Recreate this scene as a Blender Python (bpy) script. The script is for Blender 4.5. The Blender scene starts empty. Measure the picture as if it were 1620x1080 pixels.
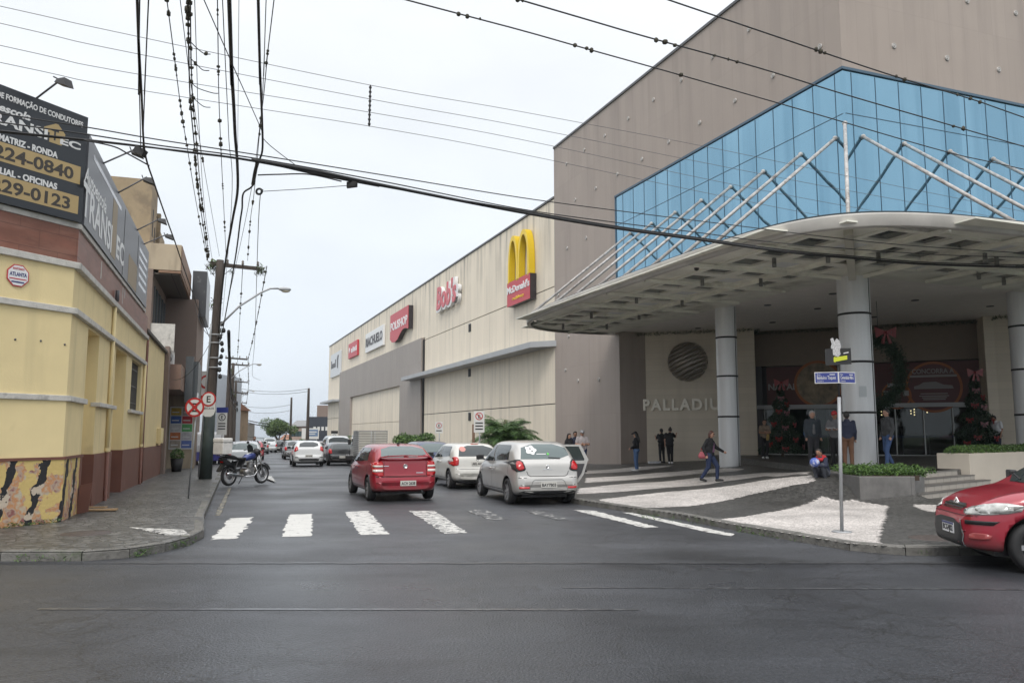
import bpy, bmesh, math, random
import numpy as np
from mathutils import Vector, Matrix
from mathutils.bvhtree import BVHTree
random.seed(7); RNG = np.random.default_rng(7)
R = math.radians
scn = bpy.context.scene
col = scn.collection

# ------------------------------------------------------------ camera
FPX, CAMH = 1266.0, 1.70
PITCH = math.atan(145 / FPX); CP, SP = math.cos(PITCH), math.sin(PITCH)
cam = bpy.data.cameras.new('camera'); camo = bpy.data.objects.new('camera', cam); col.objects.link(camo)
cam.sensor_width = 36.0; cam.lens = 36.0 * FPX / 1620.0
cam.clip_start = 0.1; cam.clip_end = 12000
camo.location = (0, 0, CAMH); camo.rotation_euler = (R(90) + PITCH, 0, 0)
scn.camera = camo

# ------------------------------------------------------------ sky, sun, exposure
SUN_EL, SUN_AZ = R(48), R(-176)          # direction the light comes from, azimuth from +Y towards +X
w = bpy.data.worlds.new("World"); scn.world = w; w.use_nodes = True
nt = w.node_tree; nt.nodes.clear()
out = nt.nodes.new('ShaderNodeOutputWorld'); bg = nt.nodes.new('ShaderNodeBackground')
sky = nt.nodes.new('ShaderNodeTexSky'); sky.sky_type = 'NISHITA'; sky.sun_disc = False
sky.sun_elevation = SUN_EL; sky.sun_rotation = SUN_AZ; sky.air_density = 1.0; sky.dust_density = 4.0; sky.ozone_density = 1.0
bg.inputs['Strength'].default_value = 0.1
# overcast: a cloud deck over the clear sky, thinner and bluer near the horizon
tc = nt.nodes.new('ShaderNodeTexCoord'); sep = nt.nodes.new('ShaderNodeSeparateXYZ')
nt.links.new(tc.outputs['Generated'], sep.inputs[0])
cr = nt.nodes.new('ShaderNodeValToRGB'); nt.links.new(sep.outputs['Z'], cr.inputs[0])
e = cr.color_ramp.elements
e[0].position = 0.0; e[0].color = (6.1, 6.7, 7.4, 1)
e[1].position = 1.0; e[1].color = (19.0, 19.3, 19.8, 1)
m = cr.color_ramp.elements.new(0.16); m.color = (7.0, 7.5, 8.0, 1)
m = cr.color_ramp.elements.new(0.42); m.color = (7.7, 8.0, 8.3, 1)
m = cr.color_ramp.elements.new(0.62); m.color = (9.3, 9.5, 9.8, 1)
no = nt.nodes.new('ShaderNodeTexNoise'); no.inputs['Scale'].default_value = 2.6; no.inputs['Detail'].default_value = 4
mp = nt.nodes.new('ShaderNodeMapping'); mp.inputs['Scale'].default_value = (1, 1, 2.6)
nt.links.new(tc.outputs['Generated'], mp.inputs[0]); nt.links.new(mp.outputs[0], no.inputs[0])
mr = nt.nodes.new('ShaderNodeMapRange'); nt.links.new(no.outputs[0], mr.inputs[0])
mr.inputs[1].default_value = 0.3; mr.inputs[2].default_value = 0.7; mr.inputs[3].default_value = 0.94; mr.inputs[4].default_value = 1.07
mul = nt.nodes.new('ShaderNodeVectorMath'); mul.operation = 'SCALE'
nt.links.new(cr.outputs[0], mul.inputs[0]); nt.links.new(mr.outputs[0], mul.inputs['Scale'])
mx = nt.nodes.new('ShaderNodeMix'); mx.data_type = 'RGBA'; mx.inputs[0].default_value = 0.93
nt.links.new(sky.outputs[0], mx.inputs[6]); nt.links.new(mul.outputs[0], mx.inputs[7])
nt.links.new(mx.outputs[2], bg.inputs[0]); nt.links.new(bg.outputs[0], out.inputs[0])
sl = bpy.data.lights.new('sun', 'SUN'); sl.energy = 1.4; sl.angle = R(22); sl.color = (1.0, 0.96, 0.9)
so = bpy.data.objects.new('sun', sl); col.objects.link(so)
sd = Vector((math.sin(SUN_AZ) * math.cos(SUN_EL), math.cos(SUN_AZ) * math.cos(SUN_EL), math.sin(SUN_EL)))
so.rotation_euler = sd.to_track_quat('Z', 'Y').to_euler(); so.location = (0, 0, 60)
scn.view_settings.view_transform = 'Standard'; scn.view_settings.look = 'None'
scn.view_settings.exposure = 0.4; scn.view_settings.gamma = 1.0; scn.view_settings.use_curve_mapping = False

# ------------------------------------------------------------ surveying: photo point -> place on the ground or on a wall
def ray(x, y):
    u = 540 - y
    return Vector((x - 810, FPX * CP - u * SP, FPX * SP + u * CP))
def G(x, y, z=0.0):
    d = ray(x, y); t = (z - CAMH) / d.z
    return Vector((d.x * t, d.y * t, z))
def AT(x, y, D):
    d = ray(x, y); t = D / d.y
    return Vector((d.x * t, D, CAMH + d.z * t))
def dirv(x):
    a = math.atan((x - 810) / math.hypot(FPX, 145)); return Vector((math.sin(a), math.cos(a)))
SD = dirv(378); MD = dirv(315); MX = Vector((MD.y, -MD.x))      # street, mall side, mall front
SXV = Vector((SD.y, -SD.x))
MC = Vector((10.934, 25.303)); MROT = math.atan2(MX.y, MX.x)
LA = Vector((-8.09, 14.553)); LROT = math.atan2(SXV.y, SXV.x)
def ML(x, y, z=0): p = MC + MX * x + MD * y; return Vector((p.x, p.y, z))
def LL(x, y, z=0): p = LA + SXV * x + SD * y; return Vector((p.x, p.y, z))
def onwall(px, py, off=0.0):            # photo point -> mall-local (y, z) on the street face, off = metres proud of it
    o = MC - MX * off; d = ray(px, py); n = MX
    k = (o.x * n.x + o.y * n.y) / (d.x * n.x + d.y * n.y)
    X, Y = d.x * k, d.y * k
    return ((X - o.x) * MD.x + (Y - o.y) * MD.y, CAMH + d.z * k)
def onfront(px, py):
    n = MD; d = ray(px, py); k = (MC.x * n.x + MC.y * n.y) / (d.x * n.x + d.y * n.y)
    X, Y = d.x * k, d.y * k
    return ((X - MC.x) * MX.x + (Y - MC.y) * MX.y, CAMH + d.z * k)
def roadz(y):
    if y < 22: return 0.0
    if y < 110: return -0.0075 * (y - 22)
    if y < 180: return -0.66 - 0.03 * (y - 110)
    if y < 900: return -2.76 - 0.055 * (y - 180)
    return -42.36

# ------------------------------------------------------------ materials
MATS = {}
def mat(name, c, rough=0.6, metal=0.0, var=0.0, vscale=3.0, stretch=(1, 1, 1), bump=0.0, bscale=40.0, c2=None, c2amt=0.5, c2thr=0.55, spec=0.5, emit=None, estr=1.0, coat=0.0, trans=0.0):
    if name in MATS: return MATS[name]
    m = bpy.data.materials.new(name); m.use_nodes = True; MATS[name] = m
    n = m.node_tree; b = n.nodes['Principled BSDF']
    b.inputs['Base Color'].default_value = (*c, 1); b.inputs['Roughness'].default_value = rough
    b.inputs['Metallic'].default_value = metal; b.inputs['Specular IOR Level'].default_value = spec
    if coat: b.inputs['Coat Weight'].default_value = coat; b.inputs['Coat Roughness'].default_value = 0.04
    if trans: b.inputs['Transmission Weight'].default_value = trans
    if emit: b.inputs['Emission Color'].default_value = (*emit, 1); b.inputs['Emission Strength'].default_value = estr
    if var or c2 or bump:
        t = n.nodes.new('ShaderNodeTexCoord'); mpp = n.nodes.new('ShaderNodeMapping'); mpp.inputs['Scale'].default_value = stretch
        n.links.new(t.outputs['Object'], mpp.inputs[0])
    last = None
    if var:
        nz = n.nodes.new('ShaderNodeTexNoise'); nz.inputs['Scale'].default_value = vscale; nz.inputs['Detail'].default_value = 6; nz.inputs['Roughness'].default_value = 0.6
        n.links.new(mpp.outputs[0], nz.inputs[0])
        r = n.nodes.new('ShaderNodeMapRange'); r.inputs[1].default_value = 0.3; r.inputs[2].default_value = 0.7; r.inputs[3].default_value = 1 - var; r.inputs[4].default_value = 1 + var
        n.links.new(nz.outputs[0], r.inputs[0])
        s = n.nodes.new('ShaderNodeVectorMath'); s.operation = 'SCALE'; s.inputs[0].default_value = c
        n.links.new(r.outputs[0], s.inputs['Scale']); last = s.outputs[0]
    if c2:
        nz2 = n.nodes.new('ShaderNodeTexNoise'); nz2.inputs['Scale'].default_value = vscale * 0.7; nz2.inputs['Detail'].default_value = 8; nz2.inputs['Roughness'].default_value = 0.65
        n.links.new(mpp.outputs[0], nz2.inputs[0])
        r2 = n.nodes.new('ShaderNodeMapRange'); r2.inputs[1].default_value = c2thr; r2.inputs[2].default_value = c2thr + 0.12; r2.inputs[3].default_value = 0; r2.inputs[4].default_value = c2amt
        n.links.new(nz2.outputs[0], r2.inputs[0])
        mm = n.nodes.new('ShaderNodeMix'); mm.data_type = 'RGBA'; n.links.new(r2.outputs[0], mm.inputs[0])
        if last: n.links.new(last, mm.inputs[6])
        else: mm.inputs[6].default_value = (*c, 1)
        mm.inputs[7].default_value = (*c2, 1); last = mm.outputs[2]
    if last: n.links.new(last, b.inputs['Base Color'])
    if bump:
        nb = n.nodes.new('ShaderNodeTexNoise'); nb.inputs['Scale'].default_value = bscale; nb.inputs['Detail'].default_value = 4
        n.links.new(mpp.outputs[0], nb.inputs[0])
        bp = n.nodes.new('ShaderNodeBump'); bp.inputs['Strength'].default_value = bump; bp.inputs['Distance'].default_value = 0.02
        n.links.new(nb.outputs[0], bp.inputs['Height']); n.links.new(bp.outputs[0], b.inputs['Normal'])
    return m
def nodes_of(m): return m.node_tree, m.node_tree.nodes['Principled BSDF']
def base_socket(m):
    n, b = nodes_of(m)
    if b.inputs['Base Color'].is_linked: return b.inputs['Base Color'].links[0].from_socket
    v = n.nodes.new('ShaderNodeRGB'); v.outputs[0].default_value = b.inputs['Base Color'].default_value; return v.outputs[0]
def add_joints(m, bw, bh, mortar, dark, offset=0.0, wall=True):
    """panel joints: brick texture in wall coordinates (x+y, z) or floor coordinates (x, y)"""
    n, b = nodes_of(m); src = base_socket(m)
    t = n.nodes.new('ShaderNodeTexCoord'); sp = n.nodes.new('ShaderNodeSeparateXYZ'); n.links.new(t.outputs['Object'], sp.inputs[0])
    cb = n.nodes.new('ShaderNodeCombineXYZ')
    if wall:
        a = n.nodes.new('ShaderNodeMath'); a.operation = 'ADD'; n.links.new(sp.outputs[0], a.inputs[0]); n.links.new(sp.outputs[1], a.inputs[1])
        n.links.new(a.outputs[0], cb.inputs[0]); n.links.new(sp.outputs[2], cb.inputs[1])
    else:
        n.links.new(sp.outputs[0], cb.inputs[0]); n.links.new(sp.outputs[1], cb.inputs[1])
    bk = n.nodes.new('ShaderNodeTexBrick'); n.links.new(cb.outputs[0], bk.inputs[0])
    bk.inputs['Color1'].default_value = (1, 1, 1, 1); bk.inputs['Color2'].default_value = (0.93, 0.93, 0.93, 1); bk.inputs['Mortar'].default_value = (dark, dark, dark, 1)
    bk.inputs['Scale'].default_value = 1; bk.inputs['Mortar Size'].default_value = mortar; bk.inputs['Brick Width'].default_value = bw; bk.inputs['Row Height'].default_value = bh
    bk.offset = offset; bk.inputs['Bias'].default_value = 0
    mm = n.nodes.new('ShaderNodeMix'); mm.data_type = 'RGBA'; mm.blend_type = 'MULTIPLY'; mm.inputs[0].default_value = 1
    n.links.new(src, mm.inputs[6]); n.links.new(bk.outputs[0], mm.inputs[7]); n.links.new(mm.outputs[2], b.inputs['Base Color'])
    return m
def add_streaks(m, c, amt=0.35, sx=2.2, sz=0.12, lo=0.52, hi=0.72):
    n, b = nodes_of(m); src = base_socket(m)
    t = n.nodes.new('ShaderNodeTexCoord'); mp_ = n.nodes.new('ShaderNodeMapping'); mp_.inputs['Scale'].default_value = (sx, sx, sz)
    n.links.new(t.outputs['Object'], mp_.inputs[0])
    z = n.nodes.new('ShaderNodeTexNoise'); z.inputs['Scale'].default_value = 1; z.inputs['Detail'].default_value = 6; n.links.new(mp_.outputs[0], z.inputs[0])
    r = n.nodes.new('ShaderNodeMapRange'); r.inputs[1].default_value = lo; r.inputs[2].default_value = hi; r.inputs[4].default_value = amt; n.links.new(z.outputs[0], r.inputs[0])
    mm = n.nodes.new('ShaderNodeMix'); mm.data_type = 'RGBA'; n.links.new(r.outputs[0], mm.inputs[0]); n.links.new(src, mm.inputs[6]); mm.inputs[7].default_value = (*c, 1)
    n.links.new(mm.outputs[2], b.inputs['Base Color']); return m

# ------------------------------------------------------------ mesh helpers
class MB:
    def __init__(s): s.v = []; s.f = []; s.mi = []; s.sm = []
    def add(s, vs, fs, mi=0, smooth=False):
        o = len(s.v); s.v += [tuple(p) for p in vs]
        for f in fs: s.f.append([i + o for i in f]); s.mi.append(mi); s.sm.append(smooth)
        return s
    def box(s, x0, x1, y0, y1, z0, z1, mi=0):
        v = [(x0, y0, z0), (x1, y0, z0), (x1, y1, z0), (x0, y1, z0), (x0, y0, z1), (x1, y0, z1), (x1, y1, z1), (x0, y1, z1)]
        return s.add(v, [(0, 3, 2, 1), (4, 5, 6, 7), (0, 1, 5, 4), (1, 2, 6, 5), (2, 3, 7, 6), (3, 0, 4, 7)], mi)
    def obox(s, c, ax, ay, az, mi=0):
        """box from centre and three half-axis vectors"""
        c, ax, ay, az = map(Vector, (c, ax, ay, az))
        v = [c + sx * ax + sy * ay + sz * az for sz in (-1, 1) for sx, sy in ((-1, -1), (1, -1), (1, 1), (-1, 1))]
        return s.add(v, [(0, 3, 2, 1), (4, 5, 6, 7), (0, 1, 5, 4), (1, 2, 6, 5), (2, 3, 7, 6), (3, 0, 4, 7)], mi)
    def bar(s, a, b, w, h, mi=0, up=(0, 0, 1)):
        a, b = Vector(a), Vector(b); d = (b - a)
        if d.length < 1e-6: return s
        u = Vector(up); x = d.cross(u)
        if x.length < 1e-4: x = d.cross(Vector((1, 0, 0)))
        x.normalize(); y = x.cross(d).normalized()
        return s.obox((a + b) / 2, x * w / 2, d / 2, y * h / 2, mi)
    def tube(s, pts, r, n=8, mi=0, cap=True, smooth=True):
        pts = [Vector(p) for p in pts]; rs = r if isinstance(r, (list, tuple)) else [r] * len(pts)
        o = len(s.v); prev = None
        for i, p in enumerate(pts):
            d = (pts[min(i + 1, len(pts) - 1)] - pts[max(i - 1, 0)]).normalized()
            if prev is None:
                x = d.cross(Vector((0, 0, 1)))
                if x.length < 1e-3: x = d.cross(Vector((0, 1, 0)))
            else: x = prev - d * prev.dot(d)
            x.normalize(); prev = x; y = d.cross(x)
            for k in range(n):
                a = 2 * math.pi * k / n; s.v.append(tuple(p + (x * math.cos(a) + y * math.sin(a)) * rs[i]))
        for i in range(len(pts) - 1):
            for k in range(n):
                k2 = (k + 1) % n
                s.f.append([o + i * n + k, o + i * n + k2, o + (i + 1) * n + k2, o + (i + 1) * n + k]); s.mi.append(mi); s.sm.append(smooth)
        if cap:
            s.f.append([o + k for k in range(n)][::-1]); s.mi.append(mi); s.sm.append(False)
            s.f.append([o + (len(pts) - 1) * n + k for k in range(n)]); s.mi.append(mi); s.sm.append(False)
        return s
    def prism(s, poly, z0, z1, mi=0):
        n = len(poly); a = sum(poly[i][0] * poly[(i + 1) % n][1] - poly[(i + 1) % n][0] * poly[i][1] for i in range(n))
        if a < 0: poly = poly[::-1]
        v = [(p[0], p[1], z0) for p in poly] + [(p[0], p[1], z1) for p in poly]
        return s.add(v, [list(range(n))[::-1], list(range(n, 2 * n))] + [(i, (i + 1) % n, n + (i + 1) % n, n + i) for i in range(n)], mi)
    def plate(s, poly, org, ax, ay, depth, mi=0):
        """2D outline poly placed at org with axes ax, ay, thickness depth towards ax x ay"""
        org, ax, ay = Vector(org), Vector(ax), Vector(ay); nz = ax.cross(ay).normalized() * depth; n = len(poly)
        a = sum(poly[i][0] * poly[(i + 1) % n][1] - poly[(i + 1) % n][0] * poly[i][1] for i in range(n))
        if a < 0: poly = poly[::-1]
        v = [org + ax * p[0] + ay * p[1] for p in poly]; v += [p + nz for p in v]
        return s.add(v, [list(range(n))[::-1], list(range(n, 2 * n))] + [(i, (i + 1) % n, n + (i + 1) % n, n + i) for i in range(n)], mi)
    def ball(s, c, r, mi=0, n=8, sq=(1, 1, 1)):
        c = Vector(c); v = []; f = []
        m_ = max(3, n // 2)
        for i in range(1, m_):
            t = math.pi * i / m_
            for k in range(n):
                a = 2 * math.pi * k / n; v.append(c + Vector((r * sq[0] * math.sin(t) * math.cos(a), r * sq[1] * math.sin(t) * math.sin(a), r * sq[2] * math.cos(t))))
        v.append(c + Vector((0, 0, r * sq[2]))); v.append(c - Vector((0, 0, r * sq[2])))
        T, B = len(v) - 2, len(v) - 1
        for i in range(m_ - 2):
            for k in range(n): k2 = (k + 1) % n; f.append((i * n + k, (i + 1) * n + k, (i + 1) * n + k2, i * n + k2))
        for k in range(n): k2 = (k + 1) % n; f.append((T, k, k2)); f.append((B, (m_ - 2) * n + k2, (m_ - 2) * n + k))
        return s.add(v, f, mi, True)
    def lathe(s, prof, c=(0, 0, 0), axis='z', n=24, mi=0, smooth=True):
        o = len(s.v); c = Vector(c)
        for (r, h) in prof:
            for k in range(n):
                a = 2 * math.pi * k / n; q = (r * math.cos(a), r * math.sin(a), h)
                if axis == 'x': q = (h, r * math.cos(a), r * math.sin(a))
                if axis == 'y': q = (r * math.sin(a), h, r * math.cos(a))
                s.v.append(tuple(c + Vector(q)))
        for i in range(len(prof) - 1):
            for k in range(n):
                k2 = (k + 1) % n; s.f.append([o + i * n + k, o + i * n + k2, o + (i + 1) * n + k2, o + (i + 1) * n + k]); s.mi.append(mi); s.sm.append(smooth)
        return s
    def xf(s, M):
        s.v = [tuple(M @ Vector(p)) for p in s.v]; return s
    def build(s, name, mats, parent=None, bevel=0.0, loc=None):
        me = bpy.data.meshes.new(name); me.from_pydata(s.v, [], s.f)
        if not isinstance(mats, (list, tuple)): mats = [mats]
        for m_ in mats: me.materials.append(m_)
        me.polygons.foreach_set('material_index', s.mi); me.polygons.foreach_set('use_smooth', s.sm); me.update()
        o = bpy.data.objects.new(name, me); col.objects.link(o)
        if parent: o.parent = parent
        if loc is not None: o.location = loc
        if bevel:
            b = o.modifiers.new('bevel', 'BEVEL'); b.width = bevel; b.segments = 2; b.limit_method = 'ANGLE'
        return o
def arr_mesh(name, V, F, mats, parent=None, smooth=False, mi=None):
    """numpy verts (n,3), faces (m,k)"""
    me = bpy.data.meshes.new(name); k = F.shape[1]
    me.vertices.add(len(V)); me.vertices.foreach_set('co', V.astype(np.float32).ravel())
    me.loops.add(F.size); me.loops.foreach_set('vertex_index', F.astype(np.int32).ravel())
    me.polygons.add(len(F)); me.polygons.foreach_set('loop_start', np.arange(0, F.size, k, dtype=np.int32))
    if mi is not None: me.polygons.foreach_set('material_index', mi.astype(np.int32))
    me.polygons.foreach_set('use_smooth', np.full(len(F), smooth))
    me.update(calc_edges=True); me.validate()
    if not isinstance(mats, (list, tuple)): mats = [mats]
    for m_ in mats: me.materials.append(m_)
    o = bpy.data.objects.new(name, me); col.objects.link(o)
    if parent: o.parent = parent
    return o
def thing(name, label, cat, loc=(0, 0, 0), rz=0.0, group=None):
    o = bpy.data.objects.new(name, None); col.objects.link(o); o.empty_display_size = 0.3
    o.location = loc; o.rotation_euler = (0, 0, rz); o['label'] = label; o['category'] = cat
    if group: o['group'] = group
    return o
def tag(o, label, cat, group=None, kind=None):
    o['label'] = label; o['category'] = cat
    if group: o['group'] = group
    if kind: o['kind'] = kind
    return o
def structure(o): o['kind'] = 'structure'; return o
def text(body, size, m_, parent=None, loc=(0, 0, 0), rot=None, ax=None, ay=None, depth=0.01, bold=0.0, width=None, align='LEFT', shear=0.0, name='lettering', space=1.0):
    cu = bpy.data.curves.new(name, 'FONT'); cu.body = body; cu.size = size; cu.extrude = depth / 2; cu.offset = bold; cu.shear = shear; cu.align_x = align; cu.space_character = space
    cu.resolution_u = 3
    tmp = bpy.data.objects.new('tmp', cu); col.objects.link(tmp)
    dg = bpy.context.evaluated_depsgraph_get(); me = bpy.data.meshes.new_from_object(tmp.evaluated_get(dg))
    bpy.data.objects.remove(tmp); me.name = name
    if width:
        xs = [v.co.x for v in me.vertices]; w_ = max(xs) - min(xs); k = width / w_
        x0 = min(xs)
        for v in me.vertices: v.co.x = (v.co.x - (x0 if align == 'LEFT' else (x0 + w_ / 2))) * k
    ax, ay = Vector(ax).normalized(), Vector(ay).normalized(); az = ax.cross(ay); lo = Vector(loc)
    for v in me.vertices: v.co = lo + ax * v.co.x + ay * v.co.y + az * v.co.z
    me.materials.clear(); me.materials.append(m_)
    o = bpy.data.objects.new(name, me); col.objects.link(o)
    if parent: o.parent = parent
    return o
def grid_sheet(name, poly, z_off, step, m_, zf, parent=None):
    """flat-ish sheet following height zf, clipped to polygon by bisecting a bmesh face"""
    bm = bmesh.new(); vs = [bm.verts.new((p[0], p[1], 0)) for p in poly]; bm.faces.new(vs)
    xs = [p[0] for p in poly]; ys = [p[1] for p in poly]
    def cuts(a, b, st):
        k = math.floor(a / st) + 1
        while k * st < b: yield k * st; k += 1
    for x in cuts(min(xs), max(xs), step[0]): bmesh.ops.bisect_plane(bm, geom=bm.verts[:] + bm.edges[:] + bm.faces[:], plane_co=(x, 0, 0), plane_no=(1, 0, 0))
    for y in cuts(min(ys), max(ys), step[1]): bmesh.ops.bisect_plane(bm, geom=bm.verts[:] + bm.edges[:] + bm.faces[:], plane_co=(0, y, 0), plane_no=(0, 1, 0))
    for v in bm.verts: v.co.z = zf(v.co.x, v.co.y) + z_off
    bmesh.ops.recalc_face_normals(bm, faces=bm.faces[:])
    if bm.faces and sum(f.normal.z for f in bm.faces) < 0: bmesh.ops.reverse_faces(bm, faces=bm.faces[:])
    me = bpy.data.meshes.new(name); bm.to_mesh(me); bm.free(); me.materials.append(m_)
    o = bpy.data.objects.new(name, me); col.objects.link(o)
    if parent: o.parent = parent
    return o
def rotz(a): return Matrix.Rotation(a, 4, 'Z')
def inpoly(X, Y, poly):
    c = np.zeros(X.shape, bool); n = len(poly); j = n - 1
    for i in range(n):
        xi, yi = poly[i][0], poly[i][1]; xj, yj = poly[j][0], poly[j][1]
        if yi != yj:
            t = ((yi > Y) != (yj > Y)) & (X < (xj - xi) * (Y - yi) / (yj - yi) + xi); c ^= t
        j = i
    return c
def leaf_cloud(centers, size, rnd, droop=0.0, aspect=2.2):
    """numpy leaves: a bent quad for each centre"""
    n = len(centers); c = np.asarray(centers)
    d = rnd.normal(size=(n, 3)); d[:, 2] -= droop; d /= np.linalg.norm(d, axis=1)[:, None]
    u = np.cross(d, rnd.normal(size=(n, 3))); u /= np.linalg.norm(u, axis=1)[:, None]
    s = size * rnd.uniform(0.6, 1.35, n)[:, None]
    a = c - d * s * 0.5; b = c + d * s * 0.5; wv = u * s / aspect / 2
    V = np.stack([a, c + wv, b, c - wv], 1).reshape(-1, 3); F = np.arange(4 * n).reshape(n, 4)
    return V, F

# ============================================================ THE GROUND
def asphalt(name, c, rough_lo, rough_hi):
    m = mat(name, c, rough=0.4, var=0.22, vscale=0.55, bump=0.6, bscale=45, c2=(c[0] * 0.6, c[1] * 0.6, c[2] * 0.62), c2amt=0.6, c2thr=0.52)
    n, b = nodes_of(m); t = n.nodes.new('ShaderNodeTexCoord')
    z = n.nodes.new('ShaderNodeTexNoise'); z.inputs['Scale'].default_value = 0.35; z.inputs['Detail'].default_value = 7
    mpp = n.nodes.new('ShaderNodeMapping'); mpp.inputs['Scale'].default_value = (0.8, 1.0, 1); n.links.new(t.outputs['Object'], mpp.inputs[0]); n.links.new(mpp.outputs[0], z.inputs[0])
    r = n.nodes.new('ShaderNodeMapRange'); r.inputs[1].default_value = 0.3; r.inputs[2].default_value = 0.7; r.inputs[3].default_value = rough_lo; r.inputs[4].default_value = rough_hi
    n.links.new(z.outputs[0], r.inputs[0]); n.links.new(r.outputs[0], b.inputs['Roughness'])
    # aggregate speckle and crazed cracks
    src = base_socket(m)
    v = n.nodes.new('ShaderNodeTexVoronoi'); v.feature = 'DISTANCE_TO_EDGE'; v.inputs['Scale'].default_value = 1.9
    wz = n.nodes.new('ShaderNodeTexNoise'); wz.inputs['Scale'].default_value = 3.0; wz.inputs['Detail'].default_value = 5
    n.links.new(t.outputs['Object'], wz.inputs[0])
    ad = n.nodes.new('ShaderNodeMix'); ad.data_type = 'RGBA'; ad.inputs[0].default_value = 0.28; n.links.new(t.outputs['Object'], ad.inputs[6]); n.links.new(wz.outputs['Color'], ad.inputs[7]); n.links.new(ad.outputs[2], v.inputs['Vector'])
    rr = n.nodes.new('ShaderNodeMapRange'); rr.inputs[1].default_value = 0.0; rr.inputs[2].default_value = 0.03; rr.inputs[3].default_value = 1; rr.inputs[4].default_value = 0; n.links.new(v.outputs['Distance'], rr.inputs[0])
    cz = n.nodes.new('ShaderNodeTexNoise'); cz.inputs['Scale'].default_value = 0.42; cz.inputs['Detail'].default_value = 3; n.links.new(t.outputs['Object'], cz.inputs[0])
    cm = n.nodes.new('ShaderNodeMapRange'); cm.inputs[1].default_value = 0.47; cm.inputs[2].default_value = 0.56; n.links.new(cz.outputs[0], cm.inputs[0])
    ml = n.nodes.new('ShaderNodeMath'); ml.operation = 'MULTIPLY'; n.links.new(rr.outputs[0], ml.inputs[0]); n.links.new(cm.outputs[0], ml.inputs[1])
    m8 = n.nodes.new('ShaderNodeMath'); m8.operation = 'MULTIPLY'; m8.inputs[1].default_value = 0.9; n.links.new(ml.outputs[0], m8.inputs[0])
    mm = n.nodes.new('ShaderNodeMix'); mm.data_type = 'RGBA'; n.links.new(m8.outputs[0], mm.inputs[0]); n.links.new(src, mm.inputs[6]); mm.inputs[7].default_value = (0.012, 0.012, 0.013, 1)
    sp = n.nodes.new('ShaderNodeTexNoise'); sp.inputs['Scale'].default_value = 26; sp.inputs['Detail'].default_value = 5; sp.inputs['Roughness'].default_value = .8; n.links.new(t.outputs['Object'], sp.inputs[0])
    sr = n.nodes.new('ShaderNodeMapRange'); sr.inputs[1].default_value = 0.35; sr.inputs[2].default_value = 0.68; sr.inputs[3].default_value = 0.5; sr.inputs[4].default_value = 1.75; n.links.new(sp.outputs[0], sr.inputs[0])
    sc = n.nodes.new('ShaderNodeVectorMath'); sc.operation = 'SCALE'; n.links.new(mm.outputs[2], sc.inputs[0]); n.links.new(sr.outputs[0], sc.inputs['Scale']); n.links.new(sc.outputs[0], b.inputs['Base Color'])
    # tar repairs, polished wheel lanes and drips: patches with a shape of their own
    src = base_socket(m); mq = n.nodes.new('ShaderNodeMapping'); mq.inputs['Scale'].default_value = (.28, .75, 1); mq.inputs['Rotation'].default_value = (0, 0, .12); n.links.new(t.outputs['Object'], mq.inputs[0])
    pn = n.nodes.new('ShaderNodeTexNoise'); pn.inputs['Scale'].default_value = 1.0; pn.inputs['Detail'].default_value = 9; pn.inputs['Roughness'].default_value = .62; n.links.new(mq.outputs[0], pn.inputs[0])
    pr_ = n.nodes.new('ShaderNodeValToRGB'); n.links.new(pn.outputs[0], pr_.inputs[0]); el = pr_.color_ramp.elements; el[0].position = .34; el[0].color = (.55, .55, .56, 1); el[1].position = .66; el[1].color = (1.45, 1.45, 1.44, 1)
    for p_, c_ in ((.40, .78), (.44, 1.0), (.56, 1.0), (.60, 1.25)): q_ = el.new(p_); q_.color = (c_, c_, c_, 1)
    mm = n.nodes.new('ShaderNodeVectorMath'); mm.operation = 'MULTIPLY'; n.links.new(src, mm.inputs[0]); n.links.new(pr_.outputs[0], mm.inputs[1]); n.links.new(mm.outputs[0], b.inputs['Base Color'])
    return m
M_ASPH = asphalt('worn_asphalt', (0.040, 0.042, 0.047), 0.30, 0.58)
M_ASPH2 = asphalt('wet_asphalt', (0.030, 0.032, 0.037), 0.20, 0.5)
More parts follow.
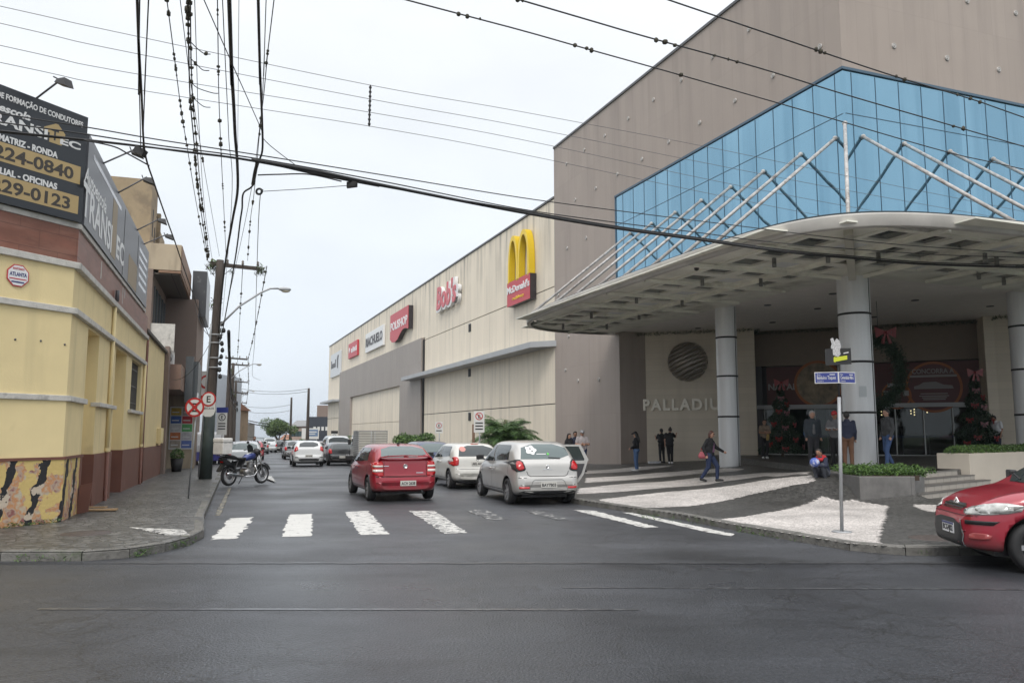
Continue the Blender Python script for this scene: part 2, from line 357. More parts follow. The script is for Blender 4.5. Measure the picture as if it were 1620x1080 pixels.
def cobble(name, c, gap, scale, var, rough=0.6, dirt=None):
    m = mat(name, c, rough=rough); n, b = nodes_of(m); t = n.nodes.new('ShaderNodeTexCoord')
    v = n.nodes.new('ShaderNodeTexVoronoi'); v.feature = 'DISTANCE_TO_EDGE'; v.inputs['Scale'].default_value = scale; n.links.new(t.outputs['Object'], v.inputs['Vector'])
    v2 = n.nodes.new('ShaderNodeTexVoronoi'); v2.inputs['Scale'].default_value = scale; n.links.new(t.outputs['Object'], v2.inputs['Vector'])
    sp = n.nodes.new('ShaderNodeSeparateColor'); n.links.new(v2.outputs['Color'], sp.inputs[0])
    r = n.nodes.new('ShaderNodeMapRange'); r.inputs[3].default_value = 1 - var; r.inputs[4].default_value = 1 + var; n.links.new(sp.outputs[0], r.inputs[0])
    s = n.nodes.new('ShaderNodeVectorMath'); s.operation = 'SCALE'; s.inputs[0].default_value = c; n.links.new(r.outputs[0], s.inputs['Scale'])
    g = n.nodes.new('ShaderNodeMapRange'); g.inputs[1].default_value = 0.01; g.inputs[2].default_value = 0.10; n.links.new(v.outputs['Distance'], g.inputs[0])
    mm = n.nodes.new('ShaderNodeMix'); mm.data_type = 'RGBA'; n.links.new(g.outputs[0], mm.inputs[0]); mm.inputs[6].default_value = (*gap, 1); n.links.new(s.outputs[0], mm.inputs[7])
    nz = n.nodes.new('ShaderNodeTexNoise'); nz.inputs['Scale'].default_value = 0.8; nz.inputs['Detail'].default_value = 6; n.links.new(t.outputs['Object'], nz.inputs[0])
    r3 = n.nodes.new('ShaderNodeMapRange'); r3.inputs[1].default_value = 0.35; r3.inputs[2].default_value = 0.7; r3.inputs[3].default_value = 1.1; r3.inputs[4].default_value = 0.72; n.links.new(nz.outputs[0], r3.inputs[0])
    s2 = n.nodes.new('ShaderNodeVectorMath'); s2.operation = 'SCALE'; n.links.new(mm.outputs[2], s2.inputs[0]); n.links.new(r3.outputs[0], s2.inputs['Scale']); n.links.new(s2.outputs[0], b.inputs['Base Color'])
    bp = n.nodes.new('ShaderNodeBump'); bp.inputs['Strength'].default_value = 0.6; bp.inputs['Distance'].default_value = 0.01; n.links.new(g.outputs[0], bp.inputs['Height']); n.links.new(bp.outputs[0], b.inputs['Normal'])
    return m
M_STONE_W = cobble('white_mosaic_stone', (0.56, 0.52, 0.49), (0.30, 0.28, 0.26), 15.0, 0.16)
M_STONE_B = cobble('black_mosaic_stone', (0.080, 0.078, 0.073), (0.035, 0.034, 0.032), 15.0, 0.45, rough=0.42)
M_STONE_S = cobble('grey_sidewalk_stone', (0.10, 0.098, 0.094), (0.028, 0.03, 0.026), 7.5, 0.5, rough=0.4)
M_KERB = mat('kerb_granite', (0.125, 0.12, 0.11), rough=0.75, var=0.3, vscale=5, bump=0.6, bscale=25, c2=(0.07, 0.085, 0.05), c2amt=0.7, c2thr=0.54)
M_GRASSY = mat('distant_land', (0.06, 0.085, 0.05), rough=0.9, var=0.4, vscale=0.01)
M_CONC = mat('concrete', (0.30, 0.29, 0.27), rough=0.85, var=0.18, vscale=2.5, bump=0.2)
M_PAINT = mat('road_paint', (0.60, 0.59, 0.56), rough=0.6)
def worn_paint(name, amt, col_=(0.55, 0.54, 0.51)):
    m = mat(name, col_, rough=0.48, var=0.1, vscale=4); n, b = nodes_of(m); src = base_socket(m)
    t = n.nodes.new('ShaderNodeTexCoord'); z = n.nodes.new('ShaderNodeTexNoise'); z.inputs['Scale'].default_value = 7; z.inputs['Detail'].default_value = 8; z.inputs['Roughness'].default_value = 0.72
    n.links.new(t.outputs['Object'], z.inputs[0])
    r = n.nodes.new('ShaderNodeMapRange'); r.inputs[1].default_value = amt - 0.03; r.inputs[2].default_value = amt + 0.03; n.links.new(z.outputs[0], r.inputs[0])
    mm = n.nodes.new('ShaderNodeMix'); mm.data_type = 'RGBA'; n.links.new(r.outputs[0], mm.inputs[0]); mm.inputs[6].default_value = (0.045, 0.046, 0.05, 1); n.links.new(src, mm.inputs[7])
    n.links.new(mm.outputs[2], b.inputs['Base Color']); return m
M_WP = [worn_paint('road_paint_light_wear', 0.37), worn_paint('road_paint_medium_wear', 0.43), worn_paint('road_paint_heavy_wear', 0.48), worn_paint('road_paint_nearly_gone', 0.57)]

# ground: one sheet to the horizon
xs = [-6000, -2500, -900, -300, -120, -50, 0, 50, 120, 300, 900, 2500, 6000]
ys = [-400, -60, 0, 22, 60, 110, 180, 260, 340, 420, 500, 580, 660, 740, 820, 900, 1300, 2500, 5000, 9500]
mb = MB(); mb.add([(x, y, roadz(y) - 0.05) for y in ys for x in xs], [(j * len(xs) + i, j * len(xs) + i + 1, (j + 1) * len(xs) + i + 1, (j + 1) * len(xs) + i) for j in range(len(ys) - 1) for i in range(len(xs) - 1)])
structure(mb.build('ground', M_GRASSY))
mb = MB()                                   # low hills on the horizon
hp = []
for i in range(61):
    x = -5200 + i * 170; hp.append((x, 5200 + 300 * math.sin(i), -42 + 8 + 9 * math.sin(i * 0.7) + 6 * math.sin(i * 1.9 + 1)))
v = [(x, y - 900, -43) for x, y, z in hp] + hp + [(x, y + 900, -43) for x, y, z in hp]; n = len(hp)
mb.add(v, [(r * n + i, r * n + i + 1, (r + 1) * n + i + 1, (r + 1) * n + i) for r in range(2) for i in range(n - 1)], 0, True)
structure(mb.build('hills', M_GRASSY))

def rz_(x, y): return roadz(y)
structure(grid_sheet('cross_street', [(-60, -14), (60, -14), (60, 10.78), (-60, 10.78)], 0.0, (200, 200), M_ASPH2, rz_))
structure(grid_sheet('street', [(-20, 10.76), (22, 10.76), (22, 24), (-113, 345), (-135, 345), (-30, 60), (-20, 20)], 0.004, (400, 8), M_ASPH, rz_))
structure(grid_sheet('side_yard', [(-16, 36), (-13.5, 36.5), (-110, 330), (-190, 330), (-60, 30)], -0.01, (400, 8), M_CONC, rz_))
# worn seam where the street's asphalt ends against the cross street
mb = MB(); N = 120; up = []; lo = []
for i in range(N + 1):
    x = -5.2 + 13.5 * i / N; j = 0.02 * math.sin(i * 0.9) + random.uniform(-0.05, 0.05)
    up.append((x, 10.83 + j * .5 + random.uniform(0, .05), 0.0055)); lo.append((x, 10.77 + j * .4, 0.0055))
mb.add(up + lo, [(N + 1 + i, N + 2 + i, i + 1, i) for i in range(N)]); structure(mb.build('asphalt_seam', mat('seam_mortar', (0.056, 0.057, 0.06), rough=0.36, var=0.4, vscale=6)))
# old faded centre line of the cross street
mb = MB(); a = G(60, 963); b = G(1010, 964); N = 60
mb.add([(a.x + (b.x - a.x) * i / N, a.y + (b.y - a.y) * i / N + s * 0.035 + random.uniform(-.006, .006), 0.004) for s in (-1, 1) for i in range(N + 1)], [(i, i + 1, N + 2 + i, N + 1 + i) for i in range(N)])
a = G(890, 929); b = G(1620, 932)
mb.add([(a.x + (b.x - a.x) * i / N, a.y + (b.y - a.y) * i / N + s * 0.03 + random.uniform(-.006, .006), 0.004) for s in (-1, 1) for i in range(N + 1)], [(i, i + 1, N + 2 + i, N + 1 + i) for i in range(N)])
M_GH = worn_paint('ghost_line_paint', 0.50, (0.085, 0.087, 0.092)); nodes_of(M_GH)[1].inputs['Roughness'].default_value = .3; structure(mb.build('faded_street_line', M_GH))

# crosswalk bars and edge lines, each with a ragged outline
def marking(name, quad, m_, z=0.009, jag=0.03):
    P = [G(*q) for q in quad]; out_ = []
    for i in range(len(P)):
        a, b = P[i], P[(i + 1) % len(P)]; k = max(2, int((b - a).length / 0.12))
        for j in range(k):
            p = a.lerp(b, j / k); q = jag if j else jag * .3
            out_.append((p.x + random.uniform(-q, q), p.y + random.uniform(-q, q) * 1.2))
    mb_ = MB(); mb_.prism(out_, z - 0.003, z); return structure(mb_.build(name, m_))
marking('crosswalk_bar', [(333, 854), (374, 852), (402, 818), (364, 820)], M_WP[0], jag=.05)
marking('crosswalk_bar', [(446, 849), (493, 848), (494, 813), (458, 814)], M_WP[0])
marking('crosswalk_bar', [(571, 846), (615, 845), (582, 808), (545, 810)], M_WP[1])
marking('crosswalk_bar', [(703, 844), (740, 843), (687, 808), (647, 808)], M_WP[2])
marking('crosswalk_bar', [(738, 808), (767, 806), (803, 822), (778, 823)], M_WP[3])
marking('crosswalk_bar', [(830, 808), (850, 807), (900, 822), (880, 823)], M_WP[3])
marking('crosswalk_bar', [(908, 807), (940, 808), (1042, 834), (1020, 835)], M_WP[1])
marking('edge_line', [(985, 811), (1000, 811), (1162, 845), (1156, 848), (1120, 842)], M_WP[1], jag=.02)
marking('edge_line', [(340, 815), (349, 815), (366, 772), (361, 772)], worn_paint('yellow_kerb_paint', 0.53, (0.30, 0.26, 0.17)), jag=.02)
marking('edge_line', [(422, 757), (436, 762), (430, 753), (420, 752)], M_WP[2], jag=.02)

# ------------------------------------------------------------ kerbs and pavements
def kerb(name, pts, w_=0.16, h0=-0.05, h1=0.13, step=1.0):
    """a row of kerb stones following a polyline; the inner side lies to the left of travel"""
    P = [Vector((p[0], p[1])) for p in pts]; Q = [P[0]]
    for a, b in zip(P, P[1:]):
        k = max(1, int((b - a).length / step))
        for j in range(1, k + 1): Q.append(a.lerp(b, j / k))
    mb_ = MB(); NRM = []
    for i in range(len(Q)):
        d = (Q[min(i + 1, len(Q) - 1)] - Q[max(i - 1, 0)]).normalized(); NRM.append(Vector((-d.y, d.x)))
    for i in range(len(Q) - 1):
        a, b = Q[i], Q[i + 1]; g = 0.006; d = (b - a).normalized() * g; a2, b2 = a + d, b - d; hh = random.uniform(-.006, .006)
        za, zb = roadz(a.y) + h1 + hh, roadz(b.y) + h1 + hh; ia, ib = a2 + NRM[i] * w_, b2 + NRM[i + 1] * w_; ca, cb_ = a2 + NRM[i] * .025, b2 + NRM[i + 1] * .025
        v = [(a2.x, a2.y, za - .2), (b2.x, b2.y, zb - .2), (b2.x, b2.y, zb - .025), (a2.x, a2.y, za - .025), (cb_.x, cb_.y, zb), (ca.x, ca.y, za), (ib.x, ib.y, zb), (ia.x, ia.y, za), (ib.x, ib.y, zb - .2), (ia.x, ia.y, za - .2)]
        mb_.add(v, [(0, 1, 2, 3), (3, 2, 4, 5), (5, 4, 6, 7), (7, 6, 8, 9), (0, 3, 5, 7, 9), (1, 8, 6, 4, 2)])
    return structure(mb_.build(name, M_KERB))
LK = [(-30, 9.6), (-9, 10.9), (-6.83, 10.94), (-5.75, 10.95), (-5.25, 11.25), (-5.0, 11.8), (-4.93, 12.5), (-5.05, 13.4)] + [tuple(LL(2.4, y)[:2]) for y in (0.6, 5, 10, 20, 40, 80, 130, 200)]
kerb('kerb_left', LK)
RKpx = [(920, 798), (1002, 811), (1078, 822), (1167, 840), (1256, 855.6), (1344, 871), (1433, 878.7), (1518, 879)]
RKn = [tuple(G(*p)[:2]) for p in RKpx]
RK = [(RKn[0][0] - 0.352 * t, RKn[0][1] + 0.936 * t) for t in (200, 120, 60, 30, 12, 4)] + RKn + [(9.5, 11.7), (13, 12.9), (32, 20.3)]
kerb('kerb_right', RK)
LS = LK[:8] + LK[8:] + [tuple(LL(-0.2, 200)[:2]), tuple(LL(-0.2, 20)[:2]), tuple(LL(-4, 0)[:2]), (-30, 12.5)]
structure(grid_sheet('sidewalk_left', LS, 0.128, (0.9, 0.9), M_STONE_S, lambda x, y: roadz(y) + 0.006 * math.sin(x * 3) * math.cos(y * 2.1)))
# manhole cover, kerb ramp patch and grass tufts on the left corner
mp_ = G(137, 843, 0.13); mb = MB(); mb.lathe([(0, .012), (.30, .012), (.31, .004), (.37, .004), (.38, -.01)], (mp_.x, mp_.y, .13), n=28)
structure(mb.build('manhole_cover', mat('rusty_iron', (0.055, 0.042, 0.036), rough=0.6, var=0.3, vscale=20)))
mb = MB(); q = [G(*p, .13) for p in [(205, 834), (290, 838), (300, 846), (262, 846), (240, 841)]]; mb.prism([(p.x, p.y) for p in q], .131, .1365)
structure(mb.build('pavement_paint_patch', M_WP[2]))

# plaza terrain: thin plate spline through surveyed heights
CTL = [(8.1, 18.95, .14), (8.0, 20.2, .56), (7.5, 19.6, .34), (7.0, 18.6, .13), (6.4, 24.5, .18), (8.3, 31.3, .38), (7.2, 37.3, .30), (5.9, 40, .22), (5.3, 34.4, .12), (12.1, 39, .5), (11.0, 25.3, .66), (9.6, 21.0, .70), (14, 24, .70), (13, 33, .68), (16, 30, .70), (20, 34, .72), (25, 32, .72), (10, 30, .52), (24, 26, .72),
       (2, 22, .13), (1, 28, .11), (0, 36, .06), (-3, 45, .0), (4, 20, .13), (4.5, 15.5, .13), (7, 14, .13), (8.0, 17, .13), (5, 28, .12), (2, 40, .05), (9.2, 22.5, .70), (9.5, 16, .13), (13, 17, .13), (4, 46, .0), (10.0, 36, .45)]
cx = np.array([(a, b) for a, b, _ in CTL]); cz_ = np.array([c for *_, c in CTL]); nC = len(CTL)
def phi(r2): return np.where(r2 > 1e-9, 0.5 * r2 * np.log(np.maximum(r2, 1e-9)), 0)
K = phi(((cx[:, None] - cx[None]) ** 2).sum(-1)) + np.eye(nC) * 0.4; Pm = np.c_[np.ones(nC), cx]
sol = np.linalg.solve(np.block([[K, Pm], [Pm.T, np.zeros((3, 3))]]), np.r_[cz_, 0, 0, 0])
ST0 = Vector((9.54, 19.2)); STD = Vector((.764, .645)).normalized(); STN = Vector((-STD.y, STD.x))    # foot of the stairs, their direction, inward normal
def plaza_np(X, Y):
    r2 = (X[..., None] - cx[:, 0]) ** 2 + (Y[..., None] - cx[:, 1]) ** 2
    z = phi(r2) @ sol[:nC] + sol[nC] + sol[nC + 1] * X + sol[nC + 2] * Y
    z = np.clip(z, .10 - .0 * X, .70)
    kz = np.where(Y > 22, -0.0075 * (Y - 22), 0) + .113
    # distance to the kerb blends down to the kerb top
    P = np.array(RK); d = np.full(X.shape, 1e9)
    for i in range(len(P) - 1):
        a, b = P[i], P[i + 1]; ab = b - a; t = np.clip(((X - a[0]) * ab[0] + (Y - a[1]) * ab[1]) / (ab @ ab), 0, 1)
        d = np.minimum(d, np.hypot(X - a[0] - ab[0] * t, Y - a[1] - ab[1] * t))
    s = np.clip(d / 2.5, 0, 1); s = s * s * (3 - 2 * s); z = kz * (1 - s) + z * s
    front = ((X - ST0.x) * STN.x + (Y - ST0.y) * STN.y < 0.72) & (X > 9.45)
    z = np.where(front, .125, z)
    hi = ((X - ST0.x) * STN.x + (Y - ST0.y) * STN.y >= 0.72) & (X > 9.45); z = np.where(hi, np.maximum(z, .66), z)
    return z
def pz(x, y): return float(plaza_np(np.array([float(x)]), np.array([float(y)]))[0])
def GP(px, py):                                   # photo point -> plaza surface
    z = .15
    for _ in range(40):
        p = G(px, py, z); z = z * .6 + .4 * pz(p.x, p.y)
    return Vector((p.x, p.y, z))
def SPX(pts): return [tuple(GP(900 + x / 2.25, 660 + y / 2.25)[:2]) for x, y in pts]
kerbpx = lambda a, b: [((px - 900) * 2.25, (py - 660) * 2.25) for px, py in RKpx if a <= px <= b]
STR = [SPX([(430, 372), (560, 360), (640, 350), (740, 333), (850, 305), (900, 281), (970, 264), (1010, 276), (1050, 300), (1135, 313), (1097, 462), (1000, 462), (800, 430), (600, 396), (480, 382)]),
       SPX([(104, 292), (220, 278), (350, 264), (560, 245), (700, 222), (860, 206), (880, 226), (780, 245), (700, 262), (620, 280), (550, 297), (480, 308), (400, 317), (300, 321), (230, 319), (150, 305)]),
       SPX([(35, 252), (150, 240), (250, 232), (450, 215), (700, 196), (860, 192), (850, 202), (700, 208), (560, 226), (400, 246), (200, 263), (30, 272)]),
       SPX([(60, 215), (300, 198), (480, 184), (560, 180), (625, 183), (600, 190), (450, 201), (280, 216), (60, 232)]),
       SPX([(60, 189), (220, 177), (372, 170), (360, 174), (250, 188), (60, 200)]),
       SPX([(1225, 310), (1262, 330), (1330, 342), (1420, 346), (1500, 330), (1400, 318)]),
       [(RKn[-1][0] + 1.5, 12.2), (11, 12.8), (13, 15.5), (10.6, 15.4)]]
stp = 0.075; gx = np.arange(-1.2, 30, stp); gy = np.arange(11.0, 46, stp)
GX, GY = np.meshgrid(gx, gy); GZ = plaza_np(GX, GY)
V = np.stack([GX, GY, GZ], -1).reshape(-1, 3); nx = len(gx)
I, J = np.meshgrid(np.arange(nx - 1), np.arange(len(gy) - 1)); F = np.stack([J * nx + I, J * nx + I + 1, (J + 1) * nx + I + 1, (J + 1) * nx + I], -1).reshape(-1, 4)
CX = GX[:-1, :-1].ravel() + stp / 2; CY = GY[:-1, :-1].ravel() + stp / 2
RKp = [(p[0], p[1]) for p in RK]
plz = RKp[3:] + [(60, 60), (20, 60)]
keep = inpoly(CX, CY, plz)
# keep only what is left of the stair void and outside the mall's solid block
mloc = np.stack([(CX - MC.x) * MX.x + (CY - MC.y) * MX.y, (CX - MC.x) * MD.x + (CY - MC.y) * MD.y], -1)
keep &= ~((mloc[:, 0] > 0.4) & (mloc[:, 1] > 16.2))
# pull the outermost row onto the kerb
F = F[keep]; CX = CX[keep]; CY = CY[keep]
mi = np.zeros(len(F)); jx = CX + RNG.normal(size=CX.shape) * .012; jy = CY + RNG.normal(size=CX.shape) * .012
for s in STR: mi[inpoly(jx, jy, s)] = 1
structure(arr_mesh('plaza_pavement', V, F, [M_STONE_B, M_STONE_W], smooth=True, mi=mi))
far = [(RK[0][0], RK[0][1]), (RK[1][0], RK[1][1]), (RK[2][0], RK[2][1]), (RK[3][0], RK[3][1]), tuple(ML(0.5, 14)[:2]), tuple(ML(0.5, 140)[:2]), tuple(ML(0.5, 200)[:2])]
structure(grid_sheet('sidewalk_right', far, 0.10, (300, 6), M_STONE_B, rz_))

# ============================================================ SHOPPING MALL
def cladding(name, c, bw, bh, streak, amt, mortar=0.012, dark=0.72):
    m = mat(name, c, rough=0.55, var=0.04, vscale=0.4); add_joints(m, bw, bh, mortar, dark); add_streaks(m, streak, amt); return m
M_BROWN = cladding('brown_metal_cladding', (0.345, 0.288, 0.25), 0.72, 2.7, (0.15, 0.12, 0.10), 0.18, mortar=0.01, dark=0.86)
M_BEIGE = cladding('beige_concrete_panels', (0.76, 0.675, 0.545), 0.62, 6.6, (0.36, 0.33, 0.27), 0.4, mortar=0.012, dark=0.93)
M_BEIGE2 = cladding('cream_tile_wall', (0.62, 0.55, 0.45), 0.60, 0.30, (0.35, 0.31, 0.25), 0.2, mortar=0.006, dark=0.80)
M_GREYB = cladding('taupe_cladding', (0.31, 0.275, 0.248), 0.5, 4.2, (0.17, 0.14, 0.12), 0.2, mortar=0.01, dark=0.85)
M_GLASSB = mat('blue_mirror_glass', (0.245, 0.43, 0.555), rough=0.03, metal=0.92, spec=0.8)
n_, b_ = nodes_of(M_GLASSB); add_streaks(M_GLASSB, (0.13, 0.27, 0.38), 0.55, 1.4, 0.10, 0.5, 0.75)
M_MULL = mat('dark_mullion', (0.05, 0.10, 0.15), rough=0.4)
M_CREAM = mat('cream_painted_steel', (0.46, 0.44, 0.36), rough=0.45, var=0.12, vscale=1.5)
M_WHITEM = mat('weathered_white_tube', (0.40, 0.385, 0.37), rough=0.4, var=0.35, vscale=6, c2=(0.16, 0.10, 0.07), c2amt=0.6, c2thr=0.52)
M_CGLASS = mat('dirty_canopy_glass', (0.03, 0.04, 0.045), rough=0.15)
M_DGREY = mat('dark_grey_metal', (0.09, 0.09, 0.095), rough=0.45, metal=0.3)
M_ALU = mat('brushed_aluminium', (0.66, 0.665, 0.67), rough=0.42, metal=0.2, var=0.08, vscale=1.2, stretch=(4, 4, .4))
M_CEIL = mat('ceiling_plaster', (0.78, 0.74, 0.69), rough=0.8, var=0.05)
M_BLACK = mat('black_joint', (0.012, 0.012, 0.013), rough=0.6)
M_DARK = mat('dark_recess', (0.02, 0.02, 0.02), rough=0.7)
M_LGREY = mat('light_grey_metal', (0.36, 0.37, 0.38), rough=0.5, var=0.08, vscale=1)
mall = thing('shopping_mall', 'huge beige and brown shopping mall with blue glass corner and curved entrance canopy', 'shopping mall', (MC.x, MC.y, 0), MROT)
H = 18.8; ZB = 6.78
# upper block over the entrance, cut to a diagonal recess below
FOOT = [(0.02, 0.02), (0.02, 15.4), (0.8, 16.0), (5.5, 12.0), (6.4, 13.2), (13.2, 5.7), (12.6, 4.9), (16.5, .6), (15.4, .02)]
mb = MB(); mb.box(0, 23.2, 0, 23.2, ZB + .35, H)
mb.build('upper_block', M_BROWN, mall)
mb = MB(); mb.box(0, 30, 15.42, 23.2, -0.6, ZB + .35); mb.build('brown_wall', M_BROWN, mall)
mb = MB(); mb.box(-.06, 23.3, -.06, 23.2, H, H + .12); mb.build('roof_coping', M_DGREY, mall)
# beige long wall, split by its grooves (real gaps)
def wallband(y0, y1, zs, x=0.0, m_=M_BEIGE, name='beige_wall'):
    mb_ = MB()
    for a, b in zip(zs, zs[1:]): mb_.box(x, 12, y0, y1, a + (.03 if a > 0 else 0), b - .03)
    mb_.box(x + .06, 11.9, y0 + .01, y1 - .01, zs[0] + .1, zs[-1] - .1, 1); return mb_.build(name, [m_, M_BLACK], mall)
wallband(23.2, 52.8, [-1.2, 3.42, 10.38, 15.75], 0.02)
wallband(52.8, 113.0, [10.62, 15.75], 0.02)
wallband(100.2, 113.0, [-2.5, 4.0, 10.62], 0.02)
mb = MB(); mb.box(-.05, 12.1, 23.2, 113.1, 15.75, 15.87); mb.build('roof_coping', M_DGREY, mall)
mb = MB()
mb.box(-.25, 8, 53.1, 61.6, -1.5, 10.6); mb.box(-.25, 8, 90.8, 100.2, -1.5, 10.6); mb.box(-.25, 8, 61.6, 90.8, 6.6, 10.6)
mb.build('taupe_portal', M_GREYB, mall)
mb = MB(); mb.box(-.1, 8, 52.75, 53.1, -1.5, 10.4); mb.build('painted_shadow_slit', M_BLACK, mall)  # solid black strip colours in the shadow of the slit
mb = MB(); mb.box(.05, 8, 61.6, 90.8, -1.5, 2.9); mb.box(.05, 8, 61.6, 90.8, 2.94, 6.6); mb.build('inset_panel', M_BEIGE, mall)
mb = MB()
mb.prism([(0, 23.0), (-1.15, 24.2), (-1.15, 57.2), (0, 57.2)], 6.78, 7.12); mb.build('wall_canopy', M_LGREY, mall)
mb = MB(); mb.prism([(0, 99.9), (-1.15, 100.5), (-1.15, 114), (0, 114.0)], 6.4, 6.7); mb.build('wall_canopy', M_LGREY, mall)
for (y, z) in ((39.3, 9.85), (39.3, 6.35), (39.2, 2.96)):
    mb = MB(); mb.box(-.02, .03, y - .28, y + .28, z - .3, z + .3); mb.box(-.035, -.02, y - .3, y + .3, z + .3, z + .34, 1); mb.build('vent_opening', [M_DARK, M_LGREY], mall)
mb = MB(); mb.box(-.12, .0, 31.2, 31.4, .0, 2.6); mb.build('rusty_conduit', mat('brown_conduit', (0.16, 0.10, 0.07), rough=0.7), mall)
# cladding anchors (round caps)
anch = [(740, 95), (967, 150), (623, 183), (817, 243), (523, 257), (695, 323), (434, 320), (353, 380), (582, 393), (278, 435), (483, 455), (212, 480), (397, 510), (155, 525), (318, 558), (249, 603), (183, 640), (218, 762), (157, 795), (128, 945)]
capm = mat('pale_steel_cap', (0.42, 0.40, 0.38), rough=0.5)
def cap(c, ax):
    mb_ = MB(); mb_.lathe([(0, -.05), (.03, -.05), (.035, -.03), (.06, -.03), (.07, -.045), (.09, -.045), (.095, 0.0)], c, axis=ax, n=14); mb_.build('anchor_cap', capm, mall)
for a, b in anch:
    y, z = onwall(820 + a / 2.025, b / 2.025)
    if z > 7.2 and y > 0.2: cap((0, y, z), 'x')
for a, b in [(1437, 5), (1592, 43), (1202, 148), (1372, 187), (1538, 224)]:
    x, z = onfront(820 + a / 2.025, b / 2.025); cap((x, 0, z), 'y')
for x_, y_ in ((895, 585), (915, 602), (948, 600), (932, 522), (900, 532), (886, 478)):
    y, z = onwall(x_, y_); cap((0, y, z), 'x')
# glass corner: panes as one curtain wall with mullions
ZG = 13.62
mb = MB(); mb.box(-.06, 0.0, -.06, 15.43, ZB + .3, ZG); mb.box(0.0, 15.43, -.06, 0.0, ZB + .3, ZG); mb.build('curtain_wall', M_GLASSB, mall)
mb = MB()
for i in range(15): mb.box(-.075, -.06, i * 1.03 - .007 + .3, i * 1.03 + .007 + .3, ZB + .35, ZG - .05); mb.box(i * 1.03 + .293, i * 1.03 + .307, -.075, -.06, ZB + .35, ZG - .05)
for z in (12.12,): mb.box(-.074, -.06, 0, 15.4, z, z + .02); mb.box(0, 15.4, -.074, -.06, z, z + .02)
mb.build('mullions', M_MULL, mall)
mb = MB(); mb.box(-.12, -.0, -.12, 15.5, ZG, ZG + .09); mb.box(0, 15.5, -.12, 0, ZG, ZG + .09); mb.box(-.10, 0, 15.43, 15.5, ZB + .3, ZG); mb.build('glass_frame', M_MULL, mall)
n_, b_ = nodes_of(M_GLASSB); t_ = n_.nodes.new('ShaderNodeTexCoord'); z_ = n_.nodes.new('ShaderNodeTexNoise'); z_.inputs['Scale'].default_value = .55; z_.inputs['Detail'].default_value = 1; n_.links.new(t_.outputs['Object'], z_.inputs[0])
bp_ = n_.nodes.new('ShaderNodeBump'); bp_.inputs['Strength'].default_value = .16; bp_.inputs['Distance'].default_value = .12; n_.links.new(z_.outputs[0], bp_.inputs['Height']); n_.links.new(bp_.outputs[0], b_.inputs['Normal'])
add_joints(M_GLASSB, 1.03, 40, .0, 1.0); [q.inputs.__getitem__('Color2').__setattr__('default_value', (.80, .84, .86, 1)) for q in n_.nodes if q.type == 'TEX_BRICK']
# rain stains hanging from the roof edge of the long wall and tower
def top_stain(m, zt, depth, c, amt):
    n, b = nodes_of(m); src = base_socket(m); t = n.nodes.new('ShaderNodeTexCoord'); s_ = n.nodes.new('ShaderNodeSeparateXYZ'); n.links.new(t.outputs['Object'], s_.inputs[0])
    mp_ = n.nodes.new('ShaderNodeMapping'); mp_.inputs['Scale'].default_value = (1.1, 1.1, .10); n.links.new(t.outputs['Object'], mp_.inputs[0]); z = n.nodes.new('ShaderNodeTexNoise'); z.inputs['Scale'].default_value = 1.3; z.inputs['Detail'].default_value = 8; n.links.new(mp_.outputs[0], z.inputs[0])
    a = n.nodes.new('ShaderNodeMapRange'); a.inputs[1].default_value = zt - depth; a.inputs[2].default_value = zt; n.links.new(s_.outputs[2], a.inputs[0])
    r = n.nodes.new('ShaderNodeMapRange'); r.inputs[1].default_value = .48; r.inputs[2].default_value = .68; n.links.new(z.outputs[0], r.inputs[0])
    k = n.nodes.new('ShaderNodeMath'); k.operation = 'MULTIPLY'; n.links.new(a.outputs[0], k.inputs[0]); n.links.new(r.outputs[0], k.inputs[1]); k2 = n.nodes.new('ShaderNodeMath'); k2.operation = 'MULTIPLY'; k2.inputs[1].default_value = amt; n.links.new(k.outputs[0], k2.inputs[0])
    mm = n.nodes.new('ShaderNodeMix'); mm.data_type = 'RGBA'; n.links.new(k2.outputs[0], mm.inputs[0]); n.links.new(src, mm.inputs[6]); mm.inputs[7].default_value = (*c, 1); n.links.new(mm.outputs[2], b.inputs['Base Color'])
top_stain(M_BEIGE, 15.8, 4.5, (.13, .11, .09), .75); top_stain(M_BROWN, 18.8, 6, (.13, .11, .10), .3)
# ceiling, fascia beams
mb = MB(); mb.prism(FOOT, ZB - .02, ZB + .36); mb.build('ceiling', M_CEIL, mall)
mb = MB(); mb.box(-.35, .02, -.35, 15.6, ZB - .05, ZB + .30); mb.box(.02, 15.6, -.35, .02, ZB - .05, ZB + .30); mb.build('fascia_beam', mat('grey_fascia', (0.30, 0.29, 0.27), rough=0.5), mall)
for (x, y) in [(2, 3), (4, 6), (2, 9), (6, 3), (8, 7), (10, 3), (5, 10), (3, 13), (9, 1), (12, 2), (1.5, 6)]:
    mb = MB(); mb.lathe([(0, ZB - .045), (.14, ZB - .045), (.15, ZB - .015)], (x, y, 0), n=12); mb.build('ceiling_lamp', M_DGREY, mall)
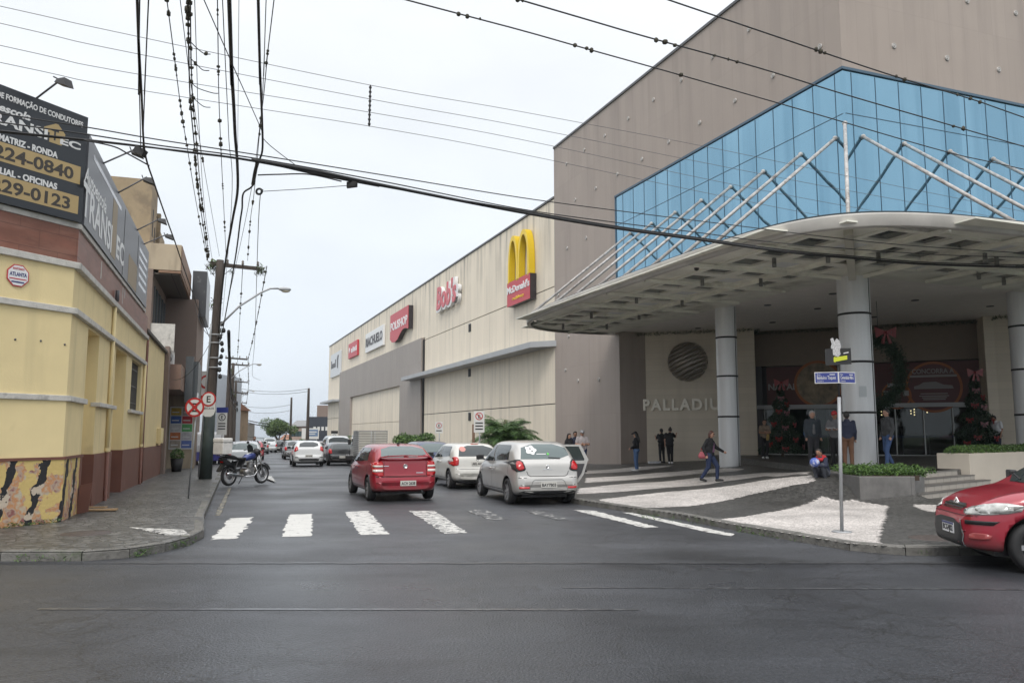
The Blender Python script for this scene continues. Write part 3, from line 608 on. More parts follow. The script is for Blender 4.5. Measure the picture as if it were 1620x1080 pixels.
# columns
def column(x, y, r, zb):
    mb_ = MB(); mb_.lathe([(r, zb), (r, ZB)], (x, y, 0), n=40, mi=0)
    for z in (2.35, 3.95, 5.5): mb_.lathe([(r + .004, z - .035), (r + .012, z - .03), (r + .012, z + .03), (r + .004, z + .035)], (x, y, 0), n=40, mi=1)
    a = R(-70); p = Vector((x + (r + .001) * math.cos(a), y + (r + .001) * math.sin(a)))
    mb_.box(p.x - .012, p.x + .012, p.y - .01, p.y + .01, zb, ZB - .05, 1)
    mb_.lathe([(r + .03, zb), (r + .03, zb + .1), (r, zb + .12)], (x, y, 0), n=40, mi=2)
    return mb_.build('column', [M_ALU, M_BLACK, M_LGREY], mall)
column(0.25, 0.25, .50, .4); column(.25, 7.05, .41, .2); column(8.1, .3, .46, .4)
mb = MB(); q = ML(.25, .25); ang = math.atan2(-q.y, -q.x) - MROT + R(16)
mb.obox((.25 + .505 * math.cos(ang), .25 + .505 * math.sin(ang), 3.0), Vector((-math.sin(ang), math.cos(ang), 0)) * .11, Vector((math.cos(ang), math.sin(ang), 0)) * .006, (0, 0, .17))
tag(mb.build('paper_notice', mat('paper', (0.52, 0.55, 0.56), rough=0.6), mall), 'white paper notice', 'x'); del bpy.data.objects['paper_notice']['category']
# recessed walls under the block
def vwall(a, b, z0, z1, th, m_, name, par=mall):
    a, b = Vector(a), Vector(b); d = (b - a).normalized(); n = Vector((-d.y, d.x)) * th
    mb_ = MB(); mb_.prism([tuple(a), tuple(b), tuple(b + n), tuple(a + n)], z0, z1); return mb_.build(name, m_, par)
W1a, W1b = Vector((0.8, 16.0)), Vector((5.5, 12.0))
vwall(W1b, W1a, -.3, ZB, -.6, M_BEIGE2, 'name_wall')
vwall((6.4, 13.2), (5.5, 12.0), 0, ZB, -.4, M_BEIGE2, 'wall_return')
EA, EB = Vector((6.4, 13.2)), Vector((13.2, 5.7)); ED = (EB - EA).normalized(); EN = Vector((-ED.y, ED.x)) * -1   # EN points out to the plaza
if EN.dot(Vector((-1, -1))) < 0: EN = -EN
def E3(s, off, z): p = EA + ED * s + EN * off; return Vector((p.x, p.y, z))
LEN = (EB - EA).length
vwall(EA, EB, 5.0, ZB, .5, mat('brown_render', (0.20, 0.16, 0.125), rough=0.7, var=0.05), 'lintel_wall')
mb = MB(); mb.obox(E3(.18, .02, 2.7), Vector((ED.x, ED.y, 0)) * .18, Vector((EN.x, EN.y, 0)) * .1, (0, 0, 2.3)); mb.build('door_jamb', M_DGREY, mall); mb = MB(); mb.obox(E3(LEN - .18, .02, 2.7), Vector((ED.x, ED.y, 0)) * .18, Vector((EN.x, EN.y, 0)) * .1, (0, 0, 2.3)); mb.build('door_jamb', M_DGREY, mall)
vwall((12.6, 4.9), (13.2, 5.7), 0, ZB, .4, M_BEIGE2, 'wall_return')
vwall((16.8, .3), (12.6, 4.9), 0, ZB, -.6, M_BEIGE2, 'entrance_pier')
mb = MB(); mb.box(15.4, 30, .02, 23.2, -.3, ZB + .35); mb.build('brown_wall', M_BROWN, mall)
# glass doors and the dim hall behind them
M_DGL = mat('door_glass', (0.55, 0.62, 0.6), rough=0.02, spec=0.5); n_, b_ = nodes_of(M_DGL)
trn = n_.nodes.new('ShaderNodeBsdfTransparent'); trn.inputs[0].default_value = (0.55, 0.6, 0.58, 1); gls = n_.nodes.new('ShaderNodeBsdfGlossy'); gls.inputs['Roughness'].default_value = 0.03
fr = n_.nodes.new('ShaderNodeFresnel'); fr.inputs[0].default_value = 1.5; ms = n_.nodes.new('ShaderNodeMixShader'); n_.links.new(fr.outputs[0], ms.inputs[0]); n_.links.new(trn.outputs[0], ms.inputs[1]); n_.links.new(gls.outputs[0], ms.inputs[2])
n_.links.new(ms.outputs[0], n_.nodes['Material Output'].inputs[0])
M_FRAME = mat('door_aluminium', (0.38, 0.39, 0.38), rough=0.4, metal=0.4)
zf = .62
npan = 8; s0, s1 = .4, LEN - .4
for i in range(npan):
    a = s0 + (s1 - s0) * i / npan; b = s0 + (s1 - s0) * (i + 1) / npan
    dth = Vector((ED.x, ED.y, 0)); dn = Vector((EN.x, EN.y, 0)); mbf = MB()
    mbf.obox(E3((a + b) / 2, 0, zf + 2.3), dth * (b - a) / 2, dn * .04, (0, 0, .06)); mbf.obox(E3(a + .03, 0, zf + 1.12), dth * .025, dn * .03, (0, 0, 1.12)); mbf.obox(E3((a + b) / 2, 0, zf + .05), dth * (b - a) / 2, dn * .03, (0, 0, .05))
    f = mbf.build('glass_door', M_FRAME, mall); mbg = MB(); mbg.obox(E3((a + b) / 2, 0, zf + 1.15), dth * ((b - a) / 2 - .03), dn * .006, (0, 0, 1.12)); mbg.build('pane', M_DGL, f)
mb = MB(); mb.obox(E3(LEN / 2, .12, zf + 2.36), dth * LEN / 2, dn * .12, (0, 0, .09)); mb.build('door_header', M_LGREY, mall)
mb = MB(); mb.obox(E3(LEN / 2, .0, 3.9), dth * (LEN / 2 - .36), dn * .03, (0, 0, 1.06)); mb.build('banner_backing', M_DARK, mall)
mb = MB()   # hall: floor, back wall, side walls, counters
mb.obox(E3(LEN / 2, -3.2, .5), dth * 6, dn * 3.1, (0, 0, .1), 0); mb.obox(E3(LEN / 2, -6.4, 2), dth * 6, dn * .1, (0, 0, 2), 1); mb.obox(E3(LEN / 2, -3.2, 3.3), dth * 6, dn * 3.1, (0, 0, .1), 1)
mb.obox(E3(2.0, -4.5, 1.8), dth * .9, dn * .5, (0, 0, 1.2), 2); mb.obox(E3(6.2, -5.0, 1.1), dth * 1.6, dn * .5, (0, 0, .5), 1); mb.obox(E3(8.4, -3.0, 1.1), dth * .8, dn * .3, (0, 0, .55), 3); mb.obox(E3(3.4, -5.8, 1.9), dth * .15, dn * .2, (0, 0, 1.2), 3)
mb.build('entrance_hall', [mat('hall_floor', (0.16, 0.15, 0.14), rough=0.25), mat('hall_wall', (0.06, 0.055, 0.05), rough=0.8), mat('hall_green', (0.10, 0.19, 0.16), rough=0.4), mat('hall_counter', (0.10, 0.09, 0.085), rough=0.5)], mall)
M_BULB = mat('warm_lamp', (0.9, 0.7, 0.4), emit=(1.0, 0.72, 0.4), estr=3.0)
for (s, z) in [(5.6, 2.75), (5.6, 2.6), (5.75, 2.72), (5.75, 2.57), (6.9, 2.78), (6.9, 2.65), (7.05, 2.85), (7.05, 2.72), (7.05, 2.59), (7.6, 2.8), (7.6, 2.7)]:
    mb = MB(); mb.ball(E3(s, -2.5, z), .03); mb.build('hall_lamp', M_BULB, mall)
mb = MB(); mb.obox(E3(4.8, -1.2, 1.55), dth * 4.2, dn * .01, (0, 0, .06), 0)
for i in range(8): mb.tube([E3(1 + i * 1.1, -1.2, .6), E3(1 + i * 1.1, -1.2, 1.6)], .025, 6, 1)
mb.build('queue_barrier', [mat('navy_tape', (0.03, 0.045, 0.16), rough=0.6), M_LGREY], mall)
# letters and globe on the name wall
WD = Vector(((W1b - W1a).normalized().x, (W1b - W1a).normalized().y, 0)); WN = Vector((WD.y, -WD.x, 0))
def W3(s, off, z): return Vector((W1a.x, W1a.y, z)) + WD * s + WN * off
M_LET = mat('steel_letters', (0.72, 0.68, 0.60), rough=0.45, metal=0.2)
def on_name(px, py):
    a = ML(W1a.x, W1a.y); dd = MX * WD.x + MD * WD.y; nn = Vector((dd.y, -dd.x)); d = ray(px, py)
    k = (a.x * nn.x + a.y * nn.y) / (d.x * nn.x + d.y * nn.y); return ((d.x * k - a.x) * dd.x + (d.y * k - a.y) * dd.y, CAMH + d.z * k)
s_a, z_a = on_name(1018, 650); s_b, z_b = on_name(1123, 646); s_c, z_c = on_name(1018, 633)
o = text('PALLADIUM', (z_c - z_a) * 1.4, M_LET, mall, W3(s_a, .07, (z_a + z_b) / 2), ax=WD, ay=(0, 0, 1), depth=.1, bold=.028, width=(s_b - s_a) * 9 / 6.7, space=1.25, name='raised_letters')
gs, gz = on_name(1088, 572); gs2, _ = on_name(1120, 572); gr = gs2 - gs
M_GLOBE = mat('bronze_globe', (0.30, 0.27, 0.24), rough=0.35, metal=0.6)
mb = MB(); gc = W3(gs, .02, gz); cg = Vector((WD.x * .9, WD.y * .9, .42)).normalized(); cu_ = WN.cross(cg).normalized()
nb = 9
for i in range(nb):                          # tilted curved bands standing proud of the wall
    t0 = -gr + 2 * gr * (i + .08) / nb; t1 = -gr + 2 * gr * (i + .78) / nb
    rows = []
    for t in np.linspace(t0, t1, 4):
        hw = math.sqrt(max(gr * gr - t * t, 0.0001)); row = []
        for k in range(25):
            u = -hw + 2 * hw * k / 24; dz = math.sqrt(max(gr * gr - t * t - u * u, 0)) * .75; row.append(gc + cg * u + cu_ * t + WN * (dz + .03))
        rows.append(row)
    v = [p for r_ in rows for p in r_]; mb.add(v, [(a * 25 + k, a * 25 + k + 1, (a + 1) * 25 + k + 1, (a + 1) * 25 + k) for a in range(3) for k in range(24)], 0, True)
g = mb.build('globe_emblem', M_GLOBE, mall); sol_ = g.modifiers.new('thick', 'SOLIDIFY'); sol_.thickness = .04
# banners above the doors
M_BAN = mat('dark_red_banner', (0.07, 0.014, 0.012), rough=0.5, var=0.15, vscale=1.2); M_BANO = mat('orange_ring', (0.30, 0.09, 0.02), rough=0.5); M_BANW = mat('banner_white', (0.27, 0.26, 0.25), rough=0.5); M_BANT = mat('banner_tan', (0.22, 0.17, 0.11), rough=0.5, var=0.5, vscale=3)
def disc(s, z, r_in, r_out, off, m_, par, name='printed_ring'):
    mb_ = MB(); n = 40; v = []
    for rr in (r_in, r_out):
        for k in range(n): a = 2 * math.pi * k / n; v.append(E3(s + rr * math.cos(a), off, z + rr * math.sin(a)))
    mb_.add(v, [(k, (k + 1) % n, n + (k + 1) % n, n + k) for k in range(n)]); return mb_.build(name, m_, par)
ex = lambda px, py, D0=37: None
def on_ent(px, py):
    a = ML(EA.x, EA.y); dd = MX * ED.x + MD * ED.y; nn = Vector((dd.y, -dd.x)); d = ray(px, py)
    k = (a.x * nn.x + a.y * nn.y) / (d.x * nn.x + d.y * nn.y); return ((d.x * k - a.x) * dd.x + (d.y * k - a.y) * dd.y, CAMH + d.z * k)
def banner(px0, px1, label):
    sa = on_ent(px0, 600)[0]; sb = on_ent(px1, 600)[0]; mb_ = MB(); mb_.obox(E3((sa + sb) / 2, .05, 3.95), dth * (sb - sa) / 2, dn * .012, (0, 0, .98))
    o_ = mb_.build('promotional_banner', M_BAN); o_.parent = None; o_.matrix_world = mall_m; tag(o_, label, 'banner'); return o_, sa, sb
mall_m = Matrix.Translation((MC.x, MC.y, 0)) @ rotz(MROT)
b1, sa, sb = banner(1213, 1356, 'dark red banner with a festive plate, above the doors left of the wide corner column')
s, z = on_ent(1295, 607); disc(s, z, 0, 1.0, .07, M_BANT, b1, 'printed_plate'); disc(s, z, 1.0, 1.12, .071, M_BANO, b1)
text('NATAL', .42, M_BANW, b1, E3(on_ent(1216, 617)[0], .068, on_ent(1216, 617)[1]), ax=dth, ay=(0, 0, 1), depth=.004, bold=.012, width=on_ent(1262, 617)[0] - on_ent(1216, 617)[0])
b2, sa, sb = banner(1357, 1572, 'dark red prize draw banner with orange rings, above the doors right of the corner column')
s, z = on_ent(1477, 612); disc(s, z, 1.05, 1.16, .066, M_BANO, b2); disc(s, z, 0, 1.05, .064, mat('banner_maroon', (0.085, 0.02, 0.022), rough=0.5), b2)
text('CONCORRA A', .30, M_BANW, b2, E3(s, .08, z + .62), ax=dth, ay=(0, 0, 1), depth=.004, bold=.008, align='CENTER', width=1.7)
mb = MB()
for k, (w_, zz, hh) in enumerate([(.95, .50, .05), (.55, -.30, .02), (.6, -.40, .02), (.5, -.48, .02), (.45, -.56, .02)]): mb.obox(E3(s, .08, z + zz), dth * w_, dn * .003, (0, 0, hh))
mb.build('small_print', M_BANW, b2)
mb = MB(); mb.plate([(-.8, -.1), (-.8, .02), (-.6, .08), (-.4, .2), (.1, .22), (.4, .08), (.75, .04), (.8, -.1)], E3(s, .07, z + .02), dth, (0, 0, 1), -.01); mb.build('printed_car', mat('banner_grey', (0.22, 0.21, 0.21), rough=0.5), b2)
s, z = on_ent(1418, 622); disc(s, z - .1, .55, .63, .066, M_BANO, b2)
mb = MB()
for k in range(3): mb.obox(E3(s - .4 + .4 * k, .07, z), dth * .12, dn * .003, (0, 0, .12))
mb.obox(E3(s, .07, z + .38), dth * .35, dn * .003, (0, 0, .09)); mb.build('small_print', M_BANW, b2)

# ---------------- entrance canopy: deep white coffers, dark glass squares, curved fascia, struts
EDGE = [(0, 15.7), (-1.6, 15.95), (-3.3, 15.8), (-4.6, 15.1), (-5.5, 14.0), (-5.95, 12.4), (-6.15, 10), (-6.2, 6), (-6.2, 2), (-6.15, -1.2), (-6.0, -3.0), (-5.6, -4.3), (-4.9, -5.1), (-3.8, -5.6), (-2.4, -5.85), (-.5, -5.95), (4, -6.05), (9, -6.1), (12.4, -5.9), (14, -5.4), (15.1, -4.5), (15.8, -3.2), (15.9, -1.6), (15.7, 0)]
def smooth_path(P, it=2):
    for _ in range(it):
        Q = [P[0]]
        for a, b in zip(P, P[1:]): Q += [tuple(Vector(a).lerp(Vector(b), .25)), tuple(Vector(a).lerp(Vector(b), .75))]
        P = Q + [P[-1]]
    return P
EP = smooth_path(EDGE); cpy = bpy.data.objects.new('entrance_canopy', None); col.objects.link(cpy); cpy.parent = mall
mb = MB(); prof = [(-.05, 6.60), (0.10, 6.60), (.12, 6.62), (.14, 6.84), (.15, 6.88), (.15, 6.92), (.0, 6.93)]
inner = []
for i, p in enumerate(EP):
    a = Vector(EP[max(i - 1, 0)]); b = Vector(EP[min(i + 1, len(EP) - 1)]); d = (b - a).normalized(); n = Vector((-d.y, d.x));
    if n.dot(Vector((6, 6)) - Vector(p)) > 0: n = -n
    for (o_, z) in prof: q = Vector(p) + n * o_; mb.v.append((q.x, q.y, z))
k = len(prof)
for i in range(len(EP) - 1):
    for j in range(k - 1): mb.f.append([i * k + j, (i + 1) * k + j, (i + 1) * k + j + 1, i * k + j + 1]); mb.mi.append(0); mb.sm.append(True)
mb.build('fascia', mat('fascia_paint', (0.45, 0.43, 0.40), rough=0.4, var=0.2, vscale=0.8, c2=(.2, .17, .14), c2amt=.5, c2thr=.6), cpy)
roofpoly = EP + [(15.7, -.4), (-.36, -.4), (-.36, 15.7)]
mb = MB(); mb.prism([tuple(p) for p in EP] + [(-.07, -.07)][:0], 6.935, 6.955) if False else None
def clip_sheet(poly, z0, z1, name, m_, par):
    bm = bmesh.new(); vs = [bm.verts.new((p[0], p[1], z0)) for p in poly]; bm.faces.new(vs)
    r_ = bmesh.ops.extrude_face_region(bm, geom=bm.faces[:]); bmesh.ops.translate(bm, verts=[g_ for g_ in r_['geom'] if isinstance(g_, bmesh.types.BMVert)], vec=(0, 0, z1 - z0))
    bmesh.ops.recalc_face_normals(bm, faces=bm.faces[:]); me = bpy.data.meshes.new(name); bm.to_mesh(me); bm.free(); me.materials.append(m_)
    o_ = bpy.data.objects.new(name, me); col.objects.link(o_); o_.parent = par; return o_
clip_sheet([(p[0] * 1.0, p[1]) for p in EP] + [(15.7, -.40), (-.40, -.40), (-.40, 15.7)], 6.95, 7.0, 'canopy_glass', M_CGLASS, cpy)
# coffer grid: beams with dark glass squares between them
arrE = [(p[0], p[1]) for p in EP] + [(15.7, -.42), (-.42, -.42), (-.42, 15.7)]
def inside(x, y): return bool(inpoly(np.array([x]), np.array([y]), arrE)[0])
mbc = MB(); cs = 1.30; bw = .20; zl_, zc = 6.66, 6.76
for i in range(-6, 14):
    for j in range(-6, 14):
        x0, y0 = i * cs, j * cs; x1, y1 = x0 + cs, y0 + cs
        if not inside(x0 + cs / 2, y0 + cs / 2) or (x0 > -.45 and y0 > -.45): continue
        if all(inside(x0 + a * cs, y0 + b * cs) for a in (0, 1) for b in (0, 1)):
            for (a, b, c_, d_) in ((x0, y0, x1, y0 + bw), (x0, y1 - bw, x1, y1), (x0, y0 + bw, x0 + bw, y1 - bw), (x1 - bw, y0 + bw, x1, y1 - bw)): mbc.box(a, c_, b, d_, zl_, zc)
            mbc.box(x0 + bw, x1 - bw, y0 + bw, y1 - bw, 6.73, 6.75, 1 if (i * 7 + j * 3) % 6 == 0 else 2)
        else: mbc.box(x0, x1, y0, y1, 6.70, 6.74)
for k in range(-6, 16, 2):
    k = k * .65
    ys_ = [y / 10 for y in range(-60, 160) if inside(k, y / 10)]
    if ys_ and abs(k % 2.6) < .01: mbc.box(k - .05, k + .05, min(ys_), max(ys_), 6.55, 6.659)
    xs_ = [x / 10 for x in range(-62, 160) if inside(x / 10, k)]
    if xs_ and abs(k % 2.6) < .01: mbc.box(min(xs_), max(xs_), k - .05, k + .05, 6.555, 6.657)
mbc.build('coffer_grid', [mat('coffer_paint', (0.74, 0.73, 0.64), rough=0.5, var=0.18, vscale=0.9, c2=(.26, .23, .17), c2amt=.5, c2thr=.57), mat('milky_canopy_pane', (.62, .63, .62), rough=.4), M_CGLASS], cpy)
# filler under rounded rim
M_FIX = mat('lamp_housing', (0.17, 0.165, 0.15), rough=0.5)
for (x, y) in [(-4.2, 13), (-2.4, 12.2), (-4.6, 9.4), (-2.6, 9), (-4.8, 5.4), (-3, 5.2), (-4.6, 1.6), (-2.8, 1), (-4.4, -1.6), (-2.2, -3.2), (-3.4, -2.6), (0.6, -4.2), (1.3, -4), (2.6, -2.4), (4.6, -4.2), (5.2, -4.1), (4.2, -2), (7.5, -4.1), (8.1, -4.0), (7, -2.0), (7.8, -1.9)]:
    mb = MB(); mb.lathe([(.02, 6.60), (.02, 6.5), (.06, 6.5), (.06, 6.36), (.05, 6.36)], (x, y, 0), n=12); mb.box(x - .05, x + .05, y - .03, y + .03, 6.5, 6.62); mb.build('downlight', M_FIX, cpy)
def strut(top, bot):
    mb_ = MB(); mb_.tube([top, bot], .056, 10, 0); mb_.ball(top, .09, 0, 8); mb_.obox(Vector(bot), (.12, 0, 0), (0, .12, 0), (0, 0, .04), 0); mb_.build('strut', M_WHITEM, cpy)
for y in (.35, 2.0, 4.0, 6.0, 8.0, 10.0, 12.0, 14.0): strut((-.1, y, 11.4), (-5.5, y, 7.02))
for x in (.65, 2.45, 4.55, 6.65, 8.7, 10.8, 12.8): strut((x, -.1, 11.4), (x, -5.4, 7.02))
strut((-.1, -.1, 11.75), (-3.4, -3.4, 7.0))
mb = MB(); mb.bar((-.35, -.35, 6.62), (-4.6, -4.6, 6.70), .22, .26); mb.build('corner_rib', M_CREAM, cpy)
# ---------------- store signs
MS = {k: mat(k, c, rough=0.4) for k, c in dict(sign_red=(0.50, 0.035, 0.05), sign_white=(0.72, 0.72, 0.72), sign_dark=(0.028, 0.022, 0.025), sign_yellow=(0.80, 0.56, 0.02), sign_yellow_side=(0.62, 0.43, 0.01), sign_pink=(0.55, 0.10, 0.12), sign_grey=(0.58, 0.60, 0.62)).items()}
def sign_root(name, label): o_ = thing(name, label, 'sign', (MC.x, MC.y, 0), MROT); return o_
WX = Vector((0, -1, 0)); WZ = Vector((0, 0, 1))       # reading direction on the street face is towards -Y local
def rect_px(px, off): return [onwall(x, y, off) for x, y in px]
# golden arches
t = sign_root('restaurant_sign', 'large sign of two tall yellow arches above a red box, nearest the brown tower')
q = rect_px([(802.5, 486), (838, 472), (838, 431), (802, 449)], .45); ya = (q[0][0] + q[3][0]) / 2; yb = (q[1][0] + q[2][0]) / 2; z0 = (q[0][1] + q[1][1]) / 2; z1 = (q[2][1] + q[3][1]) / 2
mb = MB(); mb.box(-.43, .0, yb, ya, z0, z1, 0); mb.build('box_sides', MS['sign_dark'], t); mb = MB(); mb.box(-.45, -.43, yb, ya, z0, z1); mb.build('box_face', MS['sign_red'], t)
text("McDonald's", .62, MS['sign_white'], t, (-.46, (ya + yb) / 2, z0 + (z1 - z0) * .52), ax=WX, ay=WZ, depth=.03, bold=.02, width=(ya - yb) * .98, align='CENTER')
text("mcdelivery", .3, MS['sign_yellow'], t, (-.46, (ya + yb) / 2, z0 + (z1 - z0) * .2), ax=WX, ay=WZ, depth=.02, bold=.004, width=(ya - yb) * .5, align='CENTER')
A1 = onwall(805, 452, .45); A2 = onwall(818, 440, .45)
def arch(yl, yr, zb, zt, nm):
    out_, in_ = [], []
    for k in range(25):
        a = math.pi * k / 24; yy = (yl + yr) / 2 + (yl - yr) / 2 * math.cos(a); s_ = math.sin(a)
        out_.append((yy, zb + (zt - zb) * s_ ** .62)); w_ = .26
        in_.append(((yl + yr) / 2 + ((yl - yr) / 2 - w_) * math.cos(a), zb + (zt - zb - .34) * s_ ** .62))
    mb_ = MB(); n = 25; v = [(x, y, z) for x in (-.45, -.02) for (y, z) in out_ + in_]; m2 = 2 * n
    f = []
    for i in range(n - 1): f += [(i, i + 1, n + i + 1, n + i), (m2 + i, m2 + n + i, m2 + n + i + 1, m2 + i + 1)]
    mb_.add(v, f, 0); f = []
    for i in range(n - 1): f += [(i, m2 + i, m2 + i + 1, i + 1), (n + i, n + i + 1, m2 + n + i + 1, m2 + n + i)]
    mb_.add(v, f, 1); mb_.build(nm, [MS['sign_yellow'], MS['sign_yellow_side']], t)
ww = (ya - yb); arch(ya - .1, (ya + yb) / 2 - .12 + .25, z1 - .1, 14.75, 'arch'); arch((ya + yb) / 2 + .12, yb + .15, z1 - .1, 14.75, 'arch')
# script sign
t = sign_root('snack_bar_sign', 'red script lettering with white outline between the wavy red sign and the arches'); off = .3
y0_, zz0 = onwall(692, 488, off); y1_, zz1 = onwall(722, 462, off)
text("Bob's", 2.7, MS['sign_white'], t, (-.18, y0_ + .25, zz0 - .2), ax=WX, ay=Vector((0, .0, 1)), depth=.3, bold=.17, width=(y0_ - y1_) * 1.15, shear=.12, name='backing')
text("Bob's", 2.7, MS['sign_pink'], t, (-.36, y0_ + .1, zz0 - .1), ax=WX, ay=WZ, depth=.05, bold=.07, width=(y0_ - y1_) * 1.02, shear=.12)
# wavy red sign
t = sign_root('appliance_shop_sign', 'red sign with white capitals and a wavy lower edge, beside the white one'); off = .5
q = [onwall(x, y, off) for x, y in [(617.5, 499), (646, 483), (646, 519), (638, 519), (630, 528), (622, 533), (617.5, 526)]]
zt = (q[0][1] + q[1][1]) / 2; P = [(-y, z) for y, z in q]; P[0] = (P[0][0], zt); P[1] = (P[1][0], zt); W_ = P[1][0] - P[0][0]
P = [P[0], P[1], (P[1][0], zt - 2.35), (P[0][0] + W_ * .86, zt - 2.15), (P[0][0] + W_ * .72, zt - 2.15), (P[0][0] + W_ * .58, zt - 2.45), (P[0][0] + W_ * .45, zt - 2.9), (P[0][0] + W_ * .3, zt - 3.1), (P[0][0] + W_ * .12, zt - 3.0), (P[0][0], zt - 2.6)]
mb = MB(); mb.plate(P, (0, 0, 0), WX, WZ, .47); mb.build('sign_body', MS['sign_dark'], t)
mb = MB(); mb.plate(P, (-.47, 0, 0), WX, WZ, .03); mb.build('sign_face', MS['sign_red'], t)
text('POLISHOP', 1.2, MS['sign_white'], t, (-.51, -(P[0][0] + W_ * .5), zt - 1.75), ax=WX, ay=WZ, depth=.03, bold=.03, width=W_ * .92, align='CENTER')
for nm, lab, px, body, fm, tm, hgt, wid in (('department_store_sign', 'white rectangular sign with black capitals between two red signs', [(578, 532), (606, 510), (606, 545), (578, 559)], 'RIACHUELO', 'sign_white', 'sign_dark', .42, .94),
                                ('red_shop_sign', 'small red rectangular sign with white lettering, next but one from the far end', [(551, 544), (565, 538), (565, 562), (551, 567)], 'Outlet', 'sign_red', 'sign_white', .4, .6)):
    t = sign_root(nm, lab); off = .25; q = [onwall(x, y, off) for x, y in px]; ya = (q[0][0] + q[3][0]) / 2; yb = (q[1][0] + q[2][0]) / 2; z1 = (q[0][1] + q[1][1]) / 2; z0 = (q[2][1] + q[3][1]) / 2
    mb = MB(); mb.box(-.25, 0, yb, ya, z0, z1); mb.build('sign_box', MS[fm], t, bevel=.03)
    if nm.startswith('dep'): text(body, (z1 - z0) * .62, MS[tm], t, (-.27, (ya + yb) / 2, z0 + (z1 - z0) * .3), ax=WX, ay=WZ, depth=.03, bold=.05, width=(ya - yb) * wid, align='CENTER')
    else:
        mb = MB(); mb.lathe([(0, -.27), (.38, -.27), (.4, -.25)], (0, ya - .9, (z0 + z1) / 2 + .1), axis='x', n=16)
        for k in range(4): mb.box(-.27, -.25, ya - 2.4 - k * 1.1 - .8, ya - 2.4 - k * 1.1, (z0 + z1) / 2 - .35, (z0 + z1) / 2 + (.35 if k % 2 else .2))
        mb.build('lettering', MS[tm], t)
t = sign_root('pale_shop_sign', 'pale grey square sign with a black stroke mark at the far end of the wall')
q = [onwall(x, y, .2) for x, y in [(522, 562), (538.5, 555), (538.5, 592), (524, 597)]]; ya = min((q[0][0] + q[3][0]) / 2, 112.8); yb = (q[1][0] + q[2][0]) / 2; z1 = (q[0][1] + q[1][1]) / 2; z0 = (q[2][1] + q[3][1]) / 2
mb = MB(); mb.box(-.2, 0, yb, ya, z0, z1); mb.build('sign_box', MS['sign_grey'], t)
mb = MB(); w_ = ya - yb
mb.plate([(-yb - w_ * .22, z0 + 1.0), (-yb - w_ * .32, z0 + 1.3), (-yb - w_ * .34, z0 + 2.6), (-yb - w_ * .27, z1 - .5), (-yb - w_ * .16, z1 - .6), (-yb - w_ * .22, z0 + 2.4)], (-.2, 0, 0), WX, WZ, .03)
for k in range(5): mb.box(-.23, -.2, yb + w_ * (.45 + k * .1), yb + w_ * (.52 + k * .1), z0 + 1.4, z0 + (2.6 if k in (0, 4) else 2.1))
mb.build('lettering', MS['sign_dark'], t)

# ---------------- stairs, planters
M_TILE = cladding('stair_tile', (0.36, 0.33, 0.29), .45, .3, (0.2, 0.18, 0.15), .3, mortar=.012, dark=.5)
M_TREAD = mat('stair_tread', (0.13, 0.12, 0.11), rough=.5, var=.15)
stairs = thing('entrance_stairs', 'four tiled steps rising to the mall entrance beside the red hatchback', 'stairs', (ST0.x, ST0.y, 0.12), math.atan2(STD.y, STD.x))
lens = [6.4, 5.3, 4.8, 4.2]
for k in range(4):
    y0 = k * .22; z1 = (k + 1) * .145; x0 = -.1 + k * .06
    mb = MB(); mb.box(x0, lens[k], y0, y0 + .23 + (1.0 if k == 3 else 0), 0 if k == 0 else z1 - .3, z1 - .02, 0); mb.box(x0, lens[k] + .0, y0 - .015, y0 + .235 + (1.0 if k == 3 else 0), z1 - .02, z1, 1); mb.build('step', [M_TILE, M_TREAD], stairs)
M_PLG = mat('dark_granite_planter', (0.135, 0.13, 0.125), rough=.45, var=.25, vscale=3, c2=(.06, .06, .055), c2amt=.5); add_joints(M_PLG, 1.2, 2, .008, .6)
M_PLW = mat('cream_planter_wall', (0.50, 0.45, 0.38), rough=.7, var=.06, vscale=1.2); M_SOIL = mat('soil', (0.05, 0.035, 0.025), rough=.95)
pl = thing('granite_planter', 'dark grey granite planter with low hedge in front of the wide corner column', 'planter', (8.1, 18.9, 0))
mb = MB(); mb.prism([(0, 0), (1.30, 0), (1.30, .35), (2.05, 1.05), (2.6, 3.6), (.35, 3.6), (0.08, 1.4)], 0, .70); mb.build('planter_wall', M_PLG, pl, bevel=.015)
E_ = G(1535, 742, .70); dE = Vector((.8, .6)).normalized(); nE = Vector((-.6, .8))
pw = thing('cream_planter', 'long low cream planter wall with hedge at the right of the entrance stairs', 'planter', (E_.x, E_.y, 0), math.atan2(dE.y, dE.x))
mb = MB(); mb.box(0, 12, 0, .9, -.0, 1.13); mb.box(-.02, 12.02, -.02, .92, 1.11, 1.14) if False else None; mb.build('planter_wall', M_PLW, pw, bevel=.01)
M_LEAFH = [mat('hedge_leaf_%s' % k, c, rough=.5, spec=.4) for k, c in (('mid', (0.065, 0.125, 0.03)), ('bright', (0.10, 0.18, 0.04)), ('deep', (0.035, 0.075, 0.02)))]
def hedge(name, x0, x1, y0, y1, z0, z1, n, par=None, lump=.08, size=.06):
    c = np.stack([RNG.uniform(x0, x1, n), RNG.uniform(y0, y1, n), np.zeros(n)], 1)
    top = z1 + lump * (np.sin(c[:, 0] * 9) * np.cos(c[:, 1] * 8) + .5 * np.sin(c[:, 0] * 23 + 1)) ; c[:, 2] = z0 + (top - z0) * RNG.uniform(0, 1, n) ** .6
    V, F = leaf_cloud(c, size, RNG); mi = RNG.choice(3, n, p=[.5, .25, .25]); return arr_mesh(name, V, F, M_LEAFH, par, mi=mi)
hd = hedge('hedge', 8.15, 9.75, 19.0, 20.2, .68, .86, 9000); hd2 = hedge('hedge', 8.5, 10.6, 20.2, 22.0, .68, .84, 4000)
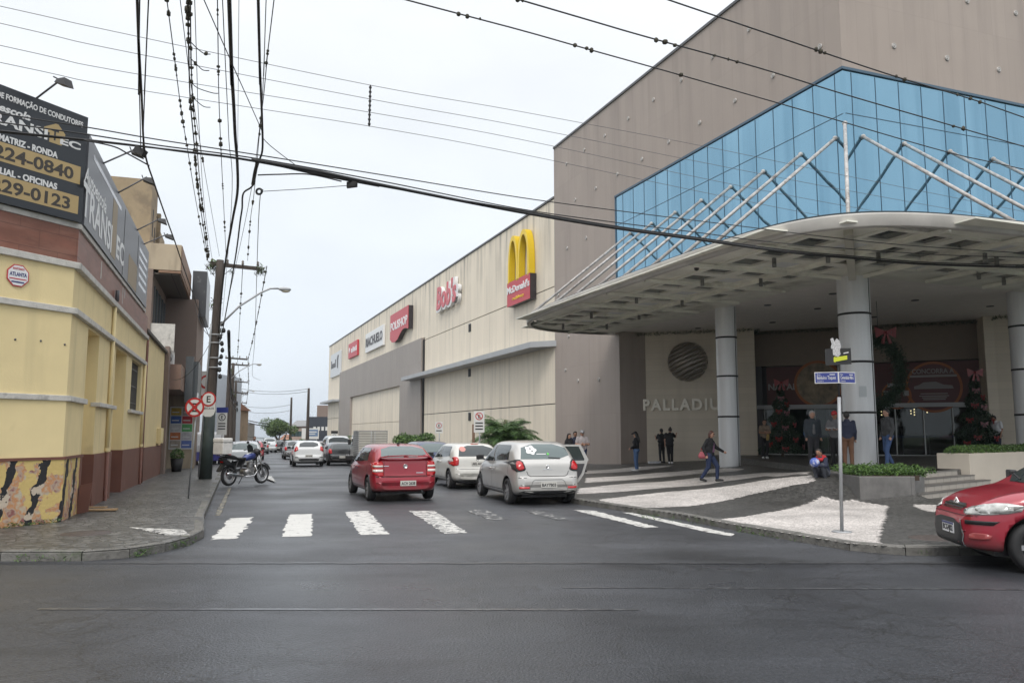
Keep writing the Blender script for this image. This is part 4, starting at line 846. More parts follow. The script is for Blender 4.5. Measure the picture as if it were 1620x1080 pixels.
tag(hd, 'low bright green hedge filling the front of the granite planter', 'hedge'); tag(hd2, 'low hedge at the rear of the granite planter around the column foot', 'hedge')
for o_, w0 in ((hd, 1),): pass
mb = MB(); mb.box(8.2, 9.55, 19.0, 20.2, .60, .715); mb.build('soil', M_SOIL); bpy.data.objects['soil'].parent = pl; bpy.data.objects['soil'].location = (-8.1, -18.9, 0)
for i, od in enumerate('first second third fourth fifth sixth seventh eighth ninth tenth'.split()):
    p = E_.to_2d() + dE * (.35 + i * .72) + nE * .45; n_ = 650
    c = RNG.normal(size=(n_, 3)); c /= np.linalg.norm(c, axis=1)[:, None]; c *= RNG.uniform(.6, 1, n_)[:, None] ** .5; c *= np.array([.40, .36, .25]); c[:, 2] = np.abs(c[:, 2])
    V, F = leaf_cloud(c + np.array([p.x, p.y, 1.12]), .06, RNG); o_ = arr_mesh('clipped_shrub', V, F, M_LEAFH, mi=RNG.choice(3, n_)); tag(o_, od + ' rounded shrub from the stairs end in the cream planter', 'shrub', 'shrubs in the cream planter')

# ============================================================ LEFT SIDE: DRIVING SCHOOL AND NEIGHBOUR
M_YEL = mat('yellow_wall_paint', (0.74, 0.605, 0.33), rough=.8, var=.05, vscale=1.5, bump=.12, bscale=30, c2=(0.36, 0.28, 0.13), c2amt=.35, c2thr=.62); add_streaks(M_YEL, (0.42, 0.35, 0.2), .35, 3, .25, .55, .75)
M_MAR = mat('maroon_dado_paint', (0.155, 0.062, 0.042), rough=.6, var=.12, vscale=2, c2=(0.24, 0.14, 0.11), c2amt=.5, c2thr=.6)
M_BAND = mat('red_stone_tiles', (0.20, 0.078, 0.05), rough=.45, var=.25, vscale=1.3, stretch=(1, 1, 4), c2=(0.27, 0.13, 0.09), c2amt=.6, c2thr=.5); add_joints(M_BAND, 1.0, .33, .006, .55, offset=.5)
M_LEDGE = mat('chalky_white_ledge', (0.52, 0.50, 0.46), rough=.85, var=.15, vscale=6, bump=.3, c2=(0.27, 0.26, 0.24), c2amt=.8, c2thr=.56)
# chipped yellow and black mural on the corner dado
M_MUR = mat('peeling_mural_paint', (0.5, 0.37, 0.1), rough=.8, bump=.5, bscale=14); n_, b_ = nodes_of(M_MUR)
def N(t, **k):
    q = n_.nodes.new(t)
    for a, v in k.items():
        if a in ('op',): q.operation = v
    return q
tt = N('ShaderNodeTexCoord'); sp_ = N('ShaderNodeSeparateXYZ'); n_.links.new(tt.outputs['Object'], sp_.inputs[0])
nzz = N('ShaderNodeTexNoise'); nzz.inputs['Scale'].default_value = 5; nzz.inputs['Detail'].default_value = 5; n_.links.new(tt.outputs['Object'], nzz.inputs[0])
def mth(op, a, b=None):
    q = n_.nodes.new('ShaderNodeMath'); q.operation = op
    for i, x in enumerate((a, b)):
        if x is None: continue
        if isinstance(x, (int, float)): q.inputs[i].default_value = x
        else: n_.links.new(x, q.inputs[i])
    return q.outputs[0]
u_ = mth('ADD', sp_.outputs[0], sp_.outputs[1]); z_ = sp_.outputs[2]
su = mth('SINE', mth('ADD', mth('MULTIPLY', mth('SUBTRACT', u_, mth('MULTIPLY', z_, .33)), 7.6), mth('MULTIPLY', nzz.outputs[0], 3.4)))
blk = mth('GREATER_THAN', su, .62)
nz3 = N('ShaderNodeTexNoise'); nz3.inputs['Scale'].default_value = 2.6; nz3.inputs['Detail'].default_value = 9; nz3.inputs['Roughness'].default_value = .6; n_.links.new(tt.outputs['Object'], nz3.inputs[0])
chip = mth('GREATER_THAN', mth('SUBTRACT', nz3.outputs[0], mth('MULTIPLY', z_, .085)), .435)
chipc = N('ShaderNodeValToRGB'); e_ = chipc.color_ramp.elements; e_[0].position = .36; e_[0].color = (.46, .40, .30, 1); e_[1].position = .66; e_[1].color = (.25, .10, .09, 1); q_ = e_.new(.5); q_.color = (.48, .22, .09, 1); q_ = e_.new(.58); q_.color = (.42, .33, .25, 1)
nz4 = N('ShaderNodeTexNoise'); nz4.inputs['Scale'].default_value = 7; nz4.inputs['Detail'].default_value = 6; n_.links.new(tt.outputs['Object'], nz4.inputs[0]); n_.links.new(nz4.outputs[0], chipc.inputs[0])
def mixc(f, a, b):
    q = n_.nodes.new('ShaderNodeMix'); q.data_type = 'RGBA'; n_.links.new(f, q.inputs[0])
    for i, x in ((6, a), (7, b)):
        if isinstance(x, tuple): q.inputs[i].default_value = (*x, 1)
        else: n_.links.new(x, q.inputs[i])
    return q.outputs[2]
n_.links.new(mixc(blk, mixc(chip, (.56, .42, .16), chipc.outputs[0]), mixc(mth('GREATER_THAN', nz3.outputs[0], .56), (.018, .018, .02), (.5, .42, .33))), b_.inputs['Base Color'])

P0 = (LA.x, LA.y, 0)
sch = thing('corner_building', 'yellow corner building with maroon dado, white ledges and a red tiled band', 'building', P0, LROT)
cd = Vector((-.712, -.702)); cn = Vector((.702, -.712))           # along the chamfer to the left, outward normal
def ring(off, y1=12.0):                                            # outline of both street faces, pushed out by off
    c0 = cd * 4; return [(off, y1), (off, off * .4), tuple(c0 + cn * off + Vector((0, 0))), (-9, c0.y - off)]
def strip(name, z0, z1, out_, m_, y1=12.0, par=sch, back=-.3, bev=0):
    A_ = ring(out_, y1); B_ = ring(back, y1); mb_ = MB(); mb_.prism(A_ + B_[::-1], z0, z1); return mb_.build(name, m_, par, bevel=bev)
mb = MB(); mb.prism([(-.34, 12), (-.34, -.1), (-2.9, -2.55), (-9, -2.5), (-9, 12)], -.6, 7.0); mb.build('core_wall', M_YEL, sch)
mb = MB(); A_ = ring(0, 1.75); B_ = ring(-.3, 1.75); mb.prism(A_ + B_[::-1], -.5, 3.82)
for a, b in ((3.15, 5.7), (7.7, 8.9), (11.2, 12.0)): mb.box(-.33, 0, a, b, -.6, 3.82)
mb.box(-.33, 0, 8.9, 11.2, -.6, 2.32)
mb.build('wall', M_YEL, sch); strip('wall_top', 3.82, 5.45, 0, M_YEL)
strip('dado_mural', -.5, 1.23, .025, M_MUR, 1.55); strip('dado_trim', 1.23, 1.28, .05, M_MAR, 1.75)
mb = MB()
mb.box(.0, .03, 1.55, 1.75, -.5, 1.23); mb.box(-.34, -.31, 1.75, 3.15, -.5, 1.25); mb.box(-.34, -.31, 5.7, 7.7, -.5, 1.25)
for a, b in ((3.13, 5.72), (7.68, 12.0)): mb.box(-.3, .03, a, b, -.6, 1.25)
mb.build('dado', M_MAR, sch)
strip('lower_ledge', 3.88, 3.99, .09, M_LEDGE, bev=.01); strip('upper_ledge', 4.72, 4.84, .10, M_LEDGE, bev=.01); strip('tile_band', 4.84, 5.47, .03, M_BAND); strip('sign_ledge', 5.47, 5.57, .07, M_LEDGE, 11.0, bev=.01)
A_ = ring(.07, 1.75); B_ = ring(-.1, 1.75); mb = MB(); mb.prism(A_ + B_[::-1], 2.28, 2.38); mb.build('sill', M_LEDGE, sch, bevel=.008)
for a, b in ((3.12, 5.6), (8.5, 11.5)): mb = MB(); mb.box(-.1, .10, a, b, 2.28, 2.37); mb.build('sill', M_LEDGE, sch, bevel=.008)
mb = MB(); mb.box(-.30, -.27, 8.9, 11.2, 2.32, 3.82); f = mb.build('window', mat('dark_window_glass', (.02, .022, .025), rough=.1), sch)
mb = MB()
for k in range(11): y = 8.98 + k * .215; mb.bar((-.1, y, 2.36), (-.1, y, 3.8), .02, .02)
for z in (2.6, 3.1, 3.6): mb.bar((-.1, 8.9, z), (-.1, 11.2, z), .02, .02)
mb.build('window_grille', M_DGREY, f)
for y, zt, mm_ in ((4.75, 4.75, M_YEL), (7.05, 0, None), (11.75, 3.9, M_YEL)):
    if mm_ is None: continue
    mb = MB(); mb.tube([(.05, y, zt), (.05, y, 1.25)], .045, 8, 0); mb.tube([(.06, y, 1.25), (.06, y, .05), (.16, y, -.0)], .048, 8, 1); mb.lathe([(.06, 1.28), (.06, 1.36)], (.05, y, 0), n=8, mi=0); mb.build('drainpipe', [M_YEL, M_MAR], sch)
mb = MB(); mb.tube([(.09, 4.72, 4.85), (.09, 4.72, 5.12)], .045, 8); mb.build('drain_stub', M_DGREY, sch)
for k, (y, z0, z1) in enumerate(((2.6, 5.02, 5.4), (6.0, 5.0, 5.42), (6.35, 5.2, 5.45))): mb = MB(); mb.box(.03, .034, y, y + .09, z0, z1); mb.build('lime_stain', M_LEDGE, sch)
for s, z in ((-.1, 3.3), (-.55, 3.32), (-1.0, 3.3)): p = cd * (-s) + cn * .0; mb = MB(); mb.ball((p.x, p.y, z), .022, 0, 6); mb.build('wall_plug', M_DGREY, sch)
def chamf(px, py, off=0.0):
    o = LA + (SXV * cn.x + SD * cn.y) * off; dd = SXV * (-cd.x) + SD * (-cd.y); nn = Vector((dd.y, -dd.x)); d = ray(px, py)
    k = (o.x * nn.x + o.y * nn.y) / (d.x * nn.x + d.y * nn.y); return ((d.x * k - o.x) * dd.x + (d.y * k - o.y) * dd.y, CAMH + d.z * k)
def onL(px, py, off=0.0):
    o = LA + SXV * off; nn = SXV; d = ray(px, py); k = (o.x * nn.x + o.y * nn.y) / (d.x * nn.x + d.y * nn.y)
    return ((d.x * k - o.x) * SD.x + (d.y * k - o.y) * SD.y, CAMH + d.z * k)
# annex
M_CAPD = mat('dark_wall_cap', (.10, .09, .08), rough=.8)
anx = thing('garage_annex', 'lower yellow annex with maroon dado between the corner building and the balcony block', 'building', P0, LROT)
mb = MB(); mb.box(-6, -.05, 12.02, 19.6, -.8, 5.0); mb.build('wall', M_YEL, anx); mb = MB(); mb.box(-.05, -.01, 12.02, 19.6, -.8, 1.22); mb.build('dado', M_MAR, anx)
mb = MB(); mb.box(-6.1, .06, 12.0, 19.7, 5.0, 5.1); mb.build('wall_cap', M_CAPD, anx); mb = MB(); mb.box(-.06, .12, 17.8, 18.8, 1.3, 1.9); mb.build('meter_box', M_YEL, anx, bevel=.02)
mb = MB(); mb.tube([(.03, 12.35, 4.9), (.03, 12.35, 1.3), (.05, 12.35, -.1)], .04, 8); mb.build('drainpipe', M_MAR, anx)
# octagonal alarm plaque
s_, z_o = chamf(27.5, 436); t = thing('alarm_plaque', 'small octagonal white plaque with red rim on the yellow chamfered wall', 'plaque', P0, LROT)
pc = -cd * s_ + cn * 0; ex_ = Vector((-cd.x, -cd.y, 0)); P8 = [(math.cos(R(22.5 + 45 * k)), math.sin(R(22.5 + 45 * k))) for k in range(8)]
mb = MB(); mb.plate([(a * .205, b * .205) for a, b in P8], Vector((pc.x, pc.y, z_o)) + Vector((cn.x, cn.y, 0)) * .012, ex_, (0, 0, 1), .008); mb.build('rim', MS['sign_red'], t)
mb = MB(); mb.plate([(a * .185, b * .185) for a, b in P8], Vector((pc.x, pc.y, z_o)) + Vector((cn.x, cn.y, 0)) * .021, ex_, (0, 0, 1), .003); mb.build('face', MS['sign_white'], t)
M_BLUE = mat('blue_ink', (.03, .04, .16), rough=.5); oo = Vector((pc.x, pc.y, z_o)) + Vector((cn.x, cn.y, 0)) * .026
text('ATLANTA', .09, M_BLUE, t, oo + Vector((0, 0, -.01)), ax=ex_, ay=(0, 0, 1), depth=.002, bold=.003, width=.30, align='CENTER')
text('MONITORADO', .05, MS['sign_red'], t, oo + Vector((0, 0, .10)), ax=ex_, ay=(0, 0, 1), depth=.002, bold=.001, width=.2, align='CENTER')
mb = MB()
for zz, w_, in ((-.06, .15), ): mb.obox(oo + Vector((0, 0, zz)), ex_ * w_, Vector((cn.x, cn.y, 0)) * .001, (0, 0, .009))
mb.build('small_print', MS['sign_red'], t); mb = MB(); mb.obox(oo + Vector((0, 0, -.115)), ex_ * .11, Vector((cn.x, cn.y, 0)) * .001, (0, 0, .012)); mb.build('small_print', M_BLUE, t)
# billboards
M_SIGNB = mat('black_sign_vinyl', (0.022, 0.026, 0.032), rough=.35); M_GOLD = mat('gold_vinyl', (0.40, 0.29, 0.13), rough=.4); M_SIGNG = mat('painted_sheen_side_vinyl', (0.10, 0.103, 0.115), rough=.38); M_TXT = mat('white_vinyl', (.66, .66, .65), rough=.4); M_TXTD = mat('dark_vinyl', (.04, .032, .025), rough=.4)  # side vinyl: grey lightened to carry its reflection in the base colour
bb = thing('front_billboard', 'black and gold driving school billboard with phone numbers on the chamfered corner', 'billboard', P0, LROT)
CN3 = Vector((cn.x, cn.y, 0)); OFF = .12
def C3(s, z, off=OFF): p = -cd * s; return Vector((p.x, p.y, z)) + CN3 * off
mb = MB(); mb.plate([(-3.9, 5.58), (.0, 5.58), (.0, 7.60), (-3.9, 7.60)], C3(0, 0, .02), ex_, (0, 0, 1), -.0 + .1); mb.build('sign_panel', M_SIGNB, bb)
def rtext(body, px, py, cap, W, m_=M_TXT, bold=.006, shear=0):
    s, z = chamf(px, py, OFF); k = text(body, cap / .72, m_, bb, (0, 0, 0), ax=(1, 0, 0), ay=(0, 1, 0), depth=.004, bold=bold, shear=shear)
    xs_ = [v.co.x for v in k.data.vertices]; w_ = max(xs_) - min(xs_)
    for v in k.data.vertices:
        X = s - (max(xs_) - v.co.x) * W / w_; v.co = C3(X, z + v.co.y, OFF + .004 + v.co.z)
    return k
def band(pt, pb, mat_=M_GOLD):
    s, z1 = chamf(*pt, OFF); _, z0 = chamf(*pb, OFF); mb_ = MB(); mb_.plate([(-3.9, z0), (s, z0), (s, z1), (-3.9, z1)], C3(0, 0, OFF + .001), ex_, (0, 0, 1), .002); mb_.build('gold_band', mat_, bb)
band((127.8, 264.4), (125.5, 292)); band((124.5, 311), (123, 339))
rtext('CENTRO DE FORMAÇÃO DE CONDUTORES', 131, 202, .10, 2.02, bold=.004)
rtext('Autoescola', 48, 191.5, .13, 1.02, bold=.006, shear=.25)
rtext('TRANSI', 74.5, 221, .19, 1.22, bold=.008); rtext('EC', 127, 238, .13, .40, bold=.006)
s, z = chamf(89, 222, OFF)
mb = MB(); mb.plate([(s - .13, z - .07), (s + .10, z - .07), (s + .16, z + .05), (s + .16, z + .16), (s + .02, z + .30), (s - .03, z + .30), (s - .24, z + .17), (s - .24, z + .10), (s - .13, z + .10)], C3(0, 0, OFF + .001), ex_, (0, 0, 1), .002); mb.build('gold_emblem', M_GOLD, bb)
rtext('T', 92, 224, .2, .14, M_SIGNB, .004)
rtext('MATRIZ - RONDA', 91, 250.7, .11, 1.05); rtext('3224-0840', 115.5, 284, .22, 1.62, M_TXTD, .008); rtext('FILIAL - OFICINAS', 90, 300, .11, 1.12); rtext('3229-0123', 110, 331, .22, 1.60, M_TXTD, .008)
sb_ = thing('side_billboard', 'long glossy grey driving school billboard along the street side of the corner building', 'billboard', P0, LROT)
mb = MB(); mb.box(.0, .10, 0.06, 10.7, 5.58, 7.34); mb.build('sign_panel', M_SIGNG, sb_)
mb = MB(); mb.box(.10, .106, 5.2, 5.23, 5.6, 7.25); mb.build('panel_joint', M_BLACK, sb_); mb = MB(); mb.box(.10, .106, 8.0, 8.02, 5.6, 7.25); mb.build('panel_joint', M_BLACK, sb_)
def stext(body, pa, pb, cap, m_=M_TXT, bold=.01, shear=0):
    y0, z0 = onL(*pa, .1); y1, z1 = onL(*pb, .1)
    k = text(body, cap / .72, m_, sb_, (0, 0, 0), ax=(1, 0, 0), ay=(0, 1, 0), depth=.004, bold=bold, shear=shear); xs_ = [v.co.x for v in k.data.vertices]; a, b = min(xs_), max(xs_)
    for v in k.data.vertices: t_ = (v.co.x - a) / (b - a); v.co = (.104 + v.co.z, y0 + (y1 - y0) * t_, (z0 + z1) / 2 + v.co.y)
stext('Autoescola', (134, 276), (167, 345), .30, shear=.2); stext('TRANSI', (129.5, 338), (175.5, 396), .62, bold=.02); stext('EC', (183, 405), (195, 421), .52, bold=.02)
mb = MB(); y, z = onL(181, 360, .1); mb.box(.10, .104, y - .35, y + .35, 5.7, 7.0); mb.build('gold_emblem', mat('faded_gold', (.27, .20, .11), rough=.5), sb_); mb = MB(); y, z = onL(210, 430, .1); mb.box(.10, .104, y - .9, y + .9, 5.62, 6.35); mb.build('gold_emblem', mat('faded_gold', (.27, .20, .11), rough=.5), sb_)
mb = MB()
for k in range(5): mb.box(.10, .104, 8.3 + .05 * k, 10.3, 6.9 - k * .24, 7.0 - k * .24)
mb.box(.10, .104, .6, 4.5, 7.02, 7.12); mb.build('small_print', mat('faded_white', (.38, .38, .4), rough=.2), sb_)
M_TRIM0 = mat('dark_lamp_shell', (.035, .035, .037), rough=.6)
def flood(lab, base, tip):
    t_ = thing('sign_floodlight', lab, 'floodlight', P0, LROT, group='floodlights on arms over the billboards')
    mb_ = MB(); mb_.tube([base, tip], .018, 6); mb_.build('arm', M_DGREY, t_)
    d = (Vector(tip) - Vector(base)).normalized(); mb_ = MB(); x = Vector((d.x, d.y, 0)).normalized(); y = Vector((-x.y, x.x, 0)); c = Vector(tip) + Vector((0, 0, -.09)) + x * .04
    v = [c + x * a * .12 + y * b * .10 + Vector((0, 0, -.05 + a * -.04)) for a, b in ((-1, -1), (1, -1), (1, 1), (-1, 1))] + [c + x * a * .08 + y * b * .08 + Vector((0, 0, .06)) for a, b in ((-1, -1), (1, -1), (1, 1), (-1, 1))]
    mb_.add(v, [(3, 2, 1, 0), (4, 5, 6, 7), (0, 1, 5, 4), (1, 2, 6, 5), (2, 3, 7, 6), (3, 0, 4, 7)]); mb_.tube([Vector(tip) - x * .1 + y * .1, Vector(tip) - x * .1 - y * .1], .012, 6); mb_.build('lamp_head', M_TRIM0, t_)
s, z = chamf(57, 162, .1); b0 = C3(s, 7.6, .1); flood('floodlight on an arm above the black and gold phone number billboard', b0, b0 + CN3 * .55 + ex_ * .1 + Vector((0, 0, .30)))
for (px, py, tx, ty, lab) in ((184, 289.5, 233, 280, 'second floodlight arm above the grey side billboard, in front of the concrete tower'), (214, 352.7, 256, 345, 'third floodlight arm above the grey side billboard, over the tower window slits'), (225, 377.7, 266, 370, 'farthest floodlight arm above the grey side billboard'), (160, 243, 213, 236, 'nearest floodlight arm above the grey side billboard')):
    y, z = onL(px, py, .05); b0 = Vector((.05, y, 7.26)); best = None
    for L_ in np.linspace(.4, 3, 53):
        q = LL(.05 + L_, y, 0); zz = CAMH + ray(tx, ty).z / ray(tx, ty).y * q.y; xx = ray(tx, ty).x / ray(tx, ty).y * q.y
        e_r = abs(xx - q.x)
        if best is None or e_r < best[0]: best = (e_r, L_, zz)
    flood(lab, b0, Vector((.05 + best[1], y, best[2])))
# ---- balcony block
M_TAN = mat('tan_render', (.40, .33, .24), rough=.85, var=.08, vscale=1.5); add_streaks(M_TAN, (.16, .13, .10), .55, 2.5, .35, .5, .7)
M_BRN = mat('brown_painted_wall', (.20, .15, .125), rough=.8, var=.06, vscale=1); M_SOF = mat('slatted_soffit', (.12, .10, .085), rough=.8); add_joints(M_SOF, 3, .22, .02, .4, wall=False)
M_CONT = mat('stained_concrete', (.30, .235, .155), rough=.9, var=.12, vscale=1.2, c2=(.14, .11, .085), c2amt=.5, c2thr=.5); M_WIN = mat('teal_window_glass', (.04, .07, .075), rough=.08)
bk2 = thing('balcony_building', 'brown two storey shop block with overhanging balcony and concrete tower', 'building', P0, LROT)
mb = MB(); mb.box(-14, -.7, 20.0, 26.5, -1, 8.6); mb.box(-14, .8, 26.5, 34, -1, 8.4); mb.build('wall', M_BRN, bk2)
mb = MB(); mb.box(-.05, .12, 19.6, 20.4, -1, 5.3); mb.build('pilaster', M_BRN, bk2)
mb = MB(); mb.box(-2.5, .36, 20.2, 27.2, 8.62, 9.75); mb.build('balcony', M_TAN, bk2, bevel=.01)
mb = MB(); mb.box(-.5, .375, 20.19, 27.21, 8.5, 8.6); mb.box(.36, .39, 20.25, 27.2, 8.66, 9.72); mb.build('balcony_side', mat('timber_panel', (.22, .125, .075), rough=.6, var=.2, vscale=2), bk2)
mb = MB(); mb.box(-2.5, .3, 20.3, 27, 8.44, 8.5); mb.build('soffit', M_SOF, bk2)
mb = MB(); mb.box(-1.5, .25, 20.1, 20.25, 5.15, 6.3); mb.box(-1.5, .12, 20.25, 22.5, 5.15, 5.3); mb.build('small_balcony', M_LEDGE, bk2)
mb = MB(); mb.box(-.72, -.68, 20.8, 25.8, 5.6, 8.0); f = mb.build('window', M_WIN, bk2); mb = MB()
for y in (20.8, 22.05, 23.3, 24.55, 25.8): mb.box(-.68, -.64, y - .03, y + .03, 5.6, 8.0)
mb.build('window_frame', M_DGREY, f)
mb = MB(); mb.box(-.7, .55, 20.42, 26.48, 3.55, 4.62); mb.build('shop_canopy', mat('copper_brown_panel', (.23, .145, .11), rough=.5), bk2)
mb = MB(); mb.box(.57, .9, 23.0, 23.35, 3.1, 5.2); mb.box(.57, 1.1, 23.35, 26.3, 3.2, 5.0); mb.build('sign_box', [mat('slate_panel', (.10, .11, .115), rough=.4)], bk2)
mb = MB(); mb.box(-.6, .97, 26.42, 26.48, -.6, 3.55); mb.build('shop_wall', M_TAN, bk2)
mb = MB(); mb.box(-.30, .2, 20.9, 21.5, 4.64, 5.1); f = mb.build('air_conditioner', M_TXT, bk2, bevel=.02); mb = MB(); mb.lathe([(.0, 20.885), (.17, 20.885), (.18, 20.9)], (-.05, 0, 4.87), axis='y', n=16); mb.build('fan_grille', M_DGREY, f)
mb = MB(); mb.box(.45, 1.15, 27.2, 31.5, 7.6, 10.0); mb.build('projecting_sign', mat('charcoal_sign', (.06, .06, .065), rough=.3, c2=(.2, .2, .2), c2amt=.6, c2thr=.58, var=.1), bk2, bevel=.02)
mb = MB(); mb.box(-9, -1.0, 21.0, 23.4, 8.6, 12.75); mb.box(-9, -1.05, 24.2, 28.2, 8.6, 11.6); mb.box(-9, -.85, 23.5, 23.8, 8.6, 11.9); mb.build('concrete_tower', M_CONT, bk2)
mb = MB(); mb.box(-1.0, -.985, 21.7, 21.95, 10.4, 11.6); mb.build('window_slit', M_DARK, bk2); mb = MB(); mb.box(-1.0, -.985, 22.6, 22.8, 9.8, 11.0); mb.build('window_slit', M_DARK, bk2)
# posters on the shop wall facing the camera
cols = [(.45, .30, .03), (.40, .33, .30), (.03, .10, .35), (.45, .04, .05), (.5, .5, .5), (.10, .38, .12), (.5, .16, .05), (.5, .48, .5), (.35, .3, .25), (.10, .16, .42)]
pst = thing('poster_board', 'board of colourful advertising posters on the shop wall behind the round road signs', 'poster board', P0, LROT)
mb = MB(); mb.box(-.25, .82, 26.38, 26.42, .92, 3.0); mb.build('board', M_TXT, pst)
for k, c in enumerate(cols):
    i, j = k % 2, k // 2; mb = MB(); mb.box(-.2 + i * .52, .27 + i * .52, 26.365, 26.379, 2.58 - j * .4, 2.94 - j * .4); f = mb.build('poster', mat('poster_%d_ink' % k if 0 else 'poster_ink_' + 'abcdefghij'[k], c, rough=.5, var=.25, vscale=6), pst)
    mb = MB(); mb.box(-.15 + i * .52, .17 + i * .52, 26.36, 26.364, 2.7 - j * .4, 2.75 - j * .4); mb.build('print', M_TXT, f)
# potted shrub
ps = thing('potted_shrub', 'green shrub in a tall black pot against the brown pilaster', 'potted plant', tuple(LL(.45, 22.0, -.1)), LROT)
mb = MB(); mb.lathe([(.0, 0), (.18, 0), (.27, .7), (.24, .7), (.22, .6), (0, .6)], n=14); mb.build('pot', M_BLACK, ps)
c = RNG.normal(size=(900, 3)); c /= np.linalg.norm(c, axis=1)[:, None]; c *= RNG.uniform(.4, 1, 900)[:, None] ** .4 * np.array([.30, .30, .28]); V, F = leaf_cloud(c + np.array([0, 0, .85]), .08, RNG); arr_mesh('foliage', V, F, M_LEAFH, ps, mi=RNG.choice(3, 900))
# broken board lying at the corner doorway
mb = MB(); mb.obox(LL(.35, 2.0, .155), LL(.35, 2.8, .15) * 0 + Vector((.32, .1, 0)), Vector((-.03, .10, 0)), (0, 0, .015)); mb.obox(LL(.2, 2.35, .18), Vector((.25, .02, 0)), Vector((-.01, .08, 0)), (0, 0, .012))
tag(mb.build('wood_scrap', mat('raw_wood', (.35, .23, .12), rough=.8)), 'broken pale boards lying on the pavement at the corner doorway', 'wood scrap')
mb = MB(); mb.obox(LL(.14, 1.55, .42), Vector((.10, .04, .02)), Vector((-.02, .05, 0)), (0.03, 0, .28)); tag(mb.build('loose_panel', M_MAR), 'maroon panel leaning at the end of the mural dado', 'panel')
# grass growing at wall foot and kerb
for (a, b, n_g, hgt) in ((C3(-1.6, 0, .05), C3(.0, 0, .05), 260, .07),):
    p0, p1 = LL(a.x, a.y, .13), LL(b.x, b.y, .13)
    t_ = RNG.uniform(0, 1, n_g); c = np.array([list(p0.lerp(p1, x)) for x in t_]); c[:, :2] += RNG.normal(size=(n_g, 2)) * .03; c[:, 2] += RNG.uniform(0, hgt, n_g)
    V, F = leaf_cloud(c, .06, RNG, aspect=5); o_ = arr_mesh('weeds', V, F, M_LEAFH, mi=RNG.choice(3, n_g)); o_['kind'] = 'stuff'
cc = []
for a, b, k in (((-6.6, 10.93), (-5.8, 10.93), 60), ((-5.2, 11.3), (-4.95, 12.2), 160), ((-4.95, 12.2), (-5.0, 12.9), 120), ((2.6, 16.3), (3.6, 15.2), 90), ((3.9, 14.2), (4.9, 12.2), 140), ((4.9, 12.2), (5.8, 11.4), 90)):
    for _ in range(k): t_ = random.random() ** 1.3; cc.append((a[0] + (b[0] - a[0]) * t_ + random.gauss(0, .03), a[1] + (b[1] - a[1]) * t_ + random.gauss(0, .03), random.uniform(0.0, .10)))
V, F = leaf_cloud(np.array(cc), .06, RNG, aspect=5); o_ = arr_mesh('kerb_weeds', V, F, M_LEAFH, mi=RNG.choice(3, len(cc))); o_['kind'] = 'stuff'

# ============================================================ VEHICLES
M_TYRE = mat('tyre_rubber', (.018, .018, .019), rough=.75, bump=.1); M_RIM = mat('silver_rim', (.42, .42, .43), rough=.3, metal=.7); M_TRIM = mat('black_plastic_trim', (.018, .018, .019), rough=.5)
M_CARGL = mat('tinted_car_glass', (.028, .036, .038), rough=.03, spec=.7); M_CARGL2 = mat('pale_rear_glass', (.075, .105, .105), rough=.04, spec=.8)
M_TAIL = mat('red_tail_lens', (.42, .012, .015), rough=.12, coat=.5); M_TAILW = mat('clear_lens', (.62, .56, .52), rough=.12, coat=.5); M_AMB = mat('orange_lens', (.55, .13, .03), rough=.15)
M_HEAD = mat('headlight_lens', (.40, .40, .38), rough=.12, metal=.35, coat=1.0, var=.45, vscale=12); M_PLATE = mat('grey_plate', (.52, .51, .47), rough=.4); M_PLT = mat('plate_ink', (.03, .03, .035), rough=.5); M_CHR = mat('chrome', (.7, .7, .7), rough=.12, metal=1); M_SHUT = mat('gap_and_cabin_dark', (.012, .012, .012), rough=.8)
def paint(name, c, metal=.0, rough=.28):
    m = mat(name, c, rough=rough, metal=metal, coat=.8, var=.04, vscale=1.5); n, b = nodes_of(m); src = base_socket(m)       # road film low on the doors and bumpers
    t = n.nodes.new('ShaderNodeTexCoord'); s = n.nodes.new('ShaderNodeSeparateXYZ'); n.links.new(t.outputs['Object'], s.inputs[0])
    z = n.nodes.new('ShaderNodeTexNoise'); z.inputs['Scale'].default_value = 7; z.inputs['Detail'].default_value = 6; n.links.new(t.outputs['Object'], z.inputs[0])
    a = n.nodes.new('ShaderNodeMath'); a.operation = 'MULTIPLY_ADD'; a.inputs[1].default_value = .45; n.links.new(z.outputs[0], a.inputs[0]); n.links.new(s.outputs[2], a.inputs[2])
    r = n.nodes.new('ShaderNodeMapRange'); r.inputs[1].default_value = .45; r.inputs[2].default_value = .72; r.inputs[3].default_value = .45; r.inputs[4].default_value = 0; n.links.new(a.outputs[0], r.inputs[0])
    mm = n.nodes.new('ShaderNodeMix'); mm.data_type = 'RGBA'; n.links.new(r.outputs[0], mm.inputs[0]); n.links.new(src, mm.inputs[6]); mm.inputs[7].default_value = (.10, .09, .08, 1); n.links.new(mm.outputs[2], b.inputs['Base Color'])
    return m
def chaikin(P, it=2):
    for _ in range(it):
        Q = [P[0]]
        for a, b in zip(P, P[1:]): Q += [(a[0] * .75 + b[0] * .25, a[1] * .75 + b[1] * .25), (a[0] * .25 + b[0] * .75, a[1] * .25 + b[1] * .75)]
        P = Q + [P[-1]]
    return P
